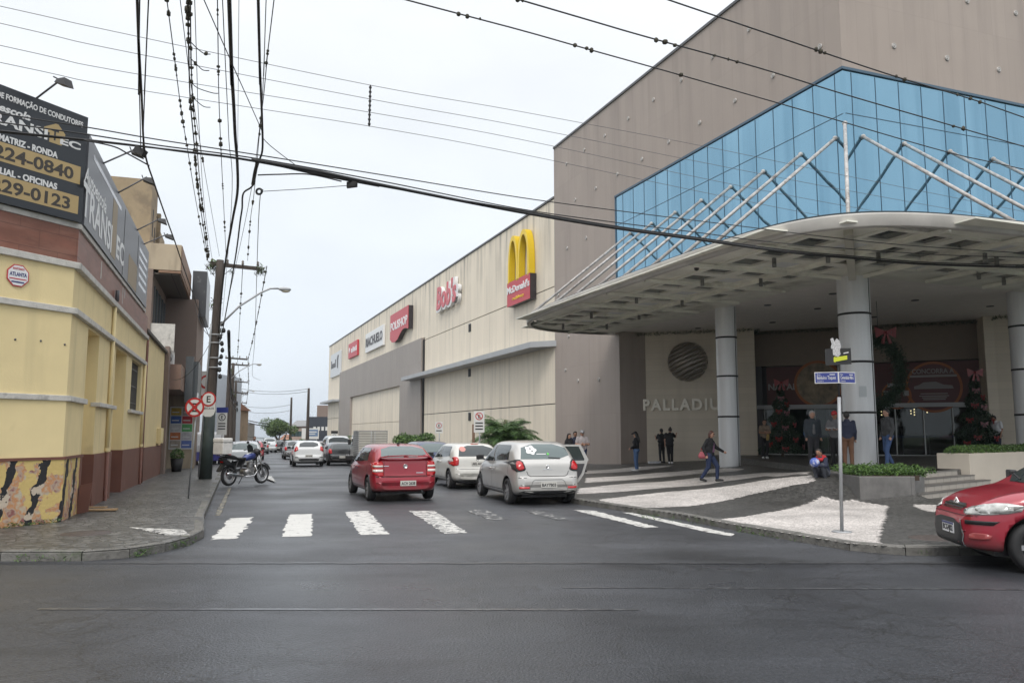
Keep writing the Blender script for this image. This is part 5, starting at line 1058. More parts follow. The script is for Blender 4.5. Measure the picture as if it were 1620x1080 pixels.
class Body:
    """closed car shell lofted from profiles measured from the rear bumper (t)"""
    def __init__(s, L, W, H, top, belt, plan, roofw, bottom, rw, axles, wdeep=.26):
        s.L, s.W, s.H, s.rw, s.axles = L, W, H, rw, axles
        f = lambda P, it=2: (lambda Q: (np.array([q[0] for q in Q]), np.array([q[1] for q in Q])))(chaikin(P, it))
        T, B, PL, RW, BT = f(top), f(belt), f(plan), f(roofw), f(bottom, 1)
        ts = set(np.round(np.linspace(0, L, 80), 4))
        for k in list(T[0]) + list(PL[0]): ts.add(round(float(k), 4))
        ts = sorted(ts); ts = [ts[0]] + [b for a, b in zip(ts, ts[1:]) if b - a > .004]
        rows = []
        for t in ts:
            zt = np.interp(t, *T); zb = np.interp(t, *BT); w = np.interp(t, *PL) * W / 2; be = min(np.interp(t, *B), zt - .012); wr = np.interp(t, *RW) * W / 2
            h = zt - be; k = min(1, h / .35); wr_ = w * .86 * (1 - k) + min(wr, w * .95) * k
            P = [(0, zb), (.55 * w, zb), (.86 * w, zb + .01), (.97 * w, zb + .07), (w, zb + .2), (w * 1.0, zb + (be - zb) * .55), (.992 * w, be - .13), (.975 * w, be - .045), (.945 * w, be), (.93 * w * (1 - .5 * k) + .5 * k * ((w * .93 + wr_) / 2 + .015), be + .08 * h + h * .42 * k),
                 (wr_ + .01, zt - .075 * k - .01), (wr_ * .93, zt - .028 * k - .004), (wr_ * .72, zt - .010), (wr_ * .35, zt - .002), (0, zt)]
            P = chaikin(P, 1); rows.append(P)
        m_ = len(rows[0]); mb_ = MB(); n2 = 2 * m_ - 2
        for t, P in zip(ts, rows):
            y = t - L / 2
            mb_.v += [(x, y, z) for x, z in P] + [(-x, y, z) for x, z in P[-2:0:-1]]
        for i in range(len(rows) - 1):
            for k in range(n2): k2 = (k + 1) % n2; mb_.f.append([i * n2 + k, i * n2 + k2, (i + 1) * n2 + k2, (i + 1) * n2 + k]); mb_.mi.append(0); mb_.sm.append(True)
        mb_.f.append(list(range(n2))[::-1]); mb_.mi.append(0); mb_.sm.append(False); o_ = (len(rows) - 1) * n2; mb_.f.append([o_ + k for k in range(n2)]); mb_.mi.append(0); mb_.sm.append(False)
        s.mb = mb_
        bm = bmesh.new(); me = bpy.data.meshes.new('t'); me.from_pydata(mb_.v, [], mb_.f); bm.from_mesh(me); bmesh.ops.recalc_face_normals(bm, faces=bm.faces[:]); s.bvh = BVHTree.FromBMesh(bm); bm.to_mesh(me); s.me0 = me; bm.free()
        for p in me.polygons: p.use_smooth = len(p.vertices) < 6
    def finish(s, m_, root, arch=.055, wdeep=.26):
        me = s.me0; me.materials.append(m_); me.materials.append(M_TRIM); o_ = bpy.data.objects.new('body', me); col.objects.link(o_)
        cb = MB()
        for ax in s.axles:
            for sx in (-1, 1):
                x0 = sx * (s.W / 2 - wdeep); x1 = sx * (s.W / 2 + .3); n = 28; r = s.rw + arch; pr_ = [(x, ax - s.L / 2 + r * math.cos(2 * math.pi * k / n), s.rw + .01 + r * math.sin(2 * math.pi * k / n)) for x in (x0, x1) for k in range(n)]
                fs = [list(range(n)), [n + k for k in range(n)][::-1]] + [(k, n + k, n + (k + 1) % n, (k + 1) % n) for k in range(n)]
                cb.add(pr_, fs, 0)
        cut = cb.build('cutter', M_TRIM); cut.data.materials.append(M_TRIM); cut.data.polygons.foreach_set('material_index', [1] * len(cut.data.polygons))
        bmc = bmesh.new(); bmc.from_mesh(cut.data); bmesh.ops.recalc_face_normals(bmc, faces=bmc.faces[:]); bmc.to_mesh(cut.data); bmc.free()
        mo = o_.modifiers.new('cut', 'BOOLEAN'); mo.operation = 'DIFFERENCE'; mo.solver = 'EXACT'; mo.object = cut
        dg = bpy.context.evaluated_depsgraph_get(); new = bpy.data.meshes.new_from_object(o_.evaluated_get(dg)); new.name = 'body'
        o_.modifiers.clear(); o_.data = new; bpy.data.objects.remove(cut); o_.parent = root; s.obj = o_; return o_
    def hit(s, view, a, b):
        if view == 'L': o_, d = Vector((-5, a, b)), Vector((1, 0, 0))
        elif view == 'R': o_, d = Vector((5, a, b)), Vector((-1, 0, 0))
        elif view == 'B': o_, d = Vector((a, -9, b)), Vector((0, 1, 0))
        elif view == 'F': o_, d = Vector((a, 9, b)), Vector((0, -1, 0))
        else: o_, d = Vector((a, b, 9)), Vector((0, 0, -1))
        h = s.bvh.ray_cast(o_, d); return h[0], h[1], d
    def patch(s, view, poly, m_, name, par, eps=.006, cell=.05, rnd=0, sol=0.0):
        if rnd: poly = chaikin(poly + [poly[0]], rnd)[:-1]
        bm = bmesh.new(); vs = [bm.verts.new((p[0], p[1], 0)) for p in poly]; bm.faces.new(vs)
        for ax in (0, 1):
            lo = min(p[ax] for p in poly); hi = max(p[ax] for p in poly); k = math.floor(lo / cell) + 1
            while k * cell < hi:
                no = (1, 0, 0) if ax == 0 else (0, 1, 0); bmesh.ops.bisect_plane(bm, geom=bm.verts[:] + bm.edges[:] + bm.faces[:], plane_co=(k * cell if ax == 0 else 0, k * cell if ax else 0, 0), plane_no=no); k += 1
        dead = []; last = None
        for v in bm.verts:
            h, nn, d = s.hit(view, v.co.x, v.co.y)
            if h is None: dead.append(v); continue
            v.co = h + nn * eps if nn.dot(d) < 0 else h - d * eps
        if dead: bmesh.ops.delete(bm, geom=dead, context='VERTS')
        if sol:
            bmesh.ops.recalc_face_normals(bm, faces=bm.faces[:]); bmesh.ops.solidify(bm, geom=bm.faces[:], thickness=-sol)
        for f in bm.faces: f.smooth = True
        me = bpy.data.meshes.new(name); bm.to_mesh(me); bm.free(); me.materials.append(m_); o_ = bpy.data.objects.new(name, me); col.objects.link(o_); o_.parent = par; return o_
    def line(s, view, pts, wid, m_, name, par, eps=.004):
        """thin strip following the surface (panel gaps, trims)"""
        P = []
        for a, b in zip(pts, pts[1:]):
            k = max(1, int(math.hypot(b[0] - a[0], b[1] - a[1]) / .06))
            for j in range(k): P.append((a[0] + (b[0] - a[0]) * j / k, a[1] + (b[1] - a[1]) * j / k))
        P.append(pts[-1]); v = []; 
        for i, p in enumerate(P):
            a = P[max(0, i - 1)]; b = P[min(len(P) - 1, i + 1)]; d = Vector((b[0] - a[0], b[1] - a[1])).normalized(); n = Vector((-d.y, d.x)) * wid / 2
            for sg in (-1, 1):
                h, nn, dd = s.hit(view, p[0] + n.x * sg, p[1] + n.y * sg)
                if h is None:
                    return None
                v.append(h - dd * eps)
        mb_ = MB(); mb_.add(v, [(2 * i, 2 * i + 1, 2 * i + 3, 2 * i + 2) for i in range(len(P) - 1)]); return mb_.build(name, m_, par)
def wheel(root, x, y, r, side, style='cap', w_=.19):
    """side = +1 right, -1 left"""
    e_ = bpy.data.objects.new('wheel', None); col.objects.link(e_); e_.parent = root; e_.location = (x, y, r)
    s = side; mb_ = MB(); mb_.lathe([(r * .62, -w_ * s), (r * .93, -w_ * s), (r, -w_ * .85 * s), (r, -w_ * .15 * s), (r * .93, 0), (r * .68, .004 * s), (r * .66, -.02 * s), (r * .62, -w_ * .9 * s)], axis='x', n=32); mb_.build('tyre', M_TYRE, e_)
    mb_ = MB(); mb_.lathe([(r * .68, 0), (r * .66, -.012 * s), (r * .60, -.03 * s), (r * .58, -.09 * s), (0, -.09 * s)], axis='x', n=32, mi=0)
    k = 7 if style == 'cap' else 5
    for i in range(k):
        a = 2 * math.pi * i / k; d = Vector((0, math.cos(a), math.sin(a))); u = Vector((0, -math.sin(a), math.cos(a)))
        mb_.obox(d * r * .34 + Vector((-.028 * s, 0, 0)), d * r * .30, u * r * (.10 if style == 'cap' else .07), (.016, 0, 0), 1)
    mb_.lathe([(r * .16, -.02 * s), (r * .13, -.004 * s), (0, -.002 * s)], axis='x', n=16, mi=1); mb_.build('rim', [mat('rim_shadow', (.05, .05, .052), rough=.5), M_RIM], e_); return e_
def mirror_poly(P): return [(-a, b) for a, b in P]
def make_car(name, label, loc, head, paintm, L=4.0, W=1.7, H=1.5, group=None, wb=2.55, rear_over=.72, rw=.30, zd=.98, glass_t=.16, glass_top=.62, roofk=.42, ws_top=2.55, cowl=3.12, hood_z=.98, nose_z=.70, beltr=.97, beltf=.90, rg=(1.08, 1.42, .60, .56), rgm=None, tail=None, rear_lip=.62, spare=False, detail=True, plate=None, plate_z=.47, bumper_dark=None, roofw=.74, wiper=True, doors=True, tailpoly=None, taillines=None):
    root = thing(name, label, 'car', loc, head, group)
    top = [(0, rear_lip - .10), (.015, rear_lip), (.075, rear_lip + .012), (.085, zd - .05), (glass_t, zd + .05), ((glass_t + glass_top) / 2, (zd + H) / 2 + .09), (glass_top, H - .045), (glass_top + .35, H - .012), (L * roofk, H), (ws_top - .25, H - .02), (ws_top, H - .075), ((ws_top + cowl) / 2, (H + hood_z) / 2 + .02), (cowl, hood_z + .03), (cowl + .12, hood_z), (L - .45, (hood_z + nose_z) / 2 + .05), (L - .18, nose_z + .03), (L - .06, nose_z - .08), (L, nose_z - .22)]
    belt = [(0, zd - .06), (.6, beltr), (L * .5, (beltr + beltf) / 2), (cowl, beltf), (L - .5, nose_z + .06), (L, nose_z - .1)]
    plan = [(0, .72), (.02, .80), (.10, .92), (.30, .975), (.9, 1.0), (L * .55, 1.0), (L - .8, .98), (L - .35, .90), (L - .12, .78), (L - .03, .62), (L, .5)]
    rfw = [(0, roofw), (L * .4, roofw + .01), (L, roofw)]
    bot = [(0, .30), (.12, .24), (.5, .20), (L - .6, .20), (L - .1, .24), (L, .30)]
    B = Body(L, W, H, top, belt, plan, rfw, bot, rw, (rear_over, rear_over + wb)); B.finish(paintm, root); y0 = -L / 2
    for ax in B.axles:
        for sx in (-1, 1): wheel(root, sx * (W / 2 - .012), ax + y0, rw, sx)
    mb_ = MB(); mb_.box(-W / 2 + .28, W / 2 - .28, y0 + .3, -y0 - .35, .17, .26); mb_.build('underbody', M_TRIM, root)
    # glass
    zb, zt, hb, ht = rg
    B.patch('B', [(-hb, zb), (hb, zb), (ht, zt), (-ht, zt)], rgm or M_CARGL, 'rear_window', root, rnd=1)
    B.patch('F', [(-W * .40, hood_z + .05), (W * .40, hood_z + .05), (W * .34, H - .09), (-W * .34, H - .09)], M_CARGL, 'windshield', root, rnd=1)
    ya, yb = y0 + glass_top + .12, y0 + cowl - .18; ym = y0 + (glass_top + cowl) / 2 + .12; zl = beltr + .03; zl2 = beltf + .045; zu = H - .115
    for vw in 'LR':
        par = root
        P1 = [(ya - .02, zl + .03), (ym - .04, (zl + zl2) / 2), (ym - .04, zu), (ya + .20, zu), (ya + .08, zu - .06)]
        P2 = [(ym + .04, (zl + zl2) / 2), (yb, zl2), (yb - .10, zl2 + .10), (y0 + ws_top + .02, zu - .02), (ym + .04, zu)]
        B.patch(vw, P1, M_CARGL, 'side_window', par); B.patch(vw, P2, M_CARGL, 'side_window', par)
        if detail:
            for pts in ([(ym, .30), (ym, zu + .05)], [(ya - .06, .62), (ya - .02, .44), (ya + .04, .32)], [(ya - .08, zl + .02), (ya - .10, .72)], [(yb + .05, zl2), (yb + .04, .34)], [(ya + .05, .33), (yb + .04, .33)]): B.line(vw, pts, .012, M_SHUT, 'door_gap', par)
            for yy in (ym + .16 - .32, yb - .95 + .16): B.patch(vw, [(yy - .09, .80), (yy + .09, .80), (yy + .09, .835), (yy - .09, .835)], paintm if detail != 'dark' else M_TRIM, 'door_handle', par, eps=.028, cell=.09, sol=.02)
    for sx in (-1, 1):
        mb_ = MB(); c = Vector((sx * (W / 2 + .09), yb - .10, zl2 + .09)); v = [c + Vector((a * .10, b * .05 - (.02 if a * sx > 0 else 0), d * .065)) for d in (-1, 1) for a, b in ((-1, -1), (1, -1), (1, 1), (-1, 1))]; mb_.add(v, [(0, 3, 2, 1), (4, 5, 6, 7), (0, 1, 5, 4), (1, 2, 6, 5), (2, 3, 7, 6), (3, 0, 4, 7)]); mb_.bar((sx * (W / 2 - .06), yb - .08, zl2 + .03), (sx * (W / 2 + .03), yb - .09, zl2 + .05), .05, .04); mb_.build('mirror', M_TRIM if rgm is None else M_TRIM, root, bevel=.02)
    return root, B
def lens(B, root, P, m_=None, both=True, name='tail_light', eps=.012, view='B', rnd=1):
    out_ = []
    for q in ((P, mirror_poly(P)) if both else (P,)): out_.append(B.patch(view, q, m_ or M_TAIL, name, root, eps=eps, rnd=rnd, sol=.006))
    return out_
def plate(root, B, s, x, z, w_=.40, h_=.13, yoff=.0, view='B', m_=M_PLATE, blue=False):
    h, nn, d = B.hit(view, x, z); y = h.y + (-.012 if view == 'B' else .012) + yoff; sg = 1 if view == 'B' else -1
    mb_ = MB(); mb_.obox((x, y, z), (w_ / 2, 0, 0), (0, .006, 0), (0, 0, h_ / 2)); p = mb_.build('number_plate', m_, root)
    yy = y - .0075 if view == 'B' else y + .0075
    t_ = text(s, h_ * .78, M_PLT, root, (x, yy, z - h_ * .30), ax=(sg, 0, 0), ay=(0, 0, 1), depth=.003, bold=.003, width=w_ * .88, align='CENTER'); t_.parent = p
    if blue: mb_ = MB(); mb_.obox((x, y + (.0065 if view == 'F' else -.0065), z + h_ * .41), (w_ / 2, 0, 0), (0, .002, 0), (0, 0, h_ * .1)); mb_.build('plate_band', M_BLUE, p)
    return p
def badge(root, B, x, z, r, view='B', m_=M_CHR):
    h, nn, d = B.hit(view, x, z); mb_ = MB(); y = h.y; s = -1 if view == 'B' else 1
    mb_.lathe([(r, y), (r, y + s * .012), (r * .75, y + s * .014), (r * .72, y + s * .008), (0, y + s * .008)], (x, 0, z), axis='y', n=18); mb_.obox((x, y + s * .014, z), (r * .7, 0, 0), (0, .004, 0), (0, 0, r * .12)); return mb_.build('badge', m_, root)
HD = math.atan2(-SD.x, SD.y)                     # heading of the street as a z rotation for +Y forward
def place(px, py, dh=0.0, zoff=0.0, D=None):
    if D: p = AT(px, 700, D); p.z = roadz(D)
    else:
        z = 0
        for _ in range(20): p = G(px, py, z); z = roadz(p.y)
    return Vector((p.x, p.y, roadz(p.y) + .004)), HD + dh
def centre(p, h, L): return (p.x - math.sin(h) * L / 2, p.y + math.cos(h) * L / 2, p.z)     # p = middle of the rear bumper on the ground
P_RED = paint('dark_red_paint', (.28, .009, .022), .1); P_SIL = paint('champagne_silver_paint', (.46, .45, .43), .35); P_WHT = paint('white_paint', (.62, .63, .63)); P_NAV = paint('navy_paint', (.018, .032, .085), .3); P_GRY = paint('grey_paint', (.20, .205, .21), .4); P_BLK = paint('black_paint', (.016, .017, .019)); P_LSI = paint('light_silver_paint', (.42, .44, .45), .3); P_RD2 = paint('cherry_red_paint', (.29, .012, .028), .1); P_WH2 = paint('cream_white_paint', (.58, .57, .53))

# ---- dark red hatchback, centre of the street
p, h = place(643, 0, dh=R(2.0), D=20.3)
t, B = make_car('red_hatchback', 'dark red five door hatchback with rear spoiler driving away in the middle lane', centre(p, h, 4.11), h, P_RED, L=4.11, W=1.71, H=1.43, wb=2.61, rear_over=.70, rw=.30, zd=1.02, glass_t=.14, glass_top=.78, ws_top=2.55, cowl=3.22, hood_z=.93, beltr=.95, beltf=.88, rg=(1.09, 1.36, .60, .53), rgm=M_CARGL2, rear_lip=.63)
for P in ([(.555, .64), (.80, .66), (.82, .80), (.80, .97), (.62, 1.0), (.56, .96)],):
    a, b = lens(B, t, P)
for sx in (-1, 1):
    for z0, z1, mm_ in ((.85, .90, M_TAILW), (.74, .80, M_TAILW)):
        lens(B, t, [(sx * .57, z0), (sx * .79, z0), (sx * .79, z1), (sx * .57, z1)], mm_, both=False, eps=.021, rnd=0, name='lamp_segment')
B.line('B', [(-.80, .615), (.80, .615)], .018, M_SHUT, 'bumper_gap', t); B.line('B', [(-.54, .64), (-.54, 1.0)], .010, M_SHUT, 'tailgate_gap', t); B.line('B', [(.54, .64), (.54, 1.0)], .010, M_SHUT, 'tailgate_gap', t); B.line('B', [(-.54, .64), (.54, .64)], .010, M_SHUT, 'tailgate_gap', t)
plate(t, B, 'ACH 2638', .06, .455); badge(t, B, 0, .87, .055)
B.patch('B', [(-.55, .875), (-.42, .875), (-.42, .89), (-.55, .89)], M_CHR, 'lettering', t, eps=.012, cell=.2); B.patch('B', [(.28, .70), (.46, .70), (.46, .715), (.28, .715)], M_CHR, 'lettering', t, eps=.012, cell=.2)
mb = MB(); pts = [(-.68, -1.98, 1.03), (-.62, -2.0, 1.10), (-.45, -2.04, 1.125), (0, -2.07, 1.14), (.45, -2.04, 1.125), (.62, -2.0, 1.10), (.68, -1.98, 1.03)]
pts = [(a[0], a[1] + .05, a[2]) for a in pts]
for a, b in zip(pts, pts[1:]): mb.bar(a, b, .15, .028)
mb.bar((-.3, -1.95, 1.02), (-.3, -1.98, 1.13), .05, .03) if False else None
mb.build('rear_spoiler', P_RED, t); mb = MB(); mb.obox((0, -2.085 + .05, 1.115), (.06, 0, 0), (0, .02, 0), (0, 0, .02)); mb.build('brake_light', M_TAIL, t)
mb = MB(); mb.tube([(0, -1.15, 1.40), (0, -1.22, 1.52)], .005, 5); mb.obox((0, -1.12, 1.425), (.03, 0, 0), (0, .05, 0), (0, 0, .015)); mb.build('aerial', M_TRIM, t)
mb = MB(); mb.tube([(.42, -2.0, .25), (.42, -2.06, .25)], .03, 8); mb.build('exhaust', M_TRIM, t)
# ---- silver hatchback with its door open
p, h = place(868, 0, dh=R(-1.5), D=19.3)
t, B = make_car('silver_hatchback', 'champagne silver hatchback with round window sticker and its kerb side door open', centre(p, h, 4.02), h, P_SIL, L=4.02, W=1.70, H=1.52, wb=2.59, rear_over=.70, rw=.305, zd=1.00, glass_t=.17, glass_top=.60, ws_top=2.45, cowl=3.12, hood_z=1.0, beltr=1.0, beltf=.93, rg=(1.08, 1.43, .64, .54), rgm=M_CARGL2, rear_lip=.66)
lens(B, t, [(.55, .85), (.60, .80), (.82, .78), (.80, 1.06), (.62, 1.07)], M_TRIM, eps=.008); lens(B, t, [(.59, .87), (.63, .83), (.76, .82), (.75, 1.02), (.64, 1.03)], M_TAIL, eps=.02)
lens(B, t, [(.48, .39), (.72, .39), (.72, .44), (.48, .44)], M_TAIL, eps=.012, rnd=0, name='reflector')
B.line('B', [(-.53, .80), (-.50, .72), (-.44, .68), (.44, .68), (.50, .72), (.53, .80)], .014, M_SHUT, 'tailgate_gap', t); B.line('B', [(-.80, .645), (-.54, .65)], .012, M_SHUT, 'bumper_gap', t); B.line('B', [(.54, .65), (.80, .645)], .012, M_SHUT, 'bumper_gap', t)
B.patch('B', [(-.66, .25), (.66, .25), (.72, .31), (.62, .345), (-.62, .345), (-.72, .31)], M_TRIM, 'bumper_skirt', t); B.line('B', [(-.48, .36), (-.40, .56), (-.34, .60), (.34, .60), (.40, .56), (.48, .36)], .02, mat('silver_shade_line', (.2, .2, .19), rough=.4), 'bumper_crease', t)
plate(t, B, 'BAY7B03', 0, .48); badge(t, B, 0, .90, .045); B.patch('B', [(-.12, .835), (.12, .835), (.12, .845), (-.12, .845)], M_CHR, 'lettering', t, eps=.01, cell=.3)
W_ST = mat('white_sticker', (.72, .72, .72), rough=.5)
pts = [(-.34 + (.13 + .02 * math.cos(5 * a)) * math.cos(a), 1.285 + (.10 + .015 * math.cos(5 * a)) * math.sin(a)) for a in np.linspace(0, 2 * math.pi, 24)[:-1]]; B.patch('B', pts, W_ST, 'sticker', t, eps=.012)
mb = None
B.patch('B', [(-.37, 1.30), (-.33, 1.30), (-.33, 1.33), (-.37, 1.33)], M_TRIM, 'sticker_print', t, eps=.015, cell=.2); B.patch('B', [(-.33, 1.24), (-.29, 1.25), (-.30, 1.28), (-.33, 1.27)], M_TRIM, 'sticker_print', t, eps=.015, cell=.2)
B.patch('B', [(-.22, 1.185), (.02, 1.185), (.02, 1.20), (-.22, 1.20)], W_ST, 'sticker', t, eps=.012, cell=.1); B.patch('B', [(.04, 1.17), (.10, 1.17), (.10, 1.21), (.06, 1.23)], mat('green_sticker', (.10, .45, .08), rough=.5), 'sticker', t, eps=.012); B.line('B', [(.06, 1.12), (.36, 1.10)], .02, M_TRIM, 'wiper', t, eps=.02)
# opened kerb-side rear door: shell, glass, frame, trim, hinged at its front edge
dr = bpy.data.objects.new('open_door', None); col.objects.link(dr); dr.parent = t; dr.location = (.84, -.05, 0); dr.rotation_euler = (0, 0, R(72))
P = [(0, .33), (-.42, .33), (-.66, .42), (-.80, .62), (-.90, .95), (-.93, 1.0), (-.72, 1.40), (0, 1.40)]
def dplate(P_, x, th, m_, nm, par=dr, hole=None):
    mb_ = MB()
    if hole is None: mb_.plate(P_, (x, 0, 0), (0, 1, 0), (0, 0, 1), th)
    else:
        n = len(P_); v = [(x + d * th, a, b) for d in (0, 1) for a, b in list(P_) + list(hole)]; f = []
        for i in range(n): j = (i + 1) % n; f += [(i, j, n + j, n + i), (2 * n + i, 3 * n + i, 3 * n + j, 2 * n + j), (i, 2 * n + i, 2 * n + j, j), (n + i, n + j, 3 * n + j, 3 * n + i)]
        mb_.add(v, f)
    return mb_.build(nm, m_, par)
low = [(0, .33), (-.42, .33), (-.66, .42), (-.80, .62), (-.90, .96), (0, .93)]
dplate(low, -.02, .05, P_SIL, 'door_panel'); dplate([(-.03, .40), (-.40, .40), (-.62, .48), (-.74, .66), (-.82, .90), (-.03, .89)], -.045, .02, mat('door_trim', (.05, .05, .055), rough=.8), 'door_lining')
up = [(0, .93), (-.90, .96), (-.93, 1.0), (-.72, 1.40), (0, 1.40)]; hole = [(-.05, .97), (-.80, .98), (-.82, 1.01), (-.67, 1.35), (-.05, 1.35)]
dplate(up, -.02, .035, M_CHR if 0 else P_SIL, 'window_frame', hole=hole); dplate(hole, -.008, .006, M_CARGL, 'door_glass')
B.patch('R', [(-.93, .42), (-.08, .36), (-.08, 1.36), (-.70, 1.36), (-.88, 1.0)], M_SHUT, 'dark_opening_patch', t, eps=.012)  # black patch on the closed shell paints the dark cabin interior
# ---- white hatchback
p, h = place(757, 0, D=25.2)
t, B = make_car('white_hatchback', 'white hatchback with round red sticker parked just ahead of the champagne silver hatchback', centre(p, h, 3.8), h, P_WH2, L=3.8, W=1.64, H=1.42, wb=2.47, rear_over=.62, rw=.285, zd=.97, glass_t=.15, glass_top=.50, ws_top=2.35, cowl=2.95, hood_z=.93, beltr=.95, beltf=.88, rg=(1.00, 1.33, .60, .52), rear_lip=.62)
lens(B, t, [(.62, .74), (.80, .70), (.81, .95), (.66, 1.0), (.60, .9)]); B.line('B', [(-.8, .62), (.8, .62)], .014, M_SHUT, 'bumper_gap', t); plate(t, B, 'AKL 4410', 0, .78); badge(t, B, 0, .9, .04)
pts = [(-.44 + .10 * math.cos(a), 1.22 + .08 * math.sin(a)) for a in np.linspace(0, 2 * math.pi, 20)[:-1]]; B.patch('B', pts, mat('pink_sticker', (.55, .25, .22), rough=.5), 'sticker', t, eps=.012); B.patch('B', [(-.1, 1.36), (.14, 1.36), (.14, 1.385), (-.1, 1.385)], M_TAIL, 'brake_light', t, eps=.012)
# ---- navy hatchback behind the red one
p, h = place(690, 0, D=31)
t, B = make_car('navy_hatchback', 'dark navy hatchback with pale rear glass parked beyond the white hatchback', centre(p, h, 3.9), h, P_NAV, L=3.9, W=1.65, H=1.46, rear_over=.66, rgm=M_CARGL2, rg=(1.04, 1.36, .60, .54), detail=False)
lens(B, t, [(.64, .72), (.80, .70), (.81, .98), (.66, 1.0)]); plate(t, B, 'AMD 2207', 0, .5)
# ---- white hatchback driving
p, h = place(489.5, 0, D=45.5)
t, B = make_car('compact_hatchback', 'white compact hatchback with high red tail lights driving away down the street', centre(p, h, 3.97), h, P_WHT, L=3.97, W=1.72, H=1.46, wb=2.49, rear_over=.68, rg=(1.10, 1.37, .54, .48), zd=1.03, glass_top=.6, detail=False)
lens(B, t, [(.60, .92), (.80, .82), (.80, 1.0), (.66, 1.16), (.60, 1.05)]); B.patch('B', [(-.50, .30), (.50, .30), (.58, .42), (.40, .46), (-.40, .46), (-.58, .42)], M_TRIM, 'diffuser', t, eps=.01); lens(B, t, [(.56, .5), (.76, .5), (.76, .55), (.60, .55)], M_TRIM, name='vent'); plate(t, B, 'AXT 5102', 0, .60)
# ---- silver hatchback parked at the left kerb behind the motorcycle
p, h = place(388, 0, D=39.5)
t, B = make_car('parked_silver_hatchback', 'light silver hatchback at the left kerb, half hidden behind the motorcycle', centre(p, h, 3.9), h, P_LSI, L=3.9, W=1.66, H=1.44, rgm=M_CARGL2, rg=(1.03, 1.34, .60, .54), detail=False)
lens(B, t, [(.62, .70), (.80, .70), (.81, .96), (.66, .98)]); plate(t, B, 'AJP 9031', 0, .5)
spec = [('distant_car', 'grey hatchback in the row of parked cars left of the tall right hand pole', 468, 62, P_GRY, 1.45, 0), ('distant_car', 'red brown car parked beside the white compact hatchback, nearer the mall', 513.5, 56, paint('bronze_paint', (.16, .10, .075), .3), 1.40, 0), ('distant_car', 'white car in the parked row just above the white compact hatchback roof', 480, 72, P_WHT, 1.42, 0), ('distant_car', 'dark car in the parked row below the far street tree', 463.5, 80, P_GRY, 1.42, 0),
        ('distant_suv', 'pale sport utility vehicle with glowing red tail lights farthest along the lane', 427, 93, P_LSI, 1.68, 0), ('distant_car', 'black car beside the pale sport utility vehicle at the end of the street', 440.5, 97, P_BLK, 1.42, 0), ('distant_car', 'red car at the left kerb beyond the parked silver hatchback', 400, 60, P_RD2, 1.42, 0), ('distant_car', 'dark car far off at the left kerb', 412.5, 84, P_GRY, 1.42, 0),
        ('distant_car', 'black sedan parked in front of the silver pickup', 543, 47.5, P_BLK, 1.36, 0)]
for nm, lab, px, D, pm, Hh, _ in spec:
    p, h = place(px, 0, D=D); t, B = make_car(nm, lab, centre(p, h, 3.9), h, pm, L=3.9, W=1.72, H=Hh, rg=(Hh - .40, Hh - .10, .60, .53), detail=False, group='cars far down the street')
    lens(B, t, [(.60, .70), (.80, .70), (.81, .96), (.66, .98)]); plate(t, B, 'AAA 0000'[:0] + '-', 0, .5)
# ---- silver pickup / wagon above the black sedan
p, h = place(536, 0, D=53.5)
t, B = make_car('silver_wagon', 'silver pickup with dark rear window parked beyond the black sedan', centre(p, h, 4.6), h, P_LSI, L=4.6, W=1.78, H=1.78, zd=1.15, glass_t=.12, glass_top=.28, ws_top=2.9, cowl=3.5, beltr=1.12, beltf=1.05, hood_z=1.08, nose_z=.85, rw=.34, rg=(1.25, 1.66, .66, .60), detail=False)
lens(B, t, [(.70, .80), (.85, .80), (.85, 1.2), (.74, 1.2)])
# ---- small box truck
p, h = place(590, 0, D=43.5); h -= R(2)
t = thing('box_truck', 'small box truck with a corrugated grey box and white cab parked behind the red hatchback', 'truck', (p.x, p.y, p.z), h)
M_BOXG = mat('grey_corrugated_panel', (.36, .36, .35), rough=.5, var=.08, vscale=3); add_joints(M_BOXG, 50, .10, .022, .45); M_BOXW = mat('pale_box_door', (.48, .46, .41), rough=.5, var=.08, vscale=3); add_joints(M_BOXW, 50, .13, .02, .5)  # dark rows put the shade between the ribs into the panel colours
mb = MB(); mb.box(-.78, .78, .02, 2.7, .62, 2.0, 0)
for k in range(17): mb.box(-.80, -.78, .06, 2.66, .68 + k * .08, .71 + k * .08, 0); mb.box(.78, .80, .06, 2.66, .68 + k * .08, .71 + k * .08, 0)
mb.build('cargo_box', M_BOXG, t)
for sx in (-1, 1):
    mb = MB(); mb.box(min(sx * .02, sx * .74), max(sx * .02, sx * .74), -.01, .02, .66, 1.96, 0)
    for k in range(14): mb.box(min(sx * .06, sx * .70), max(sx * .06, sx * .70), -.02, -.01, .72 + k * .09, .75 + k * .09, 0)
    f = mb.build('rear_door', M_BOXW, t); mb = MB(); mb.tube([(sx * .10, -.035, .66), (sx * .10, -.035, 1.96)], .015, 6); mb.build('lock_bar', M_LGREY, f)
mb = MB(); mb.box(-.72, .72, 0, 4.3, .38, .6); mb.box(-.75, .75, -.08, 0, .42, .56); mb.build('chassis', M_TRIM, t)
mb = MB(); mb.plate([(2.75, .55), (4.35, .55), (4.4, 1.0), (4.0, 1.15), (3.6, 1.75), (2.75, 1.8)], (-.78, 0, 0), (0, 1, 0), (0, 0, 1), 1.56); mb.build('cab', P_WH2, t, bevel=.05)
mb = MB(); mb.plate([(2.95, 1.15), (3.8, 1.15), (3.52, 1.65), (2.95, 1.68)], (-.79, 0, 0), (0, 1, 0), (0, 0, 1), .008); mb.plate([(2.95, 1.15), (3.8, 1.15), (3.52, 1.65), (2.95, 1.68)], (.782, 0, 0), (0, 1, 0), (0, 0, 1), .008); mb.build('cab_window', M_CARGL, t)
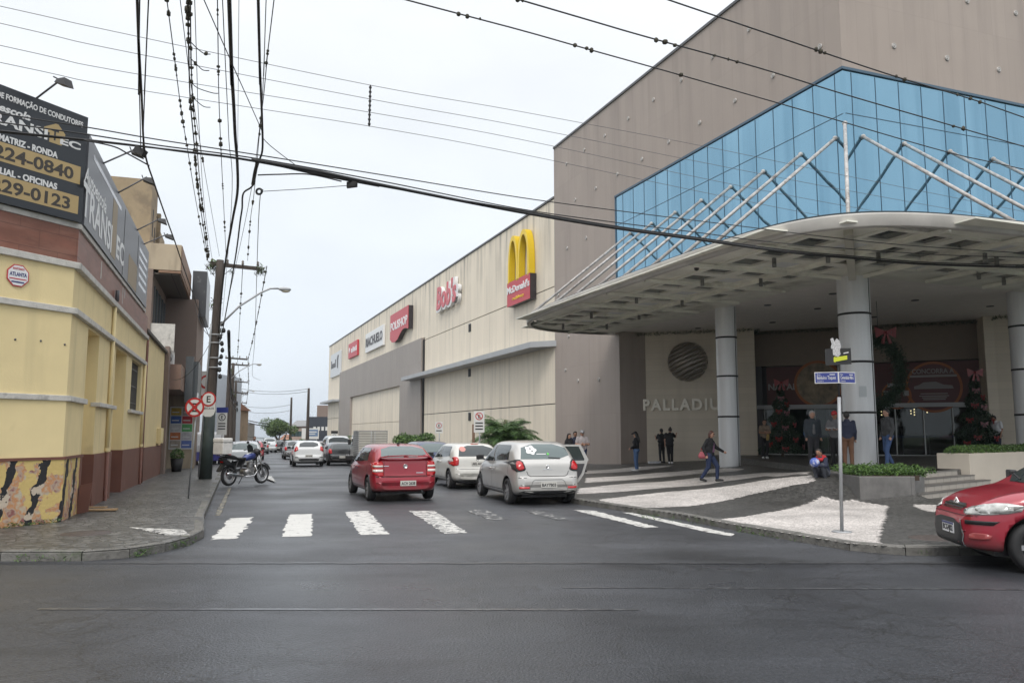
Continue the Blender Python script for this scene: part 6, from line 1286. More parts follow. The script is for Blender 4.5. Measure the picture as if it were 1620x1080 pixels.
mb = MB(); mb.box(-1.0, -.84, 3.5, 3.56, 1.2, 1.5); mb.box(.84, 1.0, 3.5, 3.56, 1.2, 1.5); mb.build('mirror', M_TRIM, t)
for ax in (.75, 3.55):
    for sx in (-1, 1): wheel(t, sx * .74, ax, .30, sx)
for sx in (-1, 1): mb = MB(); mb.box(sx * .62 - .09, sx * .62 + .09, -.1, -.08, .45, .54); mb.build('tail_light', M_TAIL, t)
# ---- blue and white van, side on behind the big pole
t = thing('delivery_van', 'white and blue van parked off the street behind the tall wooden pole', 'van', tuple(AT(324, 700, 47)[:2]) + (roadz(47),), HD + R(8))
mb = MB(); mb.plate([(-2.1, .35), (-2.15, 1.2), (-2.0, 1.85), (-1.8, 1.95), (1.0, 1.95), (1.35, 1.8), (1.75, 1.25), (2.1, 1.05), (2.2, .5), (2.1, .35)], (-.8, 0, 0), (0, 1, 0), (0, 0, 1), 1.6); mb.build('body', P_WHT, t, bevel=.08)
mb = MB(); mb.box(-.815, .815, -2.13, 2.0, .36, 1.08); mb.build('lower_panel', paint('royal_blue_paint', (.06, .06, .28)), t); mb = MB(); mb.box(-.812, .812, -1.4, 1.2, 1.25, 1.75); mb.build('side_window', M_CARGL, t)
for ax in (-1.35, 1.35):
    for sx in (-1, 1): wheel(t, sx * .82, ax, .31, sx)
t, B = make_car('yard_car', 'white car parked beyond the blue and white van beside the far poles', tuple(AT(342, 700, 56)[:2]) + (roadz(56),), R(-60), P_WHT, detail=False); lens(B, t, [(.62, .70), (.80, .70), (.81, .96), (.66, .98)])

# ---- cherry red hatchback at the right edge, nose to the left
t, B = make_car('cherry_hatchback', 'shiny cherry red hatchback with large headlights entering at the right edge', (7.73, 10.53, .004), R(80), P_RD2, L=3.94, W=1.71, H=1.52, wb=2.46, rear_over=.72, rw=.31, zd=1.0, glass_top=.7, ws_top=2.30, cowl=3.02, hood_z=1.0, nose_z=.78, beltf=.98, beltr=1.0)
FR = 3.94 / 2
B.patch('F', [(-.44, .28), (.44, .28), (.50, .40), (.46, .60), (-.46, .60), (-.50, .40)], M_TRIM, 'lower_grille', t, eps=.008, rnd=1)
B.line('F', [(-.46, .61), (-.52, .42), (-.46, .27), (.46, .27), (.52, .42), (.46, .61)], .022, M_CHR, 'grille_trim', t, eps=.012)
plate(t, B, 'BCG4J02', -.08, .475, .40, .13, view='F', m_=mat('white_plate', (.68, .68, .68), rough=.4), blue=True)
B.patch('F', [(-.34, .735), (.34, .735), (.30, .79), (-.30, .79)], M_TRIM, 'upper_grille', t, eps=.008); B.line('F', [(-.38, .765), (.38, .765)], .018, M_CHR, 'grille_bar', t, eps=.016); B.line('F', [(-.34, .725), (.34, .725)], .014, M_CHR, 'grille_bar', t, eps=.016)
mb = MB(); h0 = B.hit('F', 0, .80)[0]; 
for zz in (.72, .77): mb.plate([(-.085, zz), (0, zz + .055), (.085, zz), (.085, zz + .025), (0, zz + .085), (-.085, zz + .025)], (0, h0.y + .03, 0), (-1, 0, 0), (0, 0, 1), .012)
mb.build('badge', M_CHR, t)
for vw_, sg in (('L', -1), ('R', 1)):
    lens(B, t, [(FR - .66, .805), (FR - .42, .84), (FR - .20, .80), (FR - .13, .745), (FR - .2, .69), (FR - .45, .72)], M_HEAD, both=False, name='headlight', view=vw_, eps=.012)
lens(B, t, [(.40, .72), (.52, .675), (.70, .68), (.80, .72), (.80, .82), (.58, .79)], M_HEAD, name='headlight', view='F', eps=.012)
lens(B, t, [(.54, .56), (.74, .56), (.76, .61), (.54, .61)], M_TRIM, name='bumper_slot', view='F', rnd=0); lens(B, t, [(.58, .38), (.72, .38), (.74, .46), (.60, .46)], mat('fog_lamp_glass', (.30, .06, .06), rough=.15), name='fog_lamp', view='F', rnd=1)
B.line('F', [(-.66, .66), (.66, .66)], .008, M_SHUT, 'bumper_gap', t); B.line('T', [(-.60, FR - .30), (-.66, FR - .9)], .01, M_SHUT, 'bonnet_gap', t); B.line('T', [(.60, FR - .30), (.66, FR - .9)], .01, M_SHUT, 'bonnet_gap', t)
for x0, x1 in ((-.45, .1), (.1, .55)): B.line('T', [(x0, FR - .98), (x1, FR - 1.08)], .02, M_TRIM, 'wiper', t, eps=.02)

# ============================================================ POLES, LAMPS, CABLES
M_WOOD = mat('weathered_pole_wood', (.055, .044, .037), rough=.9, var=.3, vscale=4, stretch=(6, 6, .5), bump=.5, bscale=12); M_POLEP = mat('dark_green_pole_paint', (.035, .05, .045), rough=.6, var=.25, vscale=4); M_CONCP = mat('pole_concrete', (.17, .15, .13), rough=.9, var=.15)
M_WIRE = mat('black_cable', (.015, .015, .016), rough=.6); M_WIREG = mat('bare_wire', (.12, .12, .125), rough=.5); M_TUFT = mat('air_plant_tuft', (.06, .055, .04), rough=.95); M_GALV = mat('galvanised_steel', (.33, .34, .35), rough=.45, metal=.3, var=.1)
def utility_pole(label, px, D, zt, arm, lean=.0, r=(.2, .12), paintz=0, group='utility poles along the left kerb', col_=None, armoff=.35, simple=False):
    p = AT(px, 700, D); z0 = roadz(D) + .1; t = thing('utility_pole', label, 'utility pole', (p.x, p.y, z0), LROT, group)
    mb = MB(); k = 8; mb.tube([(lean * i / k, 0, (zt - z0) * i / k) for i in range(k + 1)], [r[0] + (r[1] - r[0]) * i / k for i in range(k + 1)], 12); pole = mb.build('pole', col_ or M_WOOD, t)
    if paintz: mb = MB(); mb.tube([(0, 0, 0), (lean * paintz / (zt - z0), 0, paintz)], [r[0] + .006, r[0] + (r[1] - r[0]) * paintz / (zt - z0) + .006], 12); mb.build('painted_base', M_POLEP, t)
    h = zt - z0
    for dz in arm:
        mb = MB(); mb.bar((lean - armoff, 0.16, h - dz), (lean + 1.75 - armoff, .16, h - dz - .08), .11, .13); mb.build('crossarm', M_WOOD, t)
        for i in range(4):
            x = lean - armoff + .06 + i * .54; mb = MB(); mb.lathe([(.0, .0), (.03, 0), (.055, .05), (.03, .08), (.05, .13), (.02, .18), (0, .19)], (x, .16, h - dz + .02), n=8); mb.build('insulator', M_CONCP, t)
        if not simple: mb = MB(); mb.bar((lean - .02, .1, h - dz - .55), (lean + .45, .16, h - dz - .1), .04, .02); mb.bar((lean - .02, .1, h - dz - .55), (lean - .3, .16, h - dz - .06), .04, .02); mb.build('arm_brace', M_DGREY, t)
    return t, h
t, h = utility_pole('tall wooden utility pole with dark green base at the left kerb beside the motorcycle', 327, 29, 8.05, [.12], lean=.2, r=(.22, .13), paintz=2.6)
for z in (4.0, 4.35, 4.9, 5.2): mb = MB(); mb.lathe([(.235, z), (.24, z + .02), (.235, z + .04)], (.15, 0, 0), n=12); mb.build('steel_band', M_GALV, t)
for k in range(9):
    mb = MB(); mb.lathe([(0, 0), (.05, .02), (.07, .08), (.05, .16), (0, .2)], (.34 + random.uniform(-.05, .1), -.16, 3.6 + k * .24), n=8); mb.build('cable_splice', M_WIRE, t)
mb = MB(); mb.tube([(-.22, -.1, .1), (-.02, -.12, 5.3), (-.02, -.12, 5.6)], .035, 8); mb.build('conduit', M_GALV, t)
def tuft(c, r, n, nm='plant_tuft', par=None):
    q = RNG.normal(size=(n, 3)) * r * .45 + np.array(c); V, F = leaf_cloud(q, r * .9, RNG, aspect=7); return arr_mesh(nm, V, F, [M_TUFT, M_LEAFH[1]], par, mi=(RNG.random(n) < .25).astype(int))
tuft((-.05, .16, h - .22), .26, 150, par=t); tuft((1.62, .16, h - .24), .20, 160, par=t); tuft((.1, .1, h - 1.6), .22, 120, par=t); tuft((.2, .1, h - 2.6), .2, 120, par=t); tuft((.62, .16, h - .4), .12, 40, par=t)
for lab, px, D, zt in (('second wooden pole of the left row with crossarm behind the kerb sign plates', 358, 66, 8.0), ('pole close behind the second wooden pole of the left row', 364, 71, 7.9), ('middle pole of the left row beyond the crossarm pair', 369.5, 95, 7.9), ('distant pole of the left row with a transformer', 372.5, 123, 7.8), ('farthest pole of the left row', 374.5, 160, 7.4)):
    t, h = utility_pole(lab, px, D, zt, [.1] + ([1.4] if D > 90 else []), r=(.2, .13), simple=True)
    if D == 123: mb = MB(); mb.lathe([(0, 0), (.3, 0), (.3, .8), (0, .85)], (.45, 0, h - 2.2), n=12); mb.build('transformer', M_CONCP, t)
    if D < 72: tuft((.05, .2, h - 1.2), .25, 90, par=t); tuft((.1, .2, h - 3), .3, 90, par=t)
for lab, px, D, zt in (('tall bare pole at the right kerb in front of the dark shop', 486, 113, 8.0), ('thinner bare pole at the right kerb beside the street tree', 459, 140, 7.9)):
    utility_pole(lab, px, D, zt, [], r=(.26, .16), group='poles along the far right kerb', col_=M_WOOD)
def street_lamp(lab, px, D, zb, px2, zl, s=1.0):
    p = AT(px, 700, D); best = None
    for a in np.linspace(.3, 6, 115):
        q = Vector((p.x, p.y)) + SXV * a; x = 810 + FPX * q.x / (q.y * CP + (zl - CAMH) * SP)
        if best is None or abs(x - px2) < best[0]: best = (abs(x - px2), a)
    a = best[1]; t = thing('street_lamp', lab, 'street lamp', (p.x, p.y, 0), LROT, 'lamp arms over the street')
    mb = MB(); mb.tube([(0.1, -.2, zb), (a * .35, -.2, zb + (zl - zb) * .5), (a * .7, -.2, zb + (zl - zb) * .88), (a * .86, -.2, zl), (a, -.2, zl + .02)], .035 * s, 8); mb.build('arm', M_GALV, t)
    mb = MB(); mb.ball((a + .22, -.2, zl), .16, 0, 12, (1.5, .75, .55)); hd_ = mb.build('lamp_head', M_LGREY, t); mb = MB(); mb.ball((a + .25, -.2, zl - .05), .13, 0, 12, (1.3, .7, .6)); mb.build('lamp_glass', mat('lamp_glass_bowl', (.6, .55, .42), rough=.2), hd_)
street_lamp('street lamp on a long curved arm from the tall wooden pole', 336, 29, 5.6, 440, 7.05); street_lamp('smaller street lamp on the second pole of the left row', 360, 66, 6.2, 405, 7.4); street_lamp('distant street lamp on the pole with a transformer', 372, 112, 5.9, 398, 7.6)

def spline(P, n=8):
    P = [Vector(p) for p in P]; Q = []
    for i in range(len(P) - 1):
        p0 = P[max(i - 1, 0)]; p1 = P[i]; p2 = P[i + 1]; p3 = P[min(i + 2, len(P) - 1)]
        for k in range(n): t_ = k / n; Q.append(.5 * ((2 * p1) + (p2 - p0) * t_ + (2 * p0 - 5 * p1 + 4 * p2 - p3) * t_ ** 2 + (3 * p1 - p0 - 3 * p2 + p3) * t_ ** 3))
    return Q + [P[-1]]
def wire(label, pts, z, r=.010, beads=0, name='overhead_cable', group=None, m_=None, br=(.02, .045), seed=None, ext=None, cl=True):
    """pts: photo points along a cable strung at height z (or (z0, z1), or per point)"""
    n = len(pts); zs = z if isinstance(z, list) else ([z] * n if not isinstance(z, tuple) else [z[0] + (z[1] - z[0]) * i / (n - 1) for i in range(n)])
    W_ = [G(p[0], p[1], zz) for p, zz in zip(pts, zs)]
    if ext:                                     # carry the cable on past the frame
        for w_, L_ in ext:
            if w_ == 0: d = (W_[0] - W_[1]).normalized(); W_.insert(0, W_[0] + d * L_)
            else: d = (W_[-1] - W_[-2]).normalized(); W_.append(W_[-1] + d * L_)
    Q = spline(W_, 6); mb = MB(); mb.tube(Q, r, 6)
    acc = [0]
    for a, b in zip(Q, Q[1:]): acc.append(acc[-1] + (b - a).length)
    for k in range(beads):
        s = random.random()
        if cl and k % 3: s = max(0, min(.999, last + random.uniform(-.012, .012)))
        last = s; d = s * acc[-1]; i = max(j for j in range(len(acc)) if acc[j] <= d); i = min(i, len(Q) - 2)
        c = Q[i].lerp(Q[i + 1], (d - acc[i]) / max(acc[i + 1] - acc[i], 1e-6)); rr = random.uniform(*br)
        mb.ball(c + Vector((0, 0, random.uniform(-.01, .01))), rr, 1, 6, (random.uniform(.7, 1.3), random.uniform(.7, 1.3), random.uniform(.8, 1.5)))
    o = mb.build(name, [m_ or M_WIRE, M_TUFT]); tag(o, label, 'cable', group); return o
UP = [(0, 25)]
wire('thick cable falling past the floodlights and running by the balcony to the pole', [(217, 0), (219, 60), (224, 150), (229, 240), (244, 290), (262, 342), (278, 386), (294, 433), (318, 500), (336, 545)], 5.3, .012, ext=UP)
wire('thin cable just right of the thick left one, near the top left', [(235, 0), (231, 90), (227, 200), (226, 240)], 5.35, .006, ext=UP); wire('thin straight cable left of the thick leftmost one', [(221, 0), (220, 80), (221, 160), (223, 242)], 5.32, .006, ext=UP)
gB = 'cables studded with dark tufts along the street'
wire('leftmost tufted cable of the bunch meeting the left end of the crossarm', [(264, 0), (274.7, 82), (287, 177), (296, 232), (311, 324), (328, 411)], 7.95, .008, 80, group=gB, ext=UP, br=(.018, .042))
wire('heavily tufted cable, left one of the close pair above the tall pole', [(297, 0), (298.5, 79), (301, 159), (307, 226), (314, 305), (329, 408)], 7.98, .012, 150, group=gB, br=(.02, .055), ext=UP)
wire('heavily tufted cable, right one of the close pair above the tall pole', [(301, 0), (302, 79), (305, 159), (311, 226), (318, 305), (331, 408)], 7.98, .010, 130, group=gB, br=(.016, .045), ext=UP)
wire('plain thin cable right of the close tufted pair', [(308, 0), (314, 183), (323.5, 327), (336, 412)], 7.98, .006, ext=UP)
wire('tufted cable running down to the middle of the crossarm', [(344, 0), (346, 143), (349.5, 235), (354, 327), (358, 412)], 7.95, .008, 60, group=gB, ext=UP, br=(.018, .042))
wire('long tufted cable running to the right end of the crossarm', [(433.5, 0), (424, 79), (417.6, 147), (410.6, 211), (402, 305), (396, 350), (391.7, 412)], 7.9, .008, 80, group=gB, ext=UP, br=(.018, .042))
wire('thick sagging black cable left of centre, bending to the tall pole', [(362.6, 0), (366, 101), (370, 171), (372, 214), (375.5, 260), (375.5, 305), (367.5, 350), (357, 412), (351, 462), (346, 525)], [6.4, 6.4, 6.4, 6.35, 6.3, 6.2, 6.1, 6.0, 5.8, 5.2], .024, ext=UP)
wire('second thick black cable with a kink, right of the first', [(408.5, 0), (411, 104), (414.6, 189), (415, 238), (407.5, 260), (400, 293), (385, 306), (383, 330), (380, 350), (371.7, 412), (355, 508), (348, 540)], [6.5, 6.5, 6.5, 6.5, 6.4, 6.35, 6.3, 6.3, 6.2, 6.0, 5.5, 5.1], .017, ext=UP)
wire('thin diagonal stay crossing from the top to the black bundle', [(322.6, 0), (363, 91.6), (412, 201.6), (421, 224.5), (467, 261)], 6.7, .007, ext=UP)
wire('faint thin vertical cable between the two thick ones', [(378, 0), (377, 120), (376, 250)], 7.2, .004, m_=M_WIREG, ext=UP)
wire('loose grey wire dangling at the right of the tall pole', [(416, 300), (409, 350), (403, 537), (399, 590), (404, 598), (412, 601)], [7.4, 7.4, 6.2, 5.6, 5.5, 5.45], .010, m_=M_WIREG)
for k, lab in enumerate(('uppermost short tap wire off the tufted pair', 'second short tap wire off the tufted pair', 'third short tap wire off the tufted pair', 'lowest short tap wire off the tufted pair')):
    y = (66, 92, 128, 150)[k]; x1 = (333, 331, 345, 333)[k]; wire(lab, [(301, y), (312, y + 11), (x1 - 10, y + 19), (x1, y + 20)], 7.9, .008, 2, group='short tap wires', br=(.03, .04))
# along the row beyond the first pole
def spanw(label, a, b, r=.012, sag=.5, beads=0, group='cable spans between the left poles'):
    a, b = Vector(a), Vector(b); P = [a.lerp(b, i / 8) - Vector((0, 0, sag * 4 * (i / 8) * (1 - i / 8))) for i in range(9)]
    mb = MB(); mb.tube(P, r, 6)
    for k in range(beads): i = random.randrange(8); mb.ball(P[i].lerp(P[i + 1], random.random()), random.uniform(.03, .07), 1, 6)
    tag(mb.build('overhead_cable', [M_WIRE, M_TUFT]), label, 'cable', group)
polesP = [AT(350, 700, 29), AT(360, 700, 66), AT(371, 700, 95), AT(374, 700, 123), AT(376, 700, 160)]
wire('extra thin cable just left of the thick sagging one', [(352, 0), (357, 110), (362, 220), (366, 330), (352, 500)], 6.8, .006, ext=UP); wire('extra thin cable between the thick kinked cable and the tufted one', [(421, 0), (418, 90), (411, 200), (392, 330), (362, 470)], 7.0, .006, 6, ext=UP); wire('slanting thin cable from the tufted pair to the crossarm centre', [(285, 0), (300, 120), (322, 260), (347, 405)], 7.9, .006, 10, ext=UP)
nm_ = ['first', 'second', 'third', 'fourth']
for i in range(4):
    a, b = polesP[i], polesP[i + 1]
    for off, z, r, bd, nn in ((1.35, 7.9, .016, 22, 'outer tufted'), (.5, 7.9, .012, 12, 'inner tufted'), (.1, 5.4, .06, 10, 'thick low'), (.15, 4.7, .04, 0, 'lowest')):
        s = SXV * off; spanw(f'{nn} cable in the {nm_[i]} span beyond the tall pole', (a.x + s.x, a.y + s.y, z), (b.x + s.x, b.y + s.y, z - (.3 if i > 1 else 0)), r * (1 + .3 * i), .35 + .1 * i, bd)
for k, (y0, y1) in enumerate(((613, 615), (617, 619), (640, 640), (648, 649), (659, 670), (662, 675), (686, 690))):
    D0, D1 = 123, (113 if k < 2 else 140); a = AT(373, y0, D0); b = AT(486 if k < 2 else 459, y1, D1); spanw(('highest', 'second highest', 'third', 'fourth', 'fifth', 'sixth', 'lowest')[k] + ' wire crossing the far street between the poles', a, b, .03 if k not in (4, 5) else .07, .5, 0, 'wires crossing the far street')
spanw('service wire from the tall pole to the balcony block', AT(331, 545, 29), AT(272, 600, 33), .01, .4); spanw('higher service wire from the tall pole to the balcony block', AT(331, 530, 29), AT(308, 480, 40), .012, .3)
# transverse: four thin wires with a spacer rod
for k, (lab, P) in enumerate((('highest of the four thin wires crossing the sky', [(0, 10), (180, 50), (586, 135), (820, 176), (1116, 232), (1333, 277), (1620, 335)]), ('second of the four thin wires crossing the sky', [(0, 37), (180, 78), (586, 157), (820, 199), (1116, 258), (1333, 300), (1620, 352)]), ('third of the four thin wires crossing the sky', [(0, 72), (180, 111), (586, 178), (820, 220), (1116, 283), (1333, 325), (1620, 375)]), ('lowest of the four thin wires crossing the sky', [(0, 99), (180, 136), (586, 200), (820, 243), (1116, 305), (1333, 347), (1620, 392)]))):
    wire(lab, P, [9.2 - k * .33] * 5 + [9.2 - k * .33] * 2, .006, 1, m_=M_WIREG, group='four thin wires crossing the street', ext=[(0, 8), (1, 10)])
a, b = G(586, 135, 9.2), G(584, 200, 8.21); mb = MB(); mb.tube([a, b], .018, 6)
for k in range(9): mb.ball(a.lerp(b, (k + .5) / 9), .035, 0, 6)
tag(mb.build('wire_spacer', M_WIRE), 'vertical beaded spacer rod joining the four thin wires in the sky', 'spacer')
gT = 'tufted wires crossing in front of the mall'
wire('topmost tufted wire crossing the upper right corner', [(1057, 0), (1237, 61), (1408, 118.5), (1540, 158), (1620, 186)], 7.6, .011, 14, group=gT, ext=[(0, 12), (1, 10)])
wire('middle tufted wire crossing above the blue glass corner', [(822, 0), (1017, 57), (1195, 106), (1338, 150), (1500, 197), (1620, 232)], 7.5, .011, 60, group=gT, br=(.02, .04), ext=[(0, 12), (1, 10)])
wire('lowest tufted wire crossing the blue glass', [(642, 0), (820, 47), (921, 75.5), (1087, 122), (1289, 180), (1496, 240), (1620, 268)], 7.4, .010, 24, group=gT, ext=[(0, 12), (1, 10)])
BZ = 6.15
wire('thickest black cable bundle sweeping from the left billboard to the canopy', [(-10, 206), (180, 226), (296, 241), (400, 255), (600, 294), (820, 332), (975, 358), (1105, 376), (1240, 395), (1358, 406), (1467, 415), (1640, 420)], BZ, .015, ext=[(0, 6), (1, 8)])
wire('upper cable of the black bundle from left billboard to canopy', [(-10, 192), (133, 212), (250, 230), (400, 250), (600, 286), (820, 330), (975, 352), (1105, 368), (1240, 385), (1467, 402), (1640, 408)], BZ + .08, .011, ext=[(0, 6), (1, 8)])
wire('highest thin cable of the bundle crossing the sign corner', [(-10, 178), (135, 201), (250, 221), (400, 244), (600, 276), (820, 312), (975, 333), (1150, 355), (1400, 385), (1640, 402)], BZ + .3, .010, ext=[(0, 6), (1, 8)])
wire('lowest cable of the bundle crossing the yellow building sign', [(-10, 208), (133, 222), (215, 231), (296, 240), (400, 254), (500, 276), (600, 295)], BZ, .014, ext=[(0, 6)])
wire('second thick strand lying against the black bundle', [(398, 253), (500, 271), (600, 292), (820, 335), (975, 361), (1105, 379), (1240, 398), (1358, 409), (1467, 418), (1640, 423)], BZ - .01, .030)
mb = MB(); c = G(557, 292, BZ - .06); mb.obox(c, (.09, 0, .012), (0, .04, 0), (0, 0, .05)); tag(mb.build('splice_box', M_WIRE), 'black splice box hanging on the cable bundle over the street', 'splice box')
mb = MB(); c = G(410, 303, BZ - .2); mb.lathe([(.05, -.01), (.07, 0), (.05, .01), (.03, 0), (.05, -.01)], c, axis='y', n=14); tag(mb.build('cable_coil', M_WIRE), 'small coil of cable under the crossing of the bundles', 'cable coil')
wire('slack branch cable below the bundle right of the crossing', [(408, 277), (440, 276), (490, 276), (540, 287)], BZ, .012); wire('thin branch from the small coil to the splice box', [(412, 303), (480, 299), (557, 293)], BZ - .1, .006); wire('short branch between the kinked cable and the bundle', [(409, 253), (404, 270), (400, 292)], BZ, .03)
wire('drop cable from the wire clamp down beside the tower', [(133, 222), (180, 232), (205, 245), (236, 262)], 5.6, .010)
mb = MB(); c = G(222, 240, 5.3); mb.obox(c, (.06, .0, -.03), (0, .05, 0), (.02, 0, .04)); tag(mb.build('wire_clamp', M_WIRE), 'black wire clamp where the thick left cable meets the crossing lines', 'wire clamp')

# ============================================================ SIGNS AND STREET FURNITURE
def ring_plate(mb, c, r, ax, az, mi, th=.004, n=28):
    mb.plate([(r * math.cos(2 * math.pi * k / n), r * math.sin(2 * math.pi * k / n)) for k in range(n)], c, ax, az, th, mi)
M_SRED = mat('traffic_red', (.42, .02, .02), rough=.45); M_SWHT = mat('traffic_white', (.62, .62, .6), rough=.45); M_SBLK = mat('traffic_black', (.02, .02, .02), rough=.5); M_SBLU = mat('street_name_blue', (.035, .05, .22), rough=.4)
def road_sign(name, label, c, r, kind, post=None, face=0.0):
    """round sign facing the camera side; c = centre"""
    t = thing(name, label, 'road sign', tuple(c), face)
    ax, az = Vector((1, 0, 0)), Vector((0, 0, 1))
    mb = MB(); ring_plate(mb, (0, 0, 0), r, ax, az, 0); mb.build('rim', M_SRED, t)
    mb = MB(); ring_plate(mb, (0, -.006, 0), r * .80, ax, az, 0); mb.build('face', M_SWHT, t)
    if kind in ('E', 'noE', 'X'):
        text('E', r * 1.25, M_SBLK, t, (0, -.012, -r * .45), ax=ax, ay=az, depth=.003, bold=.006, align='CENTER')
    mb = MB()
    if kind in ('noE', 'X'): mb.obox((0, -.016, 0), Vector((r * .62, 0, -r * .62)) * .95, (0, .002, 0), Vector((.07, 0, .07)) * r * 1.2, 0)
    if kind == 'X': mb.obox((0, -.019, 0), Vector((r * .62, 0, r * .62)) * .95, (0, .002, 0), Vector((-.07, 0, .07)) * r * 1.2, 0)
    if mb.v: mb.build('red_bar', M_SRED, t)
    return t
c = AT(308, 644, 19.4); t = road_sign('no_stopping_sign', 'round sign with red cross over black E on a thin kerb post', c, .235, 'X')
b0 = GP(298, 788) if False else G(298, 788, .13); mb = MB(); mb.tube([Vector((b0.x, b0.y, .13)) - c, Vector((.05, .03, .35))], .022, 8); mb.build('post', M_GALV, t)
c = AT(330, 631, 28.3); t = road_sign('parking_sign', 'round parking E sign over a white oval plate fixed to the tall pole', c, .26, 'E')
mb = MB(); mb.plate([(-.25, -.1), (.25, -.1), (.25, -.40), (.2, -.55), (.1, -.62), (-.1, -.62), (-.2, -.55), (-.25, -.40)], (0, .012, 0), (1, 0, 0), (0, 0, 1), .004); mb.build('oval_plate', M_SWHT, t); text('VEÍCULOS', .09, M_SBLK, t, (0, .005, -.36), ax=(1, 0, 0), ay=(0, 0, 1), depth=.003, align='CENTER', bold=.001)
def plate_sign(name, label, c, w_, h_, posth, kind='E', lines=2, hdr=None, post_m=None, r=None):
    t = thing(name, label, 'road sign', tuple(c), 0); ax, az = (1, 0, 0), (0, 0, 1)
    mb = MB(); mb.obox((0, 0, 0), (w_ / 2, 0, 0), (0, .006, 0), (0, 0, h_ / 2)); mb.build('plate', M_SWHT, t)
    r = r or w_ * .36; cz = h_ / 2 - r - .05
    mb = MB(); ring_plate(mb, (0, -.008, cz), r, ax, az, 0); mb.build('ring', M_SRED if kind != 'B' else M_SBLK, t); mb = MB(); ring_plate(mb, (0, -.013, cz), r * .78, ax, az, 0); mb.build('face', M_SWHT, t)
    text('E', r * 1.3, M_SBLK, t, (0, -.02, cz - r * .46), ax=ax, ay=az, depth=.003, bold=.006, align='CENTER')
    mb = MB()
    if kind == 'noE': mb.obox((0, -.026, cz), Vector((r * .6, 0, -r * .6)), (0, .002, 0), Vector((.08, 0, .08)) * r, 0); mb.build('red_bar', M_SRED, t)
    mb = MB()
    for k in range(lines): mb.obox((0, -.009, cz - r - .13 - k * .13), (w_ * .36, 0, 0), (0, .002, 0), (0, 0, .028))
    if lines: mb.build('small_print', M_SBLK, t)
    if hdr: mb = MB(); mb.obox((0, 0, h_ / 2 + .13), (w_ * .58, 0, 0), (0, .01, 0), (0, 0, .13)); mb.build('header_plate', hdr, t)
    mb = MB(); mb.tube([(0.02, .03, posth - c.z), (0.02, .03, h_ / 2 - .1)], .03, 8); mb.build('post', post_m or M_GALV, t); return t
plate_sign('parking_sign', 'grey parking E plate with dark header beyond the tall pole', AT(351, 670, 40), .50, 1.1, -.1, 'B', 3, hdr=M_SBLU)
plate_sign('parking_sign', 'white parking E plate on a thin post in front of the beige mall wall', AT(694.5, 676, 44), .42, .62, .0, 'E', 1)
plate_sign('no_parking_sign', 'tall white plate with barred red E beside the big palm', AT(758, 667, 35), .46, .92, .05, 'noE', 3)
mb = MB(); p = AT(749, 700, 36); mb.box(p.x - .06, p.x + .06, p.y - .06, p.y + .06, 0, 2.1); tag(mb.build('brown_post', mat('brown_post_paint', (.20, .12, .08), rough=.7)), 'short brown post standing left of the barred red E sign', 'post')
plate_sign('parking_sign', 'small dark parking E plate far along the mall by a low palm', AT(529, 692, 75), .55, .75, -.5, 'B', 0, hdr=M_SBLK)
# white pylon with a red emblem behind the tall pole
t = thing('shop_pylon', 'white pylon sign with a red round emblem seen left of the tall pole', 'sign', tuple(AT(321, 700, 48)[:2]) + (-.2,), 0)
mb = MB(); mb.box(-.55, .55, -.08, .08, 3.2, 5.6); mb.build('panel', M_SWHT, t); mb = MB(); ring_plate(mb, (.1, -.09, 4.95), .42, (1, 0, 0), (0, 0, 1), 0); mb.build('emblem', M_SRED, t); mb = MB(); ring_plate(mb, (.1, -.1, 4.95), .3, (1, 0, 0), (0, 0, 1), 0); mb.build('emblem_ring', M_SWHT, t); mb = MB(); mb.box(-.3, .5, -.1, -.08, 3.95, 4.15); mb.build('lettering', M_SRED, t); mb = MB(); mb.box(-.5, -.4, -.05, .05, 0, 3.2); mb.box(.4, .5, -.05, .05, 0, 3.2); mb.build('post', M_GALV, t)
mb = MB()
for k in range(5): q = AT(296 + k * 3.0, 700, 44 + k * .6); mb.tube([(q.x, q.y, -.2), (q.x, q.y, 1.7)], .03, 6)
q0, q1 = AT(296, 700, 44), AT(308, 700, 46.4); mb.bar((q0.x, q0.y, 1.5), (q1.x, q1.y, 1.5), .03, .04); mb.bar((q0.x, q0.y, .2), (q1.x, q1.y, .2), .03, .04); tag(mb.build('white_fence', M_SWHT), 'short white railing fence beside the poster wall', 'fence')
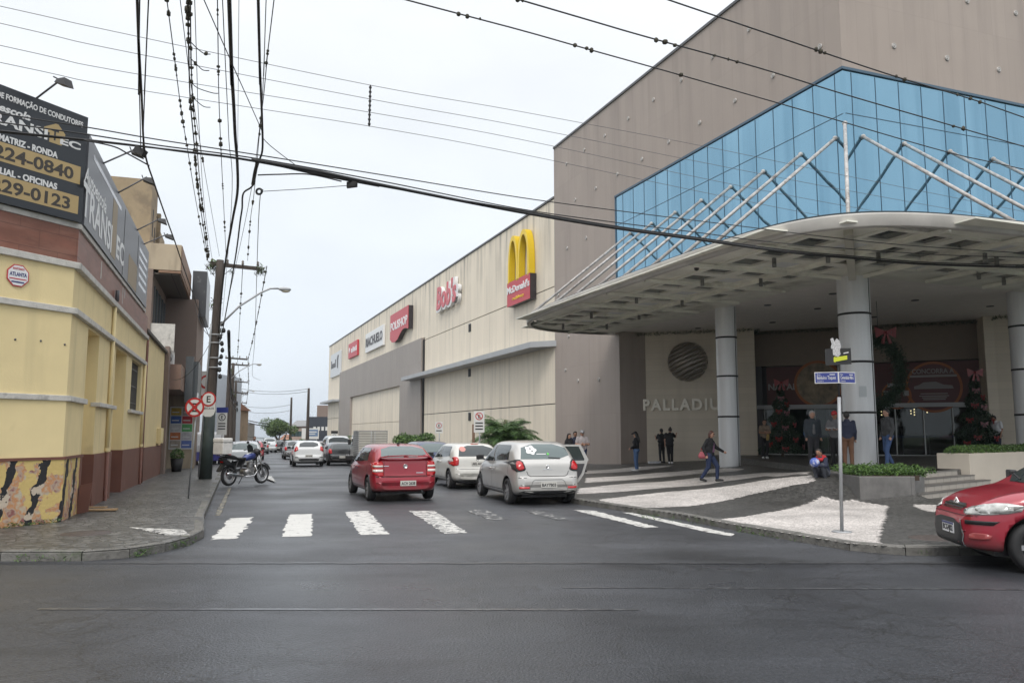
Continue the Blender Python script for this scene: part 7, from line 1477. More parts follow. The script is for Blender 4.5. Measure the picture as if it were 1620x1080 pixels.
# street-name post on the plaza corner
b0 = GP(1332, 841); t = thing('street_name_post', 'galvanised post with two blue name plates and a black arrow panel on the plaza', 'street sign', tuple(b0), 0)
D0 = b0.y; top = AT(1326, 583, D0 + .02); rel = lambda px, py: AT(px, py, D0) - Vector(b0)
mb = MB(); mb.tube([(0, 0, 0), rel(1327.5, 628)], .028, 10); mb.lathe([(.028, 0), (.16, 0), (.16, .012), (.03, .015)], n=14); mb.build('post', M_GALV, t); mb = MB(); mb.tube([rel(1327.5, 630), rel(1325.5, 545)], .020, 8); mb.build('upper_post', M_SBLK, t)
L0, L1 = rel(1325, 588), rel(1325, 606); zc = (L0.z + L1.z) / 2; hh = (L0.z - L1.z) / 2
for sg, pxe, body in ((-1, 1291.5, 'Balduíno Taques'), (1, 1356, 'Comendador Miró')):
    wv = (pxe - 1325) / FPX * D0; a = Vector((L0.x, -.03, zc)); dr_ = Vector((wv, .12, 0)); ln = dr_.length; u = dr_.normalized() * (1 if sg > 0 else -1); st = a if sg > 0 else a + dr_; mid = a + dr_ / 2
    mb = MB(); mb.obox(mid, dr_ / 2, u.cross(Vector((0, 0, 1))) * .005, (0, 0, hh)); f = mb.build('name_plate', M_SWHT, t); nf = u.cross(Vector((0, 0, 1)));
    if nf.y > 0: nf = -nf
    mb = MB(); mb.obox(mid + nf * .006, dr_ / 2 * .94, nf * .001, (0, 0, hh * .86)); mb.build('blue_field', M_SBLU, f)
    s0 = mid - u * ln * .40 + nf * .009
    text('Rua', hh * .38, M_SWHT, f, s0 + Vector((0, 0, hh * .42)), ax=u, ay=(0, 0, 1), depth=.001); text(body, hh * .85, M_SWHT, f, s0 + Vector((0, 0, -hh * .28)), ax=u, ay=(0, 0, 1), depth=.001, bold=.0006, width=ln * .78)
    text('Centro', hh * .36, M_SWHT, f, s0 + Vector((0, 0, -hh * .72)), ax=u, ay=(0, 0, 1), depth=.001); mb = MB(); mb.obox(s0 + u * ln * .64 + Vector((0, 0, hh * .52)), u * ln * .11, nf * .001, (0, 0, hh * .07)); mb.build('small_print', M_SWHT, f)
A_, B_ = rel(1303, 577), rel(1345, 550); mb = MB(); mb.obox(((A_.x + B_.x) / 2, -.05, (A_.z + B_.z) / 2 - .01), ((B_.x - A_.x) / 2, .03, .012), (0, .004, 0), (0, 0, (B_.z - A_.z) / 2 * .95)); f = mb.build('arrow_panel', M_SBLK, t)
M_YARR = mat('yellow_green_arrow', (.50, .55, .03), rough=.4); c = rel(1326, 569); s = D0 / FPX
mb = MB(); mb.plate([(-14 * s, -1 * s), (-7 * s, -5 * s), (-7 * s, -3.5 * s), (12 * s, 0), (12 * s, 6.5 * s), (-7 * s, 3.5 * s), (-7 * s, 5 * s)], (c.x, -.062, c.z), (1, 0, 0), (0, 0, 1), .003); mb.build('arrow', M_YARR, f)
mb = MB(); P = [(-8, 24), (-6, 17), (-8, 12), (-5, 6), (-7, 2), (2, -2), (6, 2), (5, 8), (7, 14), (5, 22), (1, 25), (-2, 20), (-4, 26)]; c = rel(1321, 563); mb.plate([(a * s * 1.1, b * s * 1.1) for a, b in P], (c.x, -.06, c.z), (1, 0, 0), (0, 0, 1), .006); f2 = mb.build('cast_ornament', mat('pale_cast_metal', (.42, .42, .42), rough=.5, var=.6, vscale=60), t)
mb = MB()
for k in range(9): a = random.uniform(-5, 4) * s; b = random.uniform(2, 22) * s; mb.obox((c.x + a, -.064, c.z + b), (random.uniform(.5, 1.6) * s, 0, random.uniform(-.8, .8) * s), (0, .001, 0), (0, 0, .5 * s))
mb.build('ornament_relief', M_SBLK, f2); mb = MB(); mb.obox(rel(1310, 564) + Vector((0, -.062, 0)), (3 * s, 0, .6 * s), (0, .001, 0), (0, 0, .8 * s)); mb.build('small_print', M_SWHT, f); mb = MB(); mb.obox(rel(1336, 558.5) + Vector((0, -.062, 0)), (4 * s, 0, .8 * s), (0, .001, 0), (0, 0, .8 * s)); mb.build('small_print', M_SWHT, f)
# surveillance dome under the canopy edge
q = AT(1102, 424, 23.6); t = thing('dome_camera', 'white and black dome camera hanging below the canopy rim', 'security camera', tuple(q)); mb = MB(); mb.lathe([(0, .18), (.07, .17), (.09, .05), (.09, 0), (0, 0)], n=14); mb.tube([(0, 0, .17), (0, 0, .42)], .02, 6); mb.build('housing', M_SWHT, t); mb = MB(); mb.ball((0, 0, -.01), .078, 0, 12); mb.build('lens_dome', M_SBLK, t)

# ============================================================ PLANTS
M_PALM = [mat('palm_leaf_' + k, c, rough=.5, spec=.4) for k, c in (('mid', (.06, .125, .035)), ('light', (.10, .18, .05)), ('deep', (.03, .07, .02)))]; M_TRK = mat('palm_trunk', (.12, .09, .065), rough=.9, var=.3, vscale=10)
def palm(name, label, loc, hgt, nf, fl, trunk=True, cat='palm', group=None, up=1.1):
    t = thing(name, label, cat, loc, 0, group); V = []; F = []; MI = []; rach = MB()
    for k in range(nf):
        a = 2 * math.pi * k / nf * 2.4 + random.uniform(-.3, .3); el = random.uniform(.25, 1.5) * up; L_ = fl * random.uniform(.75, 1.1); p = Vector((0, 0, hgt)); el_ = min(el, 1.5); P = [p]
        for i in range(12):
            p = p + Vector((math.cos(a) * math.cos(el_), math.sin(a) * math.cos(el_), math.sin(el_))) * L_ / 12; el_ -= .10 + .07 * random.random(); P.append(p)
        rach.tube(P, [.018] * 4 + [.012] * 5 + [.006] * 4, 5)
        for i in range(2, 12):
            d = (P[i + 1] - P[i]).normalized(); sd_ = d.cross(Vector((0, 0, 1))).normalized()
            for j in range(3):
                for sg in (-1, 1):
                    b = P[i].lerp(P[i + 1], j / 3); ll = L_ * .26 * math.sin(math.pi * (i + 1) / 14) * random.uniform(.8, 1.1) + .05; e1 = b + (sd_ * sg * .8 + d * .55 + Vector((0, 0, -.35 + random.uniform(-.15, .15)))).normalized() * ll; w2 = d * .018; o_ = len(V)
                    V += [tuple(b - w2), tuple(b.lerp(e1, .5) - w2 + Vector((0, 0, .03))), tuple(e1), tuple(b.lerp(e1, .5) + w2 + Vector((0, 0, .03)))]; F.append((o_, o_ + 1, o_ + 2, o_ + 3)); MI.append(random.choice((0, 0, 1, 2)))
    arr_mesh('fronds', np.array(V), np.array(F), M_PALM, t, mi=np.array(MI)); rach.build('frond_stem', M_PALM[1], t)
    if trunk:
        mb = MB(); mb.tube([(0, 0, -.2), (0.02, 0, hgt * .5), (0, 0, hgt)], [.16, .13, .1], 12); mb.build('trunk', M_TRK, t)
    return t
q = AT(800, 700, 37); palm('palm_tree', 'large bushy palm with arching fronds against the beige mall wall', (q.x, q.y, .05), 1.25, 100, 1.85, up=1.1)
q = AT(722, 700, 41); palm('palm_shrub', 'low spiky palm shrub between the white parking plate and the tall barred sign', (q.x, q.y, -.02), .45, 36, 1.5, trunk=False, cat='shrub')
q = AT(541, 700, 84); palm('palm_shrub', 'small palm near the far end of the mall beside the dark parking plate', (q.x, q.y, -.5), 1.0, 24, 1.5, trunk=True, cat='shrub')
def foliage_blob(n, c, r, size, squash=1.0, mats=None, name='foliage', par=None, lumps=9, deep=.55):
    out_ = []
    cs_ = [(np.array([random.gauss(0, .45), random.gauss(0, .45), random.uniform(-.35, .5) * squash]) * r, r * random.uniform(.4, .62)) for _ in range(lumps)]
    for (cc_, rr) in cs_:
        k = n // lumps; d = RNG.normal(size=(k, 3)); d /= np.linalg.norm(d, axis=1)[:, None]; out_.append(cc_ + d * rr * RNG.uniform(deep, 1.05, k)[:, None] * np.array([1, 1, squash]))
    q_ = np.concatenate(out_) + np.array(c); V, F = leaf_cloud(q_, size, RNG); return arr_mesh(name, V, F, mats or M_LEAFH, par, mi=RNG.choice(3, len(q_)))
q = AT(654, 700, 58); t = thing('bush', 'broad rounded green bush in front of the taupe mall portal', 'bush', (q.x, q.y, -.2)); foliage_blob(6500, (0, 0, 1.15), 1.6, .16, .6, par=t, lumps=8)
q = AT(553, 700, 95); t = thing('bush', 'low bush near the far end of the mall wall', 'bush', (q.x, q.y, -.6)); foliage_blob(900, (0, 0, .9), 1.1, .22, .6, par=t)
# street tree far away
q = AT(441, 700, 135); t = thing('street_tree', 'round leafy green tree at the far end of the street', 'tree', (q.x, q.y, roadz(135) - .1))
mb = MB(); mb.tube([(.3, 0, 0), (.2, 0, 1.2), (-.3, .1, 2.2), (-.9, .1, 3.2)], [.28, .22, .18, .1], 10); mb.tube([(.2, 0, 1.1), (.9, 0, 2.2), (1.3, .1, 3.4)], [.18, .14, .07], 8); mb.tube([(0, 0, 1.7), (.1, .1, 3.4)], [.14, .07], 8); mb.build('trunk', M_TRK, t)
foliage_blob(9000, (-.1, 0, 4.0), 2.3, .28, .8, mats=[mat('tree_leaf_mid', (.085, .14, .045), rough=.6), mat('tree_leaf_light', (.13, .19, .06), rough=.6), mat('tree_leaf_deep', (.05, .09, .03), rough=.6)], name='crown', par=t, lumps=16)
for lab, px, D, rr in (('dark green shrub below the tall bare pole on the right', 469, 128, 1.3), ('faint distant treetops past the end of the street', 428, 230, 2.0)):
    q = AT(px, 700, D); t = thing('bush', lab, 'bush', (q.x, q.y, roadz(D))); foliage_blob(1500, (0, 0, 1.1), rr, .3, .8, par=t)

# ============================================================ FAR BUILDINGS
def simple_building(name, label, px0, px1, D, ztop, dep, wallm, windows=0, roofm=None, cat='building', roofh=0, rz_=None, base=-4):
    a, b = AT(px0, 700, D), AT(px1, 700, D); w_ = b.x - a.x; t = thing(name, label, cat, (a.x, D, 0), 0)
    mb = MB(); mb.box(0, w_, 0, dep, base, ztop); mb.build('wall', wallm, t)
    if roofh: mb = MB(); mb.add([(-.3, -.4, ztop), (w_ + .3, -.4, ztop), (w_ + .3, dep + .4, ztop), (-.3, dep + .4, ztop), (-.3, dep / 2, ztop + roofh), (w_ + .3, dep / 2, ztop + roofh)], [(0, 1, 5, 4), (2, 3, 4, 5), (1, 2, 5), (3, 0, 4), (3, 2, 1, 0)]); mb.build('roof', roofm, t)
    for i in range(windows):
        x = w_ * (i + .5) / windows; mb = MB(); mb.box(x - .4, x + .4, -.03, 0, ztop - 1.9, ztop - .9); mb.build('window', M_WIN, t)
    return t, w_
M_NAVYW = mat('dark_navy_facade', (.030, .036, .05), rough=.5); M_ROOFG = mat('grey_sheet_roof', (.20, .20, .20), rough=.7); M_PINKW = mat('faded_pink_wall', (.36, .27, .23), rough=.9, var=.2, vscale=.6); M_ROOFO = mat('orange_tile_roof', (.24, .115, .07), rough=.8, var=.2, vscale=2)
t, w_ = simple_building('dark_shop', 'dark navy flat shop front beyond the far end of the mall', 487.5, 530, 150, 4.75, 14, M_NAVYW); mb = MB()
for k in range(4): mb.box(.9 + k * .75, 1.35 + k * .75, -.05, 0, 2.2, 2.9)
mb.build('lettering', M_SWHT, t)
t, w_ = simple_building('brown_block', 'brown upper block rising behind the dark navy shop front', 500, 535, 168, 7.5, 10, M_BRN)
simple_building('low_house', 'low faded pink building with grey roof between the tree and the dark shop', 460, 487.5, 152, 3.0, 10, M_PINKW, 5, M_ROOFG, roofh=1.2)
simple_building('low_house', 'small orange roofed house behind the poles on the left', 336, 357, 98, 4.6, 8, mat('ochre_wall', (.30, .225, .15), rough=.9, var=.2, vscale=1), 2, M_ROOFO, roofh=.9)
simple_building('pale_block', 'pale blue grey block seen left of the tall pole over the white van', 304, 331, 90, 8.5, 10, mat('pale_blue_wall', (.45, .50, .56), rough=.8, var=.05), 0)
simple_building('far_shop', 'pale shop far down the left side behind the row of poles', 352, 368, 120, 3.2, 10, mat('far_wall', (.30, .28, .26), rough=.9, var=.2, vscale=.5), 3)
simple_building('distant_house', 'small white house beyond the street tree', 444, 456, 190, .2, 8, mat('white_wall_far', (.55, .54, .52), rough=.9), 2, M_ROOFO, roofh=1.2, base=-8)
q0, q1 = AT(477, 694, 122), AT(504.5, 677, 122); t = thing('roadside_billboard', 'white billboard with a blue panel in front of the dark navy shop', 'billboard', (q0.x, 122, q0.z)); w_ = q1.x - q0.x; h_ = q1.z - q0.z
mb = MB(); mb.box(0, w_, 0, .1, 0, h_); mb.build('frame', M_SWHT, t); mb = MB(); mb.box(w_ * .3, w_ * .95, -.03, 0, h_ * .25, h_ * .88); mb.build('printed_panel', mat('faded_blue_print', (.13, .20, .32), rough=.5), t); mb = MB(); mb.box(w_ * .36, w_ * .88, -.05, -.03, h_ * .6, h_ * .7); mb.box(w_ * .36, w_ * .8, -.05, -.03, h_ * .42, h_ * .5); mb.build('lettering', M_SWHT, t); mb = MB(); mb.box(.3, .4, 0, .1, -2, 0); mb.box(w_ - .4, w_ - .3, 0, .1, -2, 0); mb.build('post', M_GALV, t)

# ============================================================ MOTORCYCLE
rw_, fw_ = G(366, 768, .0), G(409, 765, .0); a = Vector((rw_.x, rw_.y, .004)); dirm = (fw_ - rw_); hm = math.atan2(-dirm.x, dirm.y)
rmid = (rw_ + fw_) / 2; hm = math.atan2(-dirm.x, dirm.y + .15)
t = thing('motorcycle', 'blue and white motorcycle with a white top box parked across the left kerb', 'motorcycle', (rmid.x, rmid.y, .004), hm)
t.scale = (1.1, 1.1, 1.1)
def spoke_wheel(y, r=.30):
    e_ = bpy.data.objects.new('wheel', None); col.objects.link(e_); e_.parent = t; e_.location = (0, y, r)
    mb = MB(); n = 32; P = []
    prof_ = [(r - .075, -.03), (r - .03, -.048), (r, -.02), (r, .02), (r - .03, .048), (r - .075, .03), (r - .075, -.03)]; mb.lathe(prof_, axis='x', n=n); mb.build('tyre', M_TYRE, e_)
    mb = MB(); mb.lathe([(r - .074, -.028), (r - .10, -.02), (r - .10, .02), (r - .074, .028)], axis='x', n=n)
    for k in range(18): a_ = 2 * math.pi * k / 18; mb.tube([(.03 * (1 if k % 2 else -1), math.cos(a_ + .3) * .04, math.sin(a_ + .3) * .04), (0, math.cos(a_) * (r - .09), math.sin(a_) * (r - .09))], .003, 4)
    mb.lathe([(0, -.05), (.05, -.045), (.05, .045), (0, .05)], axis='x', n=14); mb.lathe([(.05, .03), (.11, .035), (.11, .04), (.05, .045)], axis='x', n=20); mb.build('rim', M_RIM, e_)
WB = .66
spoke_wheel(-WB); spoke_wheel(WB)
M_BLU = paint('moto_blue_paint', (.03, .05, .20), .2); M_SLV = mat('engine_alloy', (.32, .32, .32), rough=.4, metal=.6, var=.2, vscale=20)
mb = MB()
for sx in (-.075, .075): mb.tube([(sx, WB, .30), (sx, WB - .13, .62), (sx, WB - .24, .90)], [.026, .024, .018], 8)
mb.build('front_fork', M_CHR, t)
mb = MB(); mb.tube([(-.36, WB - .42, 1.02), (-.30, WB - .34, 1.04), (-.1, WB - .26, .98), (.1, WB - .26, .98), (.30, WB - .34, 1.04), (.36, WB - .42, 1.02)], .013, 8)
for sx in (-1, 1): mb.tube([(sx * .27, WB - .33, 1.04), (sx * .33, WB - .27, 1.22)], .006, 5); mb.ball((sx * .35, WB - .26, 1.26), .06, 0, 10, (1, .25, .65))
mb.build('handlebar', M_TRIM, t)
mb = MB(); mb.lathe([(0, WB - .12), (.07, WB - .11), (.085, WB - .15), (.06, WB - .26), (0, WB - .27)], (0, 0, .90), axis='y', n=16); mb.build('headlight', M_HEAD, t)
mb = MB(); mb.plate([(-.13, .96), (-.11, 1.16), (0, 1.22), (.11, 1.16), (.13, .96)], (0, WB - .13, 0), (1, 0, 0), (0, -.35, 1), .006); mb.build('wind_deflector', M_CARGL, t); mb = MB(); mb.ball((0, WB - .24, .96), .15, 0, 12, (.9, .8, .85)); mb.ball((0, WB - .34, .82), .13, 0, 10, (.8, .9, .9)); mb.build('front_fairing', M_TRIM, t)
mb = MB()
for k in range(7): a_ = R(20 + k * 20); b_ = R(20 + (k + 1) * 20); mb.bar((0, WB + .34 * math.cos(a_), .30 + .34 * math.sin(a_)), (0, WB + .34 * math.cos(b_), .30 + .34 * math.sin(b_)), .13, .008, up=(1, 0, 0)) if False else mb.obox((0, WB + .34 * math.cos((a_ + b_) / 2), .30 + .34 * math.sin((a_ + b_) / 2)), (.055, 0, 0), Vector((0, -math.sin((a_ + b_) / 2), math.cos((a_ + b_) / 2))) * .06, Vector((0, math.cos((a_ + b_) / 2), math.sin((a_ + b_) / 2))) * .005)
mb.build('front_mudguard', M_RIM, t)
mb = MB(); secs = [(.36, .03, .90, .80), (.30, .10, .95, .74), (.16, .13, .97, .72), (.0, .125, .92, .70), (-.12, .09, .84, .70), (-.16, .06, .80, .71)]; n = 12
for y, w_, zt, zb in secs:
    for k in range(n): a_ = 2 * math.pi * k / n; mb.v.append((w_ * math.cos(a_), y, (zt + zb) / 2 + (zt - zb) / 2 * math.sin(a_)))
for i in range(len(secs) - 1):
    for k in range(n): k2 = (k + 1) % n; mb.f.append([i * n + k, (i + 1) * n + k, (i + 1) * n + k2, i * n + k2]); mb.mi.append(1 if k in (2, 3) and i < 3 else 0); mb.sm.append(True)
mb.f.append(list(range(n))); mb.mi.append(0); mb.sm.append(True); mb.f.append([(len(secs) - 1) * n + k for k in range(n)][::-1]); mb.mi.append(0); mb.sm.append(True); mb.build('fuel_tank', [M_BLU, P_WHT], t)
mb = MB(); mb.plate([(-.10, .76), (-.12, .83), (-.4, .82), (-.62, .90), (-.92, .93), (-.96, .86), (-.6, .78), (-.3, .74)], (-.13, 0, 0), (0, 1, 0), (0, 0, 1), .26); mb.build('seat', M_TRIM, t, bevel=.03)
mb = MB(); mb.plate([(-.15, .70), (-.2, .62), (-.6, .66), (-.98, .84), (-1.02, .78), (-.86, .60), (-.3, .55)], (-.09, 0, 0), (0, 1, 0), (0, 0, 1), .18); mb.build('tail_fairing', M_TRIM, t, bevel=.02)
mb = MB(); mb.obox((0, .08, .40), (.11, 0, 0), (0, .16, 0), (0, 0, .10)); mb.lathe([(.08, .5), (.11, .52), (.08, .54), (.11, .56), (.08, .58), (.11, .60), (.08, .62), (.11, .64), (.08, .66), (.05, .68)], (0, .16, 0), n=14)
mb.lathe([(0, -.15), (.09, -.145), (.09, .145), (0, .15)], (0, -.02, .38), axis='x', n=16); mb.build('engine', M_SLV, t)
mb = MB()
for sx in (-.1, .1): mb.tube([(sx * .6, WB - .28, .82), (sx * .6, .36, .60), (sx, .30, .34), (sx, .0, .26), (sx, -WB + .3, .34)], .018, 6); mb.tube([(sx * .9, -.1, .76), (sx, -.25, .55), (sx, -WB, .30)], .016, 6); mb.tube([(sx * 1.1, -.42, .74), (sx * 1.2, -WB + .04, .34)], .022, 8)
mb.build('frame', M_TRIM, t)
mb = MB(); mb.tube([(.12, .24, .58), (.14, .34, .40), (.15, .2, .26), (.16, -.2, .26)], .018, 8); mb.tube([(.165, -.18, .27), (.175, -.30, .28), (.18, -.85, .36), (.18, -.92, .37)], [.02, .045, .048, .035], 12); mb.build('exhaust', M_CHR, t)
mb = MB(); mb.obox((0, -.95, .72), (.05, 0, 0), (0, .02, 0), (0, 0, .03)); mb.build('tail_light', M_TAIL, t); mb = MB(); mb.plate([(-.85, .62), (-1.05, .42), (-1.09, .45), (-.92, .68)], (-.07, 0, 0), (0, 1, 0), (0, 0, 1), .14); mb.build('rear_mudguard', M_TRIM, t)
mb = MB(); mb.tube([(-.10, -.62, .86), (-.10, -1.08, .90)], .012, 6); mb.tube([(.10, -.62, .86), (.10, -1.08, .90)], .012, 6); mb.tube([(-.10, -1.08, .90), (.10, -1.08, .90)], .012, 6); mb.build('luggage_rack', M_CHR, t)
M_BOXT = mat('dirty_white_box', (.72, .70, .66), rough=.6, var=.12, vscale=6, c2=(.3, .12, .08), c2amt=.6, c2thr=.66)
tb = MB(); tb.box(-.20, .20, -1.12, -.76, .93, 1.26); o_ = tb.build('top_box', M_BOXT, t, bevel=.02); mb = MB(); mb.box(-.21, .21, -1.13, -.75, 1.27, 1.40); mb.build('box_lid', M_BOXT, o_, bevel=.03)
mb = MB(); mb.tube([(-.12, .0, .26), (-.22, -.05, .02)], .012, 6); mb.build('side_stand', M_TRIM, t)

# ============================================================ PEOPLE
def surface_nets(val, lo, h):
    nx_, ny_, nz_ = val.shape; ins = val < 0
    c = np.zeros((nx_ - 1, ny_ - 1, nz_ - 1, 3)); cnt = np.zeros((nx_ - 1, ny_ - 1, nz_ - 1))
    cor = [(i, j, k) for i in (0, 1) for j in (0, 1) for k in (0, 1)]
    S = lambda a, i, j, k: a[i:nx_ - 1 + i, j:ny_ - 1 + j, k:nz_ - 1 + k]
    for a in cor:
        for ax in range(3):
            if a[ax]: continue
            b = list(a); b[ax] = 1; va, vb = S(val, *a), S(val, *b); m_ = (va < 0) != (vb < 0); t_ = np.where(m_, va / np.where(m_, va - vb, 1), 0)
            for d in range(3): c[..., d] += np.where(m_, a[d] + (t_ if d == ax else 0), 0)
            cnt += m_
    act = cnt > 0; idx = -np.ones(act.shape, int); idx[act] = np.arange(act.sum()); base = np.argwhere(act); V = (base + c[act] / cnt[act][:, None]) * h + lo; F = []
    for ax in range(3):
        b, d = (ax + 1) % 3, (ax + 2) % 3; sl = [slice(None)] * 3; sl[ax] = slice(0, -1); s2 = [slice(None)] * 3; s2[ax] = slice(1, None); A, B_ = ins[tuple(sl)], ins[tuple(s2)]; e = np.argwhere(A != B_)
        e = e[(e[:, b] > 0) & (e[:, d] > 0) & (e[:, b] < val.shape[b] - 1) & (e[:, d] < val.shape[d] - 1)]
        if not len(e): continue
        fl = A[tuple(e.T)]; q = []
        for (ob, od) in ((-1, -1), (0, -1), (0, 0), (-1, 0)): g = e.copy(); g[:, b] += ob; g[:, d] += od; q.append(idx[tuple(g.T)])
        q = np.stack(q, 1); q[~fl] = q[~fl][:, ::-1]; F.append(q)
    return V, np.concatenate(F)
def sdf(prims, P, k=.018):
    d = None
    for a, b, ra, rb in prims:
        a, b = np.array(a, float), np.array(b, float); ab = b - a; L2 = max(ab @ ab, 1e-9); t_ = np.clip(((P - a) @ ab) / L2, 0, 1); q = np.linalg.norm(P - a - t_[..., None] * ab, axis=-1) - (ra + (rb - ra) * t_)
        if d is None: d = q
        else: h_ = np.clip(.5 + .5 * (d - q) / k, 0, 1); d = d * (1 - h_) + q * h_ - k * h_ * (1 - h_)
    return d
def organic(name, prims, m_, par, h=.02, k=.018, clip=None):
    A = np.array([p[0] for p in prims] + [p[1] for p in prims], float); r = max(max(p[2], p[3]) for p in prims) + .03; lo = A.min(0) - r - h; hi = A.max(0) + r + h
    ax = [np.arange(lo[i], hi[i] + h, h) for i in range(3)]; g = np.stack(np.meshgrid(*ax, indexing='ij'), -1); v = sdf(prims, g, k)
    if clip is not None: v = np.maximum(v, clip(g))
    V, F = surface_nets(v, lo, h); return arr_mesh(name, V, F, m_, par, smooth=True)
SKIN = mat('skin', (.42, .24, .17), rough=.55); SKIN2 = mat('tan_skin', (.32, .17, .11), rough=.55)
def cloth(nm, c): return mat(nm, c, rough=.85, var=.15, vscale=9, bump=.15, bscale=30)
BLACKC = cloth('black_cloth', (.014, .014, .016)); JEAN = cloth('blue_denim', (.045, .085, .19)); JEAN2 = cloth('dark_denim', (.022, .035, .085)); GREYC = cloth('grey_cloth', (.13, .13, .135)); WHITEC = cloth('white_cloth', (.58, .58, .60)); NAVYC = cloth('navy_cloth', (.02, .025, .05)); REDC = cloth('red_cloth', (.40, .02, .025)); PURP = cloth('purple_cloth', (.16, .08, .14)); HAIRB = mat('black_hair', (.012, .010, .009), rough=.5); HAIRR = mat('auburn_hair', (.07, .022, .014), rough=.5); HAIRG = mat('grey_hair', (.30, .29, .28), rough=.6); SHOEW = mat('white_shoe', (.62, .62, .62), rough=.5); SHOEB = mat('black_shoe', (.018, .018, .02), rough=.4)
def person(label, loc, fwd, h=1.68, pose=None, top=BLACKC, pants=JEAN, shoes=SHOEB, hair=HAIRB, skin=SKIN, hairstyle='short', sleeves='long', fine=False, jacket=None, group=None, cap=None, glasses=False, female=False, bulk=1.0):
    f = Vector(fwd).normalized(); rz = math.atan2(-f.x, f.y); t = thing('person', label, 'person', tuple(loc), rz, group); s = h / 1.70
    J = dict(pel=(0, 0, .93), ch=(0, 0, 1.24), nk=(0, -.01, 1.44), hd=(0, .015, 1.59), sl=(-.175, 0, 1.39), sr=(.175, 0, 1.39), el=(-.215, -.03, 1.12), er=(.215, -.03, 1.12), wl=(-.22, .06, .89), wr=(.22, .06, .89), hl=(-.085, 0, .90), hr=(.085, 0, .90), kl=(-.095, .02, .49), kr=(.095, .02, .49), al=(-.10, -.02, .08), ar=(.10, -.02, .08), tl=(-.115, .15, .03), tr=(.115, .15, .03))
    if female: J.update(sl=(-.155, 0, 1.385), sr=(.155, 0, 1.385))
    if pose: J.update(pose)
    J = {k_: np.array(v) * s for k_, v in J.items()}; b = s * bulk; g = .013 if fine else .019
    hd, nk = J['hd'], J['nk']; up = (hd - nk); up = up / np.linalg.norm(up); fx = np.array(J.get('look', (0, 1, 0))) / s; fx = fx / np.linalg.norm(fx); rt = np.cross(fx, up)
    head = [(hd + up * .035 * s, hd - up * .005 * s, .082 * s, .078 * s), (hd - up * .02 * s + fx * .025 * s, hd - up * .07 * s + fx * .04 * s, .062 * s, .042 * s), (hd + fx * .085 * s + up * .01 * s, hd + fx * .105 * s - up * .022 * s, .010 * s, .015 * s), (hd + rt * .08 * s, hd + rt * .083 * s - up * .03 * s, .014 * s, .012 * s), (hd - rt * .08 * s, hd - rt * .083 * s - up * .03 * s, .014 * s, .012 * s), (hd + fx * .07 * s - up * .055 * s, hd + fx * .078 * s - up * .055 * s, .02 * s, .016 * s)]
    neck = [(nk - up * .03 * s, hd - up * .05 * s, .055 * s, .05 * s)]
    tors = [(J['sl'] * .8 + nk * .0 + np.array([0, 0, -.02]) * s, J['sr'] * .8 + np.array([0, 0, -.02]) * s, .07 * b, .07 * b), (J['ch'] + np.array([-.06, 0, .05]) * s, J['pel'] + np.array([-.05, 0, .06]) * s, .105 * b, .095 * b), (J['ch'] + np.array([.06, 0, .05]) * s, J['pel'] + np.array([.05, 0, .06]) * s, .105 * b, .095 * b), (nk - up * .02 * s, J['ch'], .07 * s, .1 * s)]
    if female: tors += [(J['ch'] + np.array([-.065, .07, .03]) * s, J['ch'] + np.array([-.06, .06, .02]) * s, .06 * s, .06 * s), (J['ch'] + np.array([.065, .07, .03]) * s, J['ch'] + np.array([.06, .06, .02]) * s, .06 * s, .06 * s)]
    arms = [(J['s' + c], J['e' + c], .052 * b, .042 * b) for c in 'lr']; fore = [(J['e' + c], J['w' + c], .041 * b, .029 * s) for c in 'lr']
    hands = []
    for c in 'lr':
        sg = -1 if c == 'l' else 1; w_ = J['w' + c]; d = w_ - J['e' + c]; d = d / np.linalg.norm(d); sd_ = np.cross(d, np.array([sg, 0.2, 0])); sd_ = sd_ / (np.linalg.norm(sd_) + 1e-6); pl = np.cross(sd_, d); hands.append((w_, w_ + d * .075 * s, .026 * s, .032 * s)); hands.append((w_ + d * .03 * s + sd_ * .02 * s, w_ + d * .085 * s + sd_ * .055 * s + pl * .01 * s, .012 * s, .010 * s))
        for q_ in range(4):
            o_ = sd_ * (.024 - .016 * q_) * s; base = w_ + d * .075 * s + o_; ln_ = (.045, .055, .05, .038)[q_] * s; m1 = base + (d * .8 + pl * .35) * ln_ * .6; hands.append((base, m1, .011 * s, .010 * s)); hands.append((m1, m1 + (d * .5 + pl * .75) * ln_ * .5, .010 * s, .008 * s))
    pelv = [(J['pel'] + np.array([-.05, 0, .03]) * s, J['pel'] + np.array([.05, 0, .03]) * s, .11 * b, .11 * b), (J['hl'], J['hr'], .10 * b, .10 * b)]
    if female: pelv.append((J['pel'] + np.array([-.06, -.05, -.02]) * s, J['pel'] + np.array([.06, -.05, -.02]) * s, .085 * s, .085 * s))
    thigh = [(J['h' + c], J['k' + c], .085 * b, .056 * b) for c in 'lr']; shin = [(J['k' + c], J['a' + c], .054 * b, .036 * s) for c in 'lr']; foot = [(J['a' + c] - np.array([0, 0, .02]) * s, J['t' + c], .04 * s, .03 * s) for c in 'lr']
    grow = lambda L_, r_: [(a, c, x + r_, y + r_) for a, c, x, y in L_]
    organic('body', head + neck + tors + arms + fore + hands + pelv + thigh + shin + foot, skin, t, h=g)
    sl_ = arms + (fore if sleeves == 'long' else []); 
    if sleeves == 'short': sl_ = [(J['s' + c], J['s' + c] * .35 + J['e' + c] * .65, .058 * b, .052 * b) for c in 'lr']
    organic('shirt' if jacket is None else 'jacket', grow(tors, .020 * s) + grow(sl_, .016 * s) + grow([(J['pel'] + np.array([-.05, 0, .02]) * s, J['pel'] + np.array([.05, 0, .02]) * s, .112 * b, .112 * b)], .012), top, t, h=g + .002)
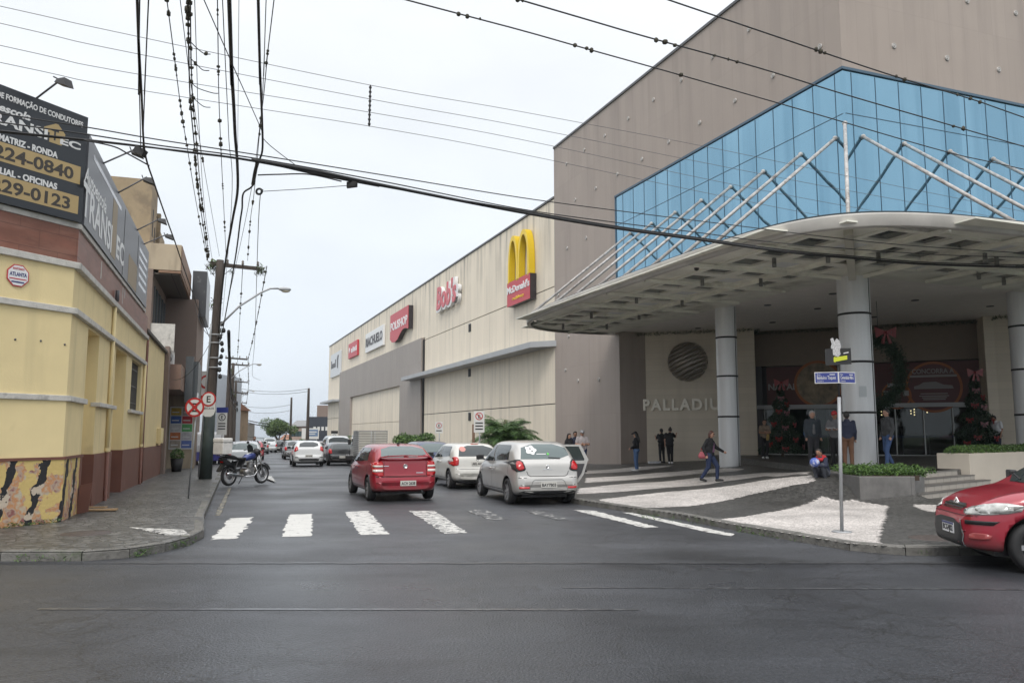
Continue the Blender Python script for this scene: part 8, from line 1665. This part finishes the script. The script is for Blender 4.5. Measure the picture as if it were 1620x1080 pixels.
    organic('trousers', grow(pelv, .010 * s) + grow(thigh, .013 * s) + grow([(J['k' + c], J['a' + c] * .93 + J['k' + c] * .07, .054 * b, .044 * s) for c in 'lr'], .012 * s), pants, t, h=g + .002)
    for c in 'lr': organic('shoe', [(J['a' + c] - np.array([0, .01, .03]) * s, J['t' + c] + np.array([0, .03, .01]) * s, .052 * s, .042 * s), (J['a' + c] + np.array([0, -.03, -.04]) * s, J['a' + c] + np.array([0, -.0, .0]) * s, .042 * s, .046 * s)], shoes, t, h=.016)
    hp_ = [(hd + up * .05 * s - fx * .015 * s, hd + up * .02 * s - fx * .02 * s, .088 * s, .088 * s)]
    if hairstyle == 'long': hp_ += [(hd - fx * .045 * s, nk - fx * .07 * s - up * .02 * s, .075 * s, .07 * s), (nk - fx * .08 * s, nk - fx * .10 * s - up * .26 * s, .07 * s, .05 * s), (hd + rt * .055 * s - fx * .02 * s, nk + rt * .06 * s - fx * .02 * s - up * .05 * s, .045 * s, .04 * s), (hd - rt * .055 * s - fx * .02 * s, nk - rt * .06 * s - fx * .02 * s - up * .05 * s, .045 * s, .04 * s)]
    if hairstyle == 'bob': hp_ += [(hd - fx * .03 * s + rt * .04 * s, hd - fx * .03 * s + rt * .05 * s - up * .07 * s, .06 * s, .05 * s), (hd - fx * .03 * s - rt * .04 * s, hd - fx * .03 * s - rt * .05 * s - up * .07 * s, .06 * s, .05 * s), (hd - fx * .05 * s, hd - fx * .05 * s - up * .07 * s, .065 * s, .05 * s)]
    if hairstyle == 'bun': hp_ += [(hd - fx * .03 * s + up * .13 * s, hd - fx * .04 * s + up * .15 * s, .045 * s, .04 * s)]
    if hairstyle == 'short': hp_ += [(hd - fx * .035 * s, hd - fx * .04 * s - up * .04 * s, .068 * s, .055 * s)]
    fcut = hd + fx * .052 * s + up * .045 * s
    organic('hair', hp_, hair, t, h=.014, clip=lambda P: ((P - fcut) @ (fx * .85 - up * .5)))
    for sg in (-1, 1): mb_ = MB(); mb_.ball(tuple(hd + fx * .083 * s + rt * sg * .032 * s + up * .012 * s), .011 * s, 0, 6); mb_.build('eye', M_SBLK, t)
    mb_ = MB(); c_ = hd + fx * .092 * s - up * .055 * s; mb_.obox(tuple(c_), tuple(rt * .024 * s), tuple(fx * .006 * s), tuple(up * .004 * s)); mb_.build('mouth', mat('lips', (.25, .08, .07), rough=.5), t)
    if glasses: mb_ = MB(); [mb_.obox(tuple(hd + fx * .098 * s + rt * sg * .034 * s + up * .012 * s), tuple(rt * .028 * s), tuple(fx * .004), tuple(up * .018 * s)) for sg in (-1, 1)]; mb_.build('sunglasses', M_SBLK, t)
    if cap: organic('cap', [(hd + up * .065 * s, hd + up * .05 * s, .092 * s, .094 * s), (hd + fx * .08 * s + up * .05 * s, hd + fx * .15 * s + up * .035 * s, .05 * s, .035 * s)], cap, t, h=.014, clip=lambda P: -((P - (hd + up * .035 * s)) @ up))
    return t, J, s
def on(px, py, D=None):
    return GP(px, py)
# woman striding across the stone pattern
t, J, s = person('woman in black jacket and jeans with sunglasses striding across the wavy paving', on(1124, 762), (.80, -.60, 0), 1.60, dict(kl=(-.10, .22, .52), al=(-.10, .20, .10), tl=(-.10, .36, .05), kr=(.09, -.02, .50), ar=(.09, -.28, .12), tr=(.09, -.16, .03), er=(.24, -.12, 1.14), wr=(.26, -.02, .90), el=(-.25, .12, 1.16), wl=(-.33, .34, 1.02), pel=(0, .0, .92), ch=(0, .03, 1.24), nk=(0, .04, 1.44), hd=(0, .08, 1.59)), top=BLACKC, pants=JEAN2, hair=HAIRR, hairstyle='bob', fine=True, jacket=1, glasses=True, female=True, bulk=1.12)
organic('blouse', [((0, .10, 1.20), (0, .09, .98), .07, .075)], PURP, t, h=.018)
hb = thing('handbag', 'pink handbag on the arm of the woman striding across the paving', 'handbag', tuple(Vector(on(1124, 762)) + Vector((-.23, -.1, .86)))); organic('bag', [((-.08, 0, -.04), (.08, 0, -.04), .085, .085), ((-.06, 0, .03), (.06, 0, .03), .07, .07)], cloth('pink_leather', (.36, .09, .11)), hb, h=.02); mb = MB(); mb.tube([(-.08, 0, .06), (-.05, 0, .22), (.05, 0, .25), (.09, 0, .06)], .01, 6); mb.build('handle', REDC, hb)
person('girl in black jacket, pale jeans and white trainers with long black hair, standing alone', on(1007, 745), (-.8, .35, 0), 1.62, dict(el=(-.21, .02, 1.12), wl=(-.12, .20, 1.0), er=(.21, .02, 1.12), wr=(.10, .20, 1.02)), top=BLACKC, pants=cloth('pale_denim', (.08, .14, .27)), shoes=SHOEW, hairstyle='long', female=True, cap=BLACKC, jacket=1)
person('person in black with a hair bun leaning one arm on the name wall', on(1060, 733), (.25, .95, 0), 1.66, dict(er=(.27, .15, 1.24), wr=(.30, .34, 1.38), nk=(.02, .05, 1.42), hd=(.03, .10, 1.56), al=(-.03, -.02, .08), tl=(-.04, .13, .03), kl=(-.06, .03, .49)), hairstyle='bun', sleeves='short', pants=BLACKC, female=True, shoes=SHOEW)
person('person in black facing the name wall, partly behind the one with the bun', on(1053, 732) + Vector((-.12, .25, 0)), (-.3, .9, 0), 1.60, dict(el=(-.25, .08, 1.18), wl=(-.2, .25, 1.3)), sleeves='short', pants=BLACKC, shoes=SHOEB)
gC = 'people standing beyond the open car door'
q = on(908, 746); person('dark haired woman in black nearest the silver car roof', q + Vector((-.20, 0, 0)), (.5, -.6, 0), 1.58, top=BLACKC, hairstyle='long', female=True, group=gC)
person('person in dark clothes standing between the dark haired woman and the capped man', q + Vector((.10, .5, 0)), (.2, -1, 0), 1.66, top=NAVYC, pants=BLACKC, group=gC, skin=SKIN2)
person('man in a white patterned shirt and grey cap with folded arms', q + Vector((.36, .05, 0)), (.1, -1, 0), 1.70, dict(el=(-.27, .06, 1.14), wl=(-.02, .22, 1.16), er=(.27, .06, 1.14), wr=(.02, .24, 1.12)), top=cloth('pale_print_cloth', (.42, .38, .38)), pants=JEAN2, cap=cloth('grey_cap', (.35, .35, .36)), sleeves='short', group=gC, bulk=1.12)
t, J, s = person('woman in black with folded arms and a yellow bag against the entrance pillar', on(1211, 725), (-.1, -1, 0), 1.60, dict(el=(-.22, .06, 1.14), wl=(-.02, .20, 1.16), er=(.22, .06, 1.14), wr=(.02, .22, 1.12), al=(-.05, .05, .08), tl=(-.05, .2, .03)), top=cloth('dusky_top', (.20, .15, .11)), pants=BLACKC, female=True, sleeves='short', shoes=SHOEW, skin=SKIN2)
organic('bag', [((-.10, .15, .98), (-.08, .15, .80), .06, .065)], cloth('mustard_print', (.30, .20, .07)), t, h=.02)
t, J, s = person('grey haired man in dark jacket with a blue backpack near the glass doors', on(1288, 737), (-.05, -1, 0), 1.74, top=cloth('slate_jacket', (.035, .045, .055)), pants=cloth('dark_grey_cloth', (.035, .035, .04)), hair=HAIRG, jacket=1, bulk=1.08); organic('backpack', [((.12, -.14, 1.30), (.12, -.14, 1.02), .11, .12)], cloth('blue_nylon', (.03, .12, .30)), t, h=.022); organic('shirt_front', [((0, .10, 1.30), (0, .11, 1.05), .045, .05)], GREYC, t, h=.018)
t, J, s = person('man in grey shirt holding white papers behind the street name post', on(1324, 738), (-.6, -.7, 0), 1.70, dict(el=(-.24, .08, 1.16), wl=(-.12, .30, 1.16), er=(.24, .06, 1.16), wr=(.08, .30, 1.16)), top=GREYC, pants=BLACKC, sleeves='short', skin=SKIN2, cap=REDC)
mb = MB(); mb.obox((-.02, .38, 1.18), (.13, 0, 0), (0, .09, .03), (0, 0, .008)); mb.build('papers', WHITEC, t)
person('person in brown trousers behind the column beside the man with papers', on(1343, 741), (.3, .9, 0), 1.66, top=NAVYC, pants=cloth('brown_cloth', (.14, .07, .04)))
person('man in grey jacket and blue jeans walking just right of the wide column', on(1407, 738), (-.9, -.2, 0), 1.72, dict(kl=(-.09, .12, .5), al=(-.09, .14, .08), tl=(-.09, .3, .03), ar=(.09, -.18, .1), tr=(.09, -.05, .03)), top=cloth('charcoal_cloth', (.05, .052, .055)), pants=JEAN, jacket=1)
q = AT(1578, 700, 33.0); q.z = pz(q.x, q.y); person('man in white short sleeved shirt, hand on hip, by the right hand decorated tree', q, (-.9, -.3, 0), 1.74, dict(er=(.34, -.06, 1.18), wr=(.18, -.02, .98), nk=(0, .05, 1.43), hd=(0, .11, 1.56), ch=(0, .02, 1.24)), top=WHITEC, pants=NAVYC, sleeves='short', skin=SKIN2, hairstyle='short')
# crouching boy holding a ball
p = on(1301, 767); t, J, s = person('boy in red hood and dark jacket squatting on the paving with a ball', p, (-.75, -.66, 0), 1.45, dict(pel=(0, -.16, .26), ch=(0, -.02, .52), nk=(0, .06, .72), hd=(0, .12, .86), sl=(-.15, .02, .67), sr=(.15, .02, .67), el=(-.20, .16, .48), er=(.20, .16, .48), wl=(-.10, .32, .50), wr=(.10, .32, .50), hl=(-.09, -.12, .24), hr=(.09, -.12, .24), kl=(-.14, .22, .50), kr=(.14, .22, .46), al=(-.11, .02, .08), ar=(.12, .06, .08), tl=(-.12, .20, .03), tr=(.14, .24, .03)), top=NAVYC, pants=cloth('grey_joggers', (.055, .06, .075)), shoes=cloth('sport_shoe', (.05, .08, .10)), fine=True, skin=SKIN2, jacket=1)
organic('hood', [((-.08 * s, -.0, .72 * s), (.08 * s, -.0, .72 * s), .07, .07), ((-.06 * s, .10, .66 * s), (.06 * s, .10, .66 * s), .05, .05)], REDC, t, h=.018)
bl = thing('ball', 'blue and white ball held by the squatting boy', 'ball', tuple(p + Vector((-.75, -.66, 0)).normalized() * .34 + Vector((0, 0, .50)))); mb = MB(); mb.ball((0, 0, 0), .12, 0, 18); M_BALL = mat('blue_white_ball', (.08, .13, .42), rough=.4, c2=(.62, .62, .66), c2amt=1, c2thr=.52, vscale=7, var=.01); mb.build('shell', M_BALL, bl)
# moped rider far down the street
q = place(450.5, 0, D=74)[0]; t = thing('moped', 'red moped carrying a rider down the middle of the far street', 'moped', tuple(q), HD)
for y in (-.6, .6): mb = MB(); mb.lathe([(.16, -.04), (.25, -.05), (.27, 0), (.25, .05), (.16, .04)], (0, y, .27), axis='x', n=16); mb.build('wheel', M_TYRE, t)
mb = MB(); mb.plate([(-.85, .6), (-.7, .4), (-.2, .3), (.35, .3), (.5, .9), (.42, .95), (.2, .45), (-.1, .5), (-.1, .75), (-.85, .8)], (-.12, 0, 0), (0, 1, 0), (0, 0, 1), .24); mb.build('body', P_RD2, t, bevel=.02); mb = MB(); mb.obox((0, -.72, .98), (.2, 0, 0), (0, .2, 0), (0, 0, .18)); mb.build('top_box', M_TRIM, t); mb = MB(); mb.obox((0, -.87, .72), (.08, 0, 0), (0, .02, 0), (0, 0, .05)); mb.build('tail_light', M_TAIL, t); mb = MB(); mb.tube([(-.32, .35, 1.02), (.32, .35, 1.02)], .02, 6); mb.build('handlebar', M_TRIM, t)
person('moped rider in dark jacket and black helmet seen from behind', q + Vector((0, 0, -.05)), tuple(SD) + (0,), 1.72, dict(pel=(0, -.15, .82), ch=(0, -.08, 1.12), nk=(0, -.02, 1.34), hd=(0, .02, 1.50), sl=(-.18, -.03, 1.29), sr=(.18, -.03, 1.29), el=(-.28, .14, 1.12), er=(.28, .14, 1.12), wl=(-.26, .36, 1.06), wr=(.26, .36, 1.06), hl=(-.1, -.12, .80), hr=(.1, -.12, .80), kl=(-.2, .25, .72), kr=(.2, .25, .72), al=(-.2, .15, .35), ar=(.2, .15, .35), tl=(-.2, .3, .31), tr=(.2, .3, .31)), top=cloth('dark_rider_jacket', (.04, .04, .045)), pants=BLACKC, cap=BLACKC)
q = AT(440, 700, 66); person('tiny pedestrian in dark clothes beyond the motorcycle mirrors', (AT(402.5, 700, 48).x, 48, roadz(48)), (.3, -1, 0), 1.7, top=BLACKC, pants=BLACKC)

# ============================================================ FESTIVE DECORATION
M_FIR = [mat('fir_needle_' + k, c, rough=.6) for k, c in (('mid', (.018, .045, .02)), ('deep', (.010, .026, .012)), ('light', (.03, .065, .03)))]; M_BOW = mat('red_ribbon', (.20, .006, .008), rough=.35); M_BOW2 = mat('pink_ribbon', (.18, .06, .07), rough=.4)
def bow(c, r, par, m_=M_BOW, nrm=(0, -1, 0)):
    n_v = Vector(nrm).normalized(); sx_ = n_v.cross(Vector((0, 0, 1))).normalized(); mb_ = MB(); c = Vector(c)
    for sg in (-1, 1):
        mb_.plate([(0, -.04 * r), (sg * .9 * r, -.55 * r), (sg * 1.0 * r, .5 * r), (0, .06 * r)], c - n_v * 0, sx_, (0, 0, 1), .05 * r); mb_.plate([(0, 0), (sg * .2 * r, -1.1 * r), (sg * .5 * r, -1.0 * r), (sg * .12 * r, 0)], c + n_v * .02, sx_, (0, 0, 1), .02)
    mb_.ball(c + n_v * .04, .16 * r, 0, 8); return mb_.build('bow', m_, par)
def xmas(label, loc, hgt, r0, n=9000, facing=(0, -1, 0)):
    t = thing('christmas_tree', label, 'christmas tree', tuple(loc)); z = hgt * (1 - RNG.random(n) ** .5 * .98); ang = RNG.uniform(0, 2 * math.pi, n); rad = r0 * (1 - z / hgt) * (.82 + .22 * np.sin(z * 9)) * RNG.uniform(.55, 1.05, n) + .03
    c = np.stack([rad * np.cos(ang), rad * np.sin(ang), z + .1], 1); V, F = leaf_cloud(c, .13, RNG, aspect=4); arr_mesh('branches', V, F, M_FIR, t, mi=RNG.choice(3, n)); mb = MB(); mb.tube([(0, 0, 0), (0, 0, hgt * .9)], [.07, .02], 8); mb.build('trunk', M_TRK, t)
    fv = Vector(facing).normalized(); sd_ = fv.cross(Vector((0, 0, 1)))
    bow(fv * .14 + Vector((0, 0, hgt + .02)), .34, t, nrm=fv)
    for k, (a, zf_) in enumerate(((.3, .80), (-.5, .72), (.55, .62), (-.2, .60), (.9, .45), (-.7, .44), (.1, .40), (.5, .25), (-.4, .24), (-.9, .15), (.95, .18), (.2, .12))):
        z_ = hgt * zf_; r_ = r0 * (1 - zf_) * 1.0 + .05; d = fv * math.cos(a) + sd_ * math.sin(a); bow(d * r_ + Vector((0, 0, z_)), .15, t, M_BOW2 if k % 3 == 0 else M_BOW, nrm=d)
    return t
q = AT(1238, 700, 36.3); q.z = pz(q.x, q.y); xmas('tall dark christmas tree with red bows left of the glass doors', q, 3.3, 1.05)
q = AT(1547, 700, 33.4); q.z = pz(q.x, q.y); xmas('tall dark christmas tree with red bows right of the glass doors by the cream pier', q, 3.5, 1.05)
def garland(label, pts, r=.10, n=None, hang=.0):
    Q = [Vector(p) for p in pts]; c = []
    for a, b in zip(Q, Q[1:]):
        L_ = (b - a).length
        for _ in range(int(L_ * 190)): c.append(tuple(a.lerp(b, random.random()) + Vector((random.gauss(0, r * .45), random.gauss(0, r * .45), random.gauss(0, r * .45) - abs(random.gauss(0, hang))))))
    V, F = leaf_cloud(np.array(c), .10, RNG, aspect=5); tag(arr_mesh('garland', V, F, M_FIR, mi=RNG.choice(3, len(c))), label, 'garland')
zz = ZB - .12
garland('dark fir garland along the top of the name wall', [ML(.6, 15.7, zz), ML(5.2, 11.75, zz)], .09, hang=.03)
e0, e1 = E3(0, .25, zz), E3(LEN, .25, zz); garland('dark fir garland along the ceiling above the doors', [ML(5.6, 11.8, zz), ML(e0.x, e0.y, zz), ML(e1.x, e1.y, zz), ML(12.4, 4.6, zz), ML(15, 1.6, zz)], .09, hang=.03)
wc = AT(1384, 588, 30.5); t = thing('wreath', 'huge dark fir wreath with a red bow hanging behind the wide corner column', 'wreath', tuple(wc)); c = []
for _ in range(12000): a = random.uniform(0, 2 * math.pi); rr = 1.02 + random.gauss(0, .13) ; c.append((rr * math.cos(a) * .98, random.gauss(0, .12), rr * 1.2 * math.sin(a)))
V, F = leaf_cloud(np.array(c), .12, RNG, aspect=4); arr_mesh('fir_ring', V, F, M_FIR, t, mi=RNG.choice(3, len(c))); bow((.38, -.25, 1.5), .42, t); mb = MB(); mb.tube([(.2, 0, 1.3), (.2, 0, ZB - wc.z)], .01, 5); mb.build('hanger', M_TRIM, t)
# small things
mb = MB(); q = on(1033, 733); mb.obox(q + Vector((0, 0, .06)), (.22, .03, 0), (0, .08, 0), (0, 0, .05)); mb.obox(q + Vector((.25, .05, .05)), (.12, 0, .02), (0, .07, 0), (0, 0, .04)); tag(mb.build('crumpled_bag', WHITEC), 'small pale crumpled bag on the ground by the name wall', 'bag')
mb = MB(); q = GP(1478, 851); mb.lathe([(0, .012), (.32, .012), (.36, .002), (.37, -.01)], q, n=26); structure(mb.build('manhole_cover', MATS['rusty_iron']))

# ============================================================ AIR
mb = MB(); mb.box(-7200, 7200, -600, 10500, -46, 60); M_HAZE = bpy.data.materials.new('haze_air'); M_HAZE.use_nodes = True; n_ = M_HAZE.node_tree; n_.nodes.remove(n_.nodes['Principled BSDF'])
pv = n_.nodes.new('ShaderNodeVolumePrincipled'); pv.inputs['Color'].default_value = (.82, .88, .95, 1); pv.inputs['Density'].default_value = .00025; pv.inputs['Anisotropy'].default_value = .2
n_.links.new(pv.outputs[0], n_.nodes['Material Output'].inputs['Volume']); o_ = mb.build('haze', M_HAZE); o_['kind'] = 'stuff'
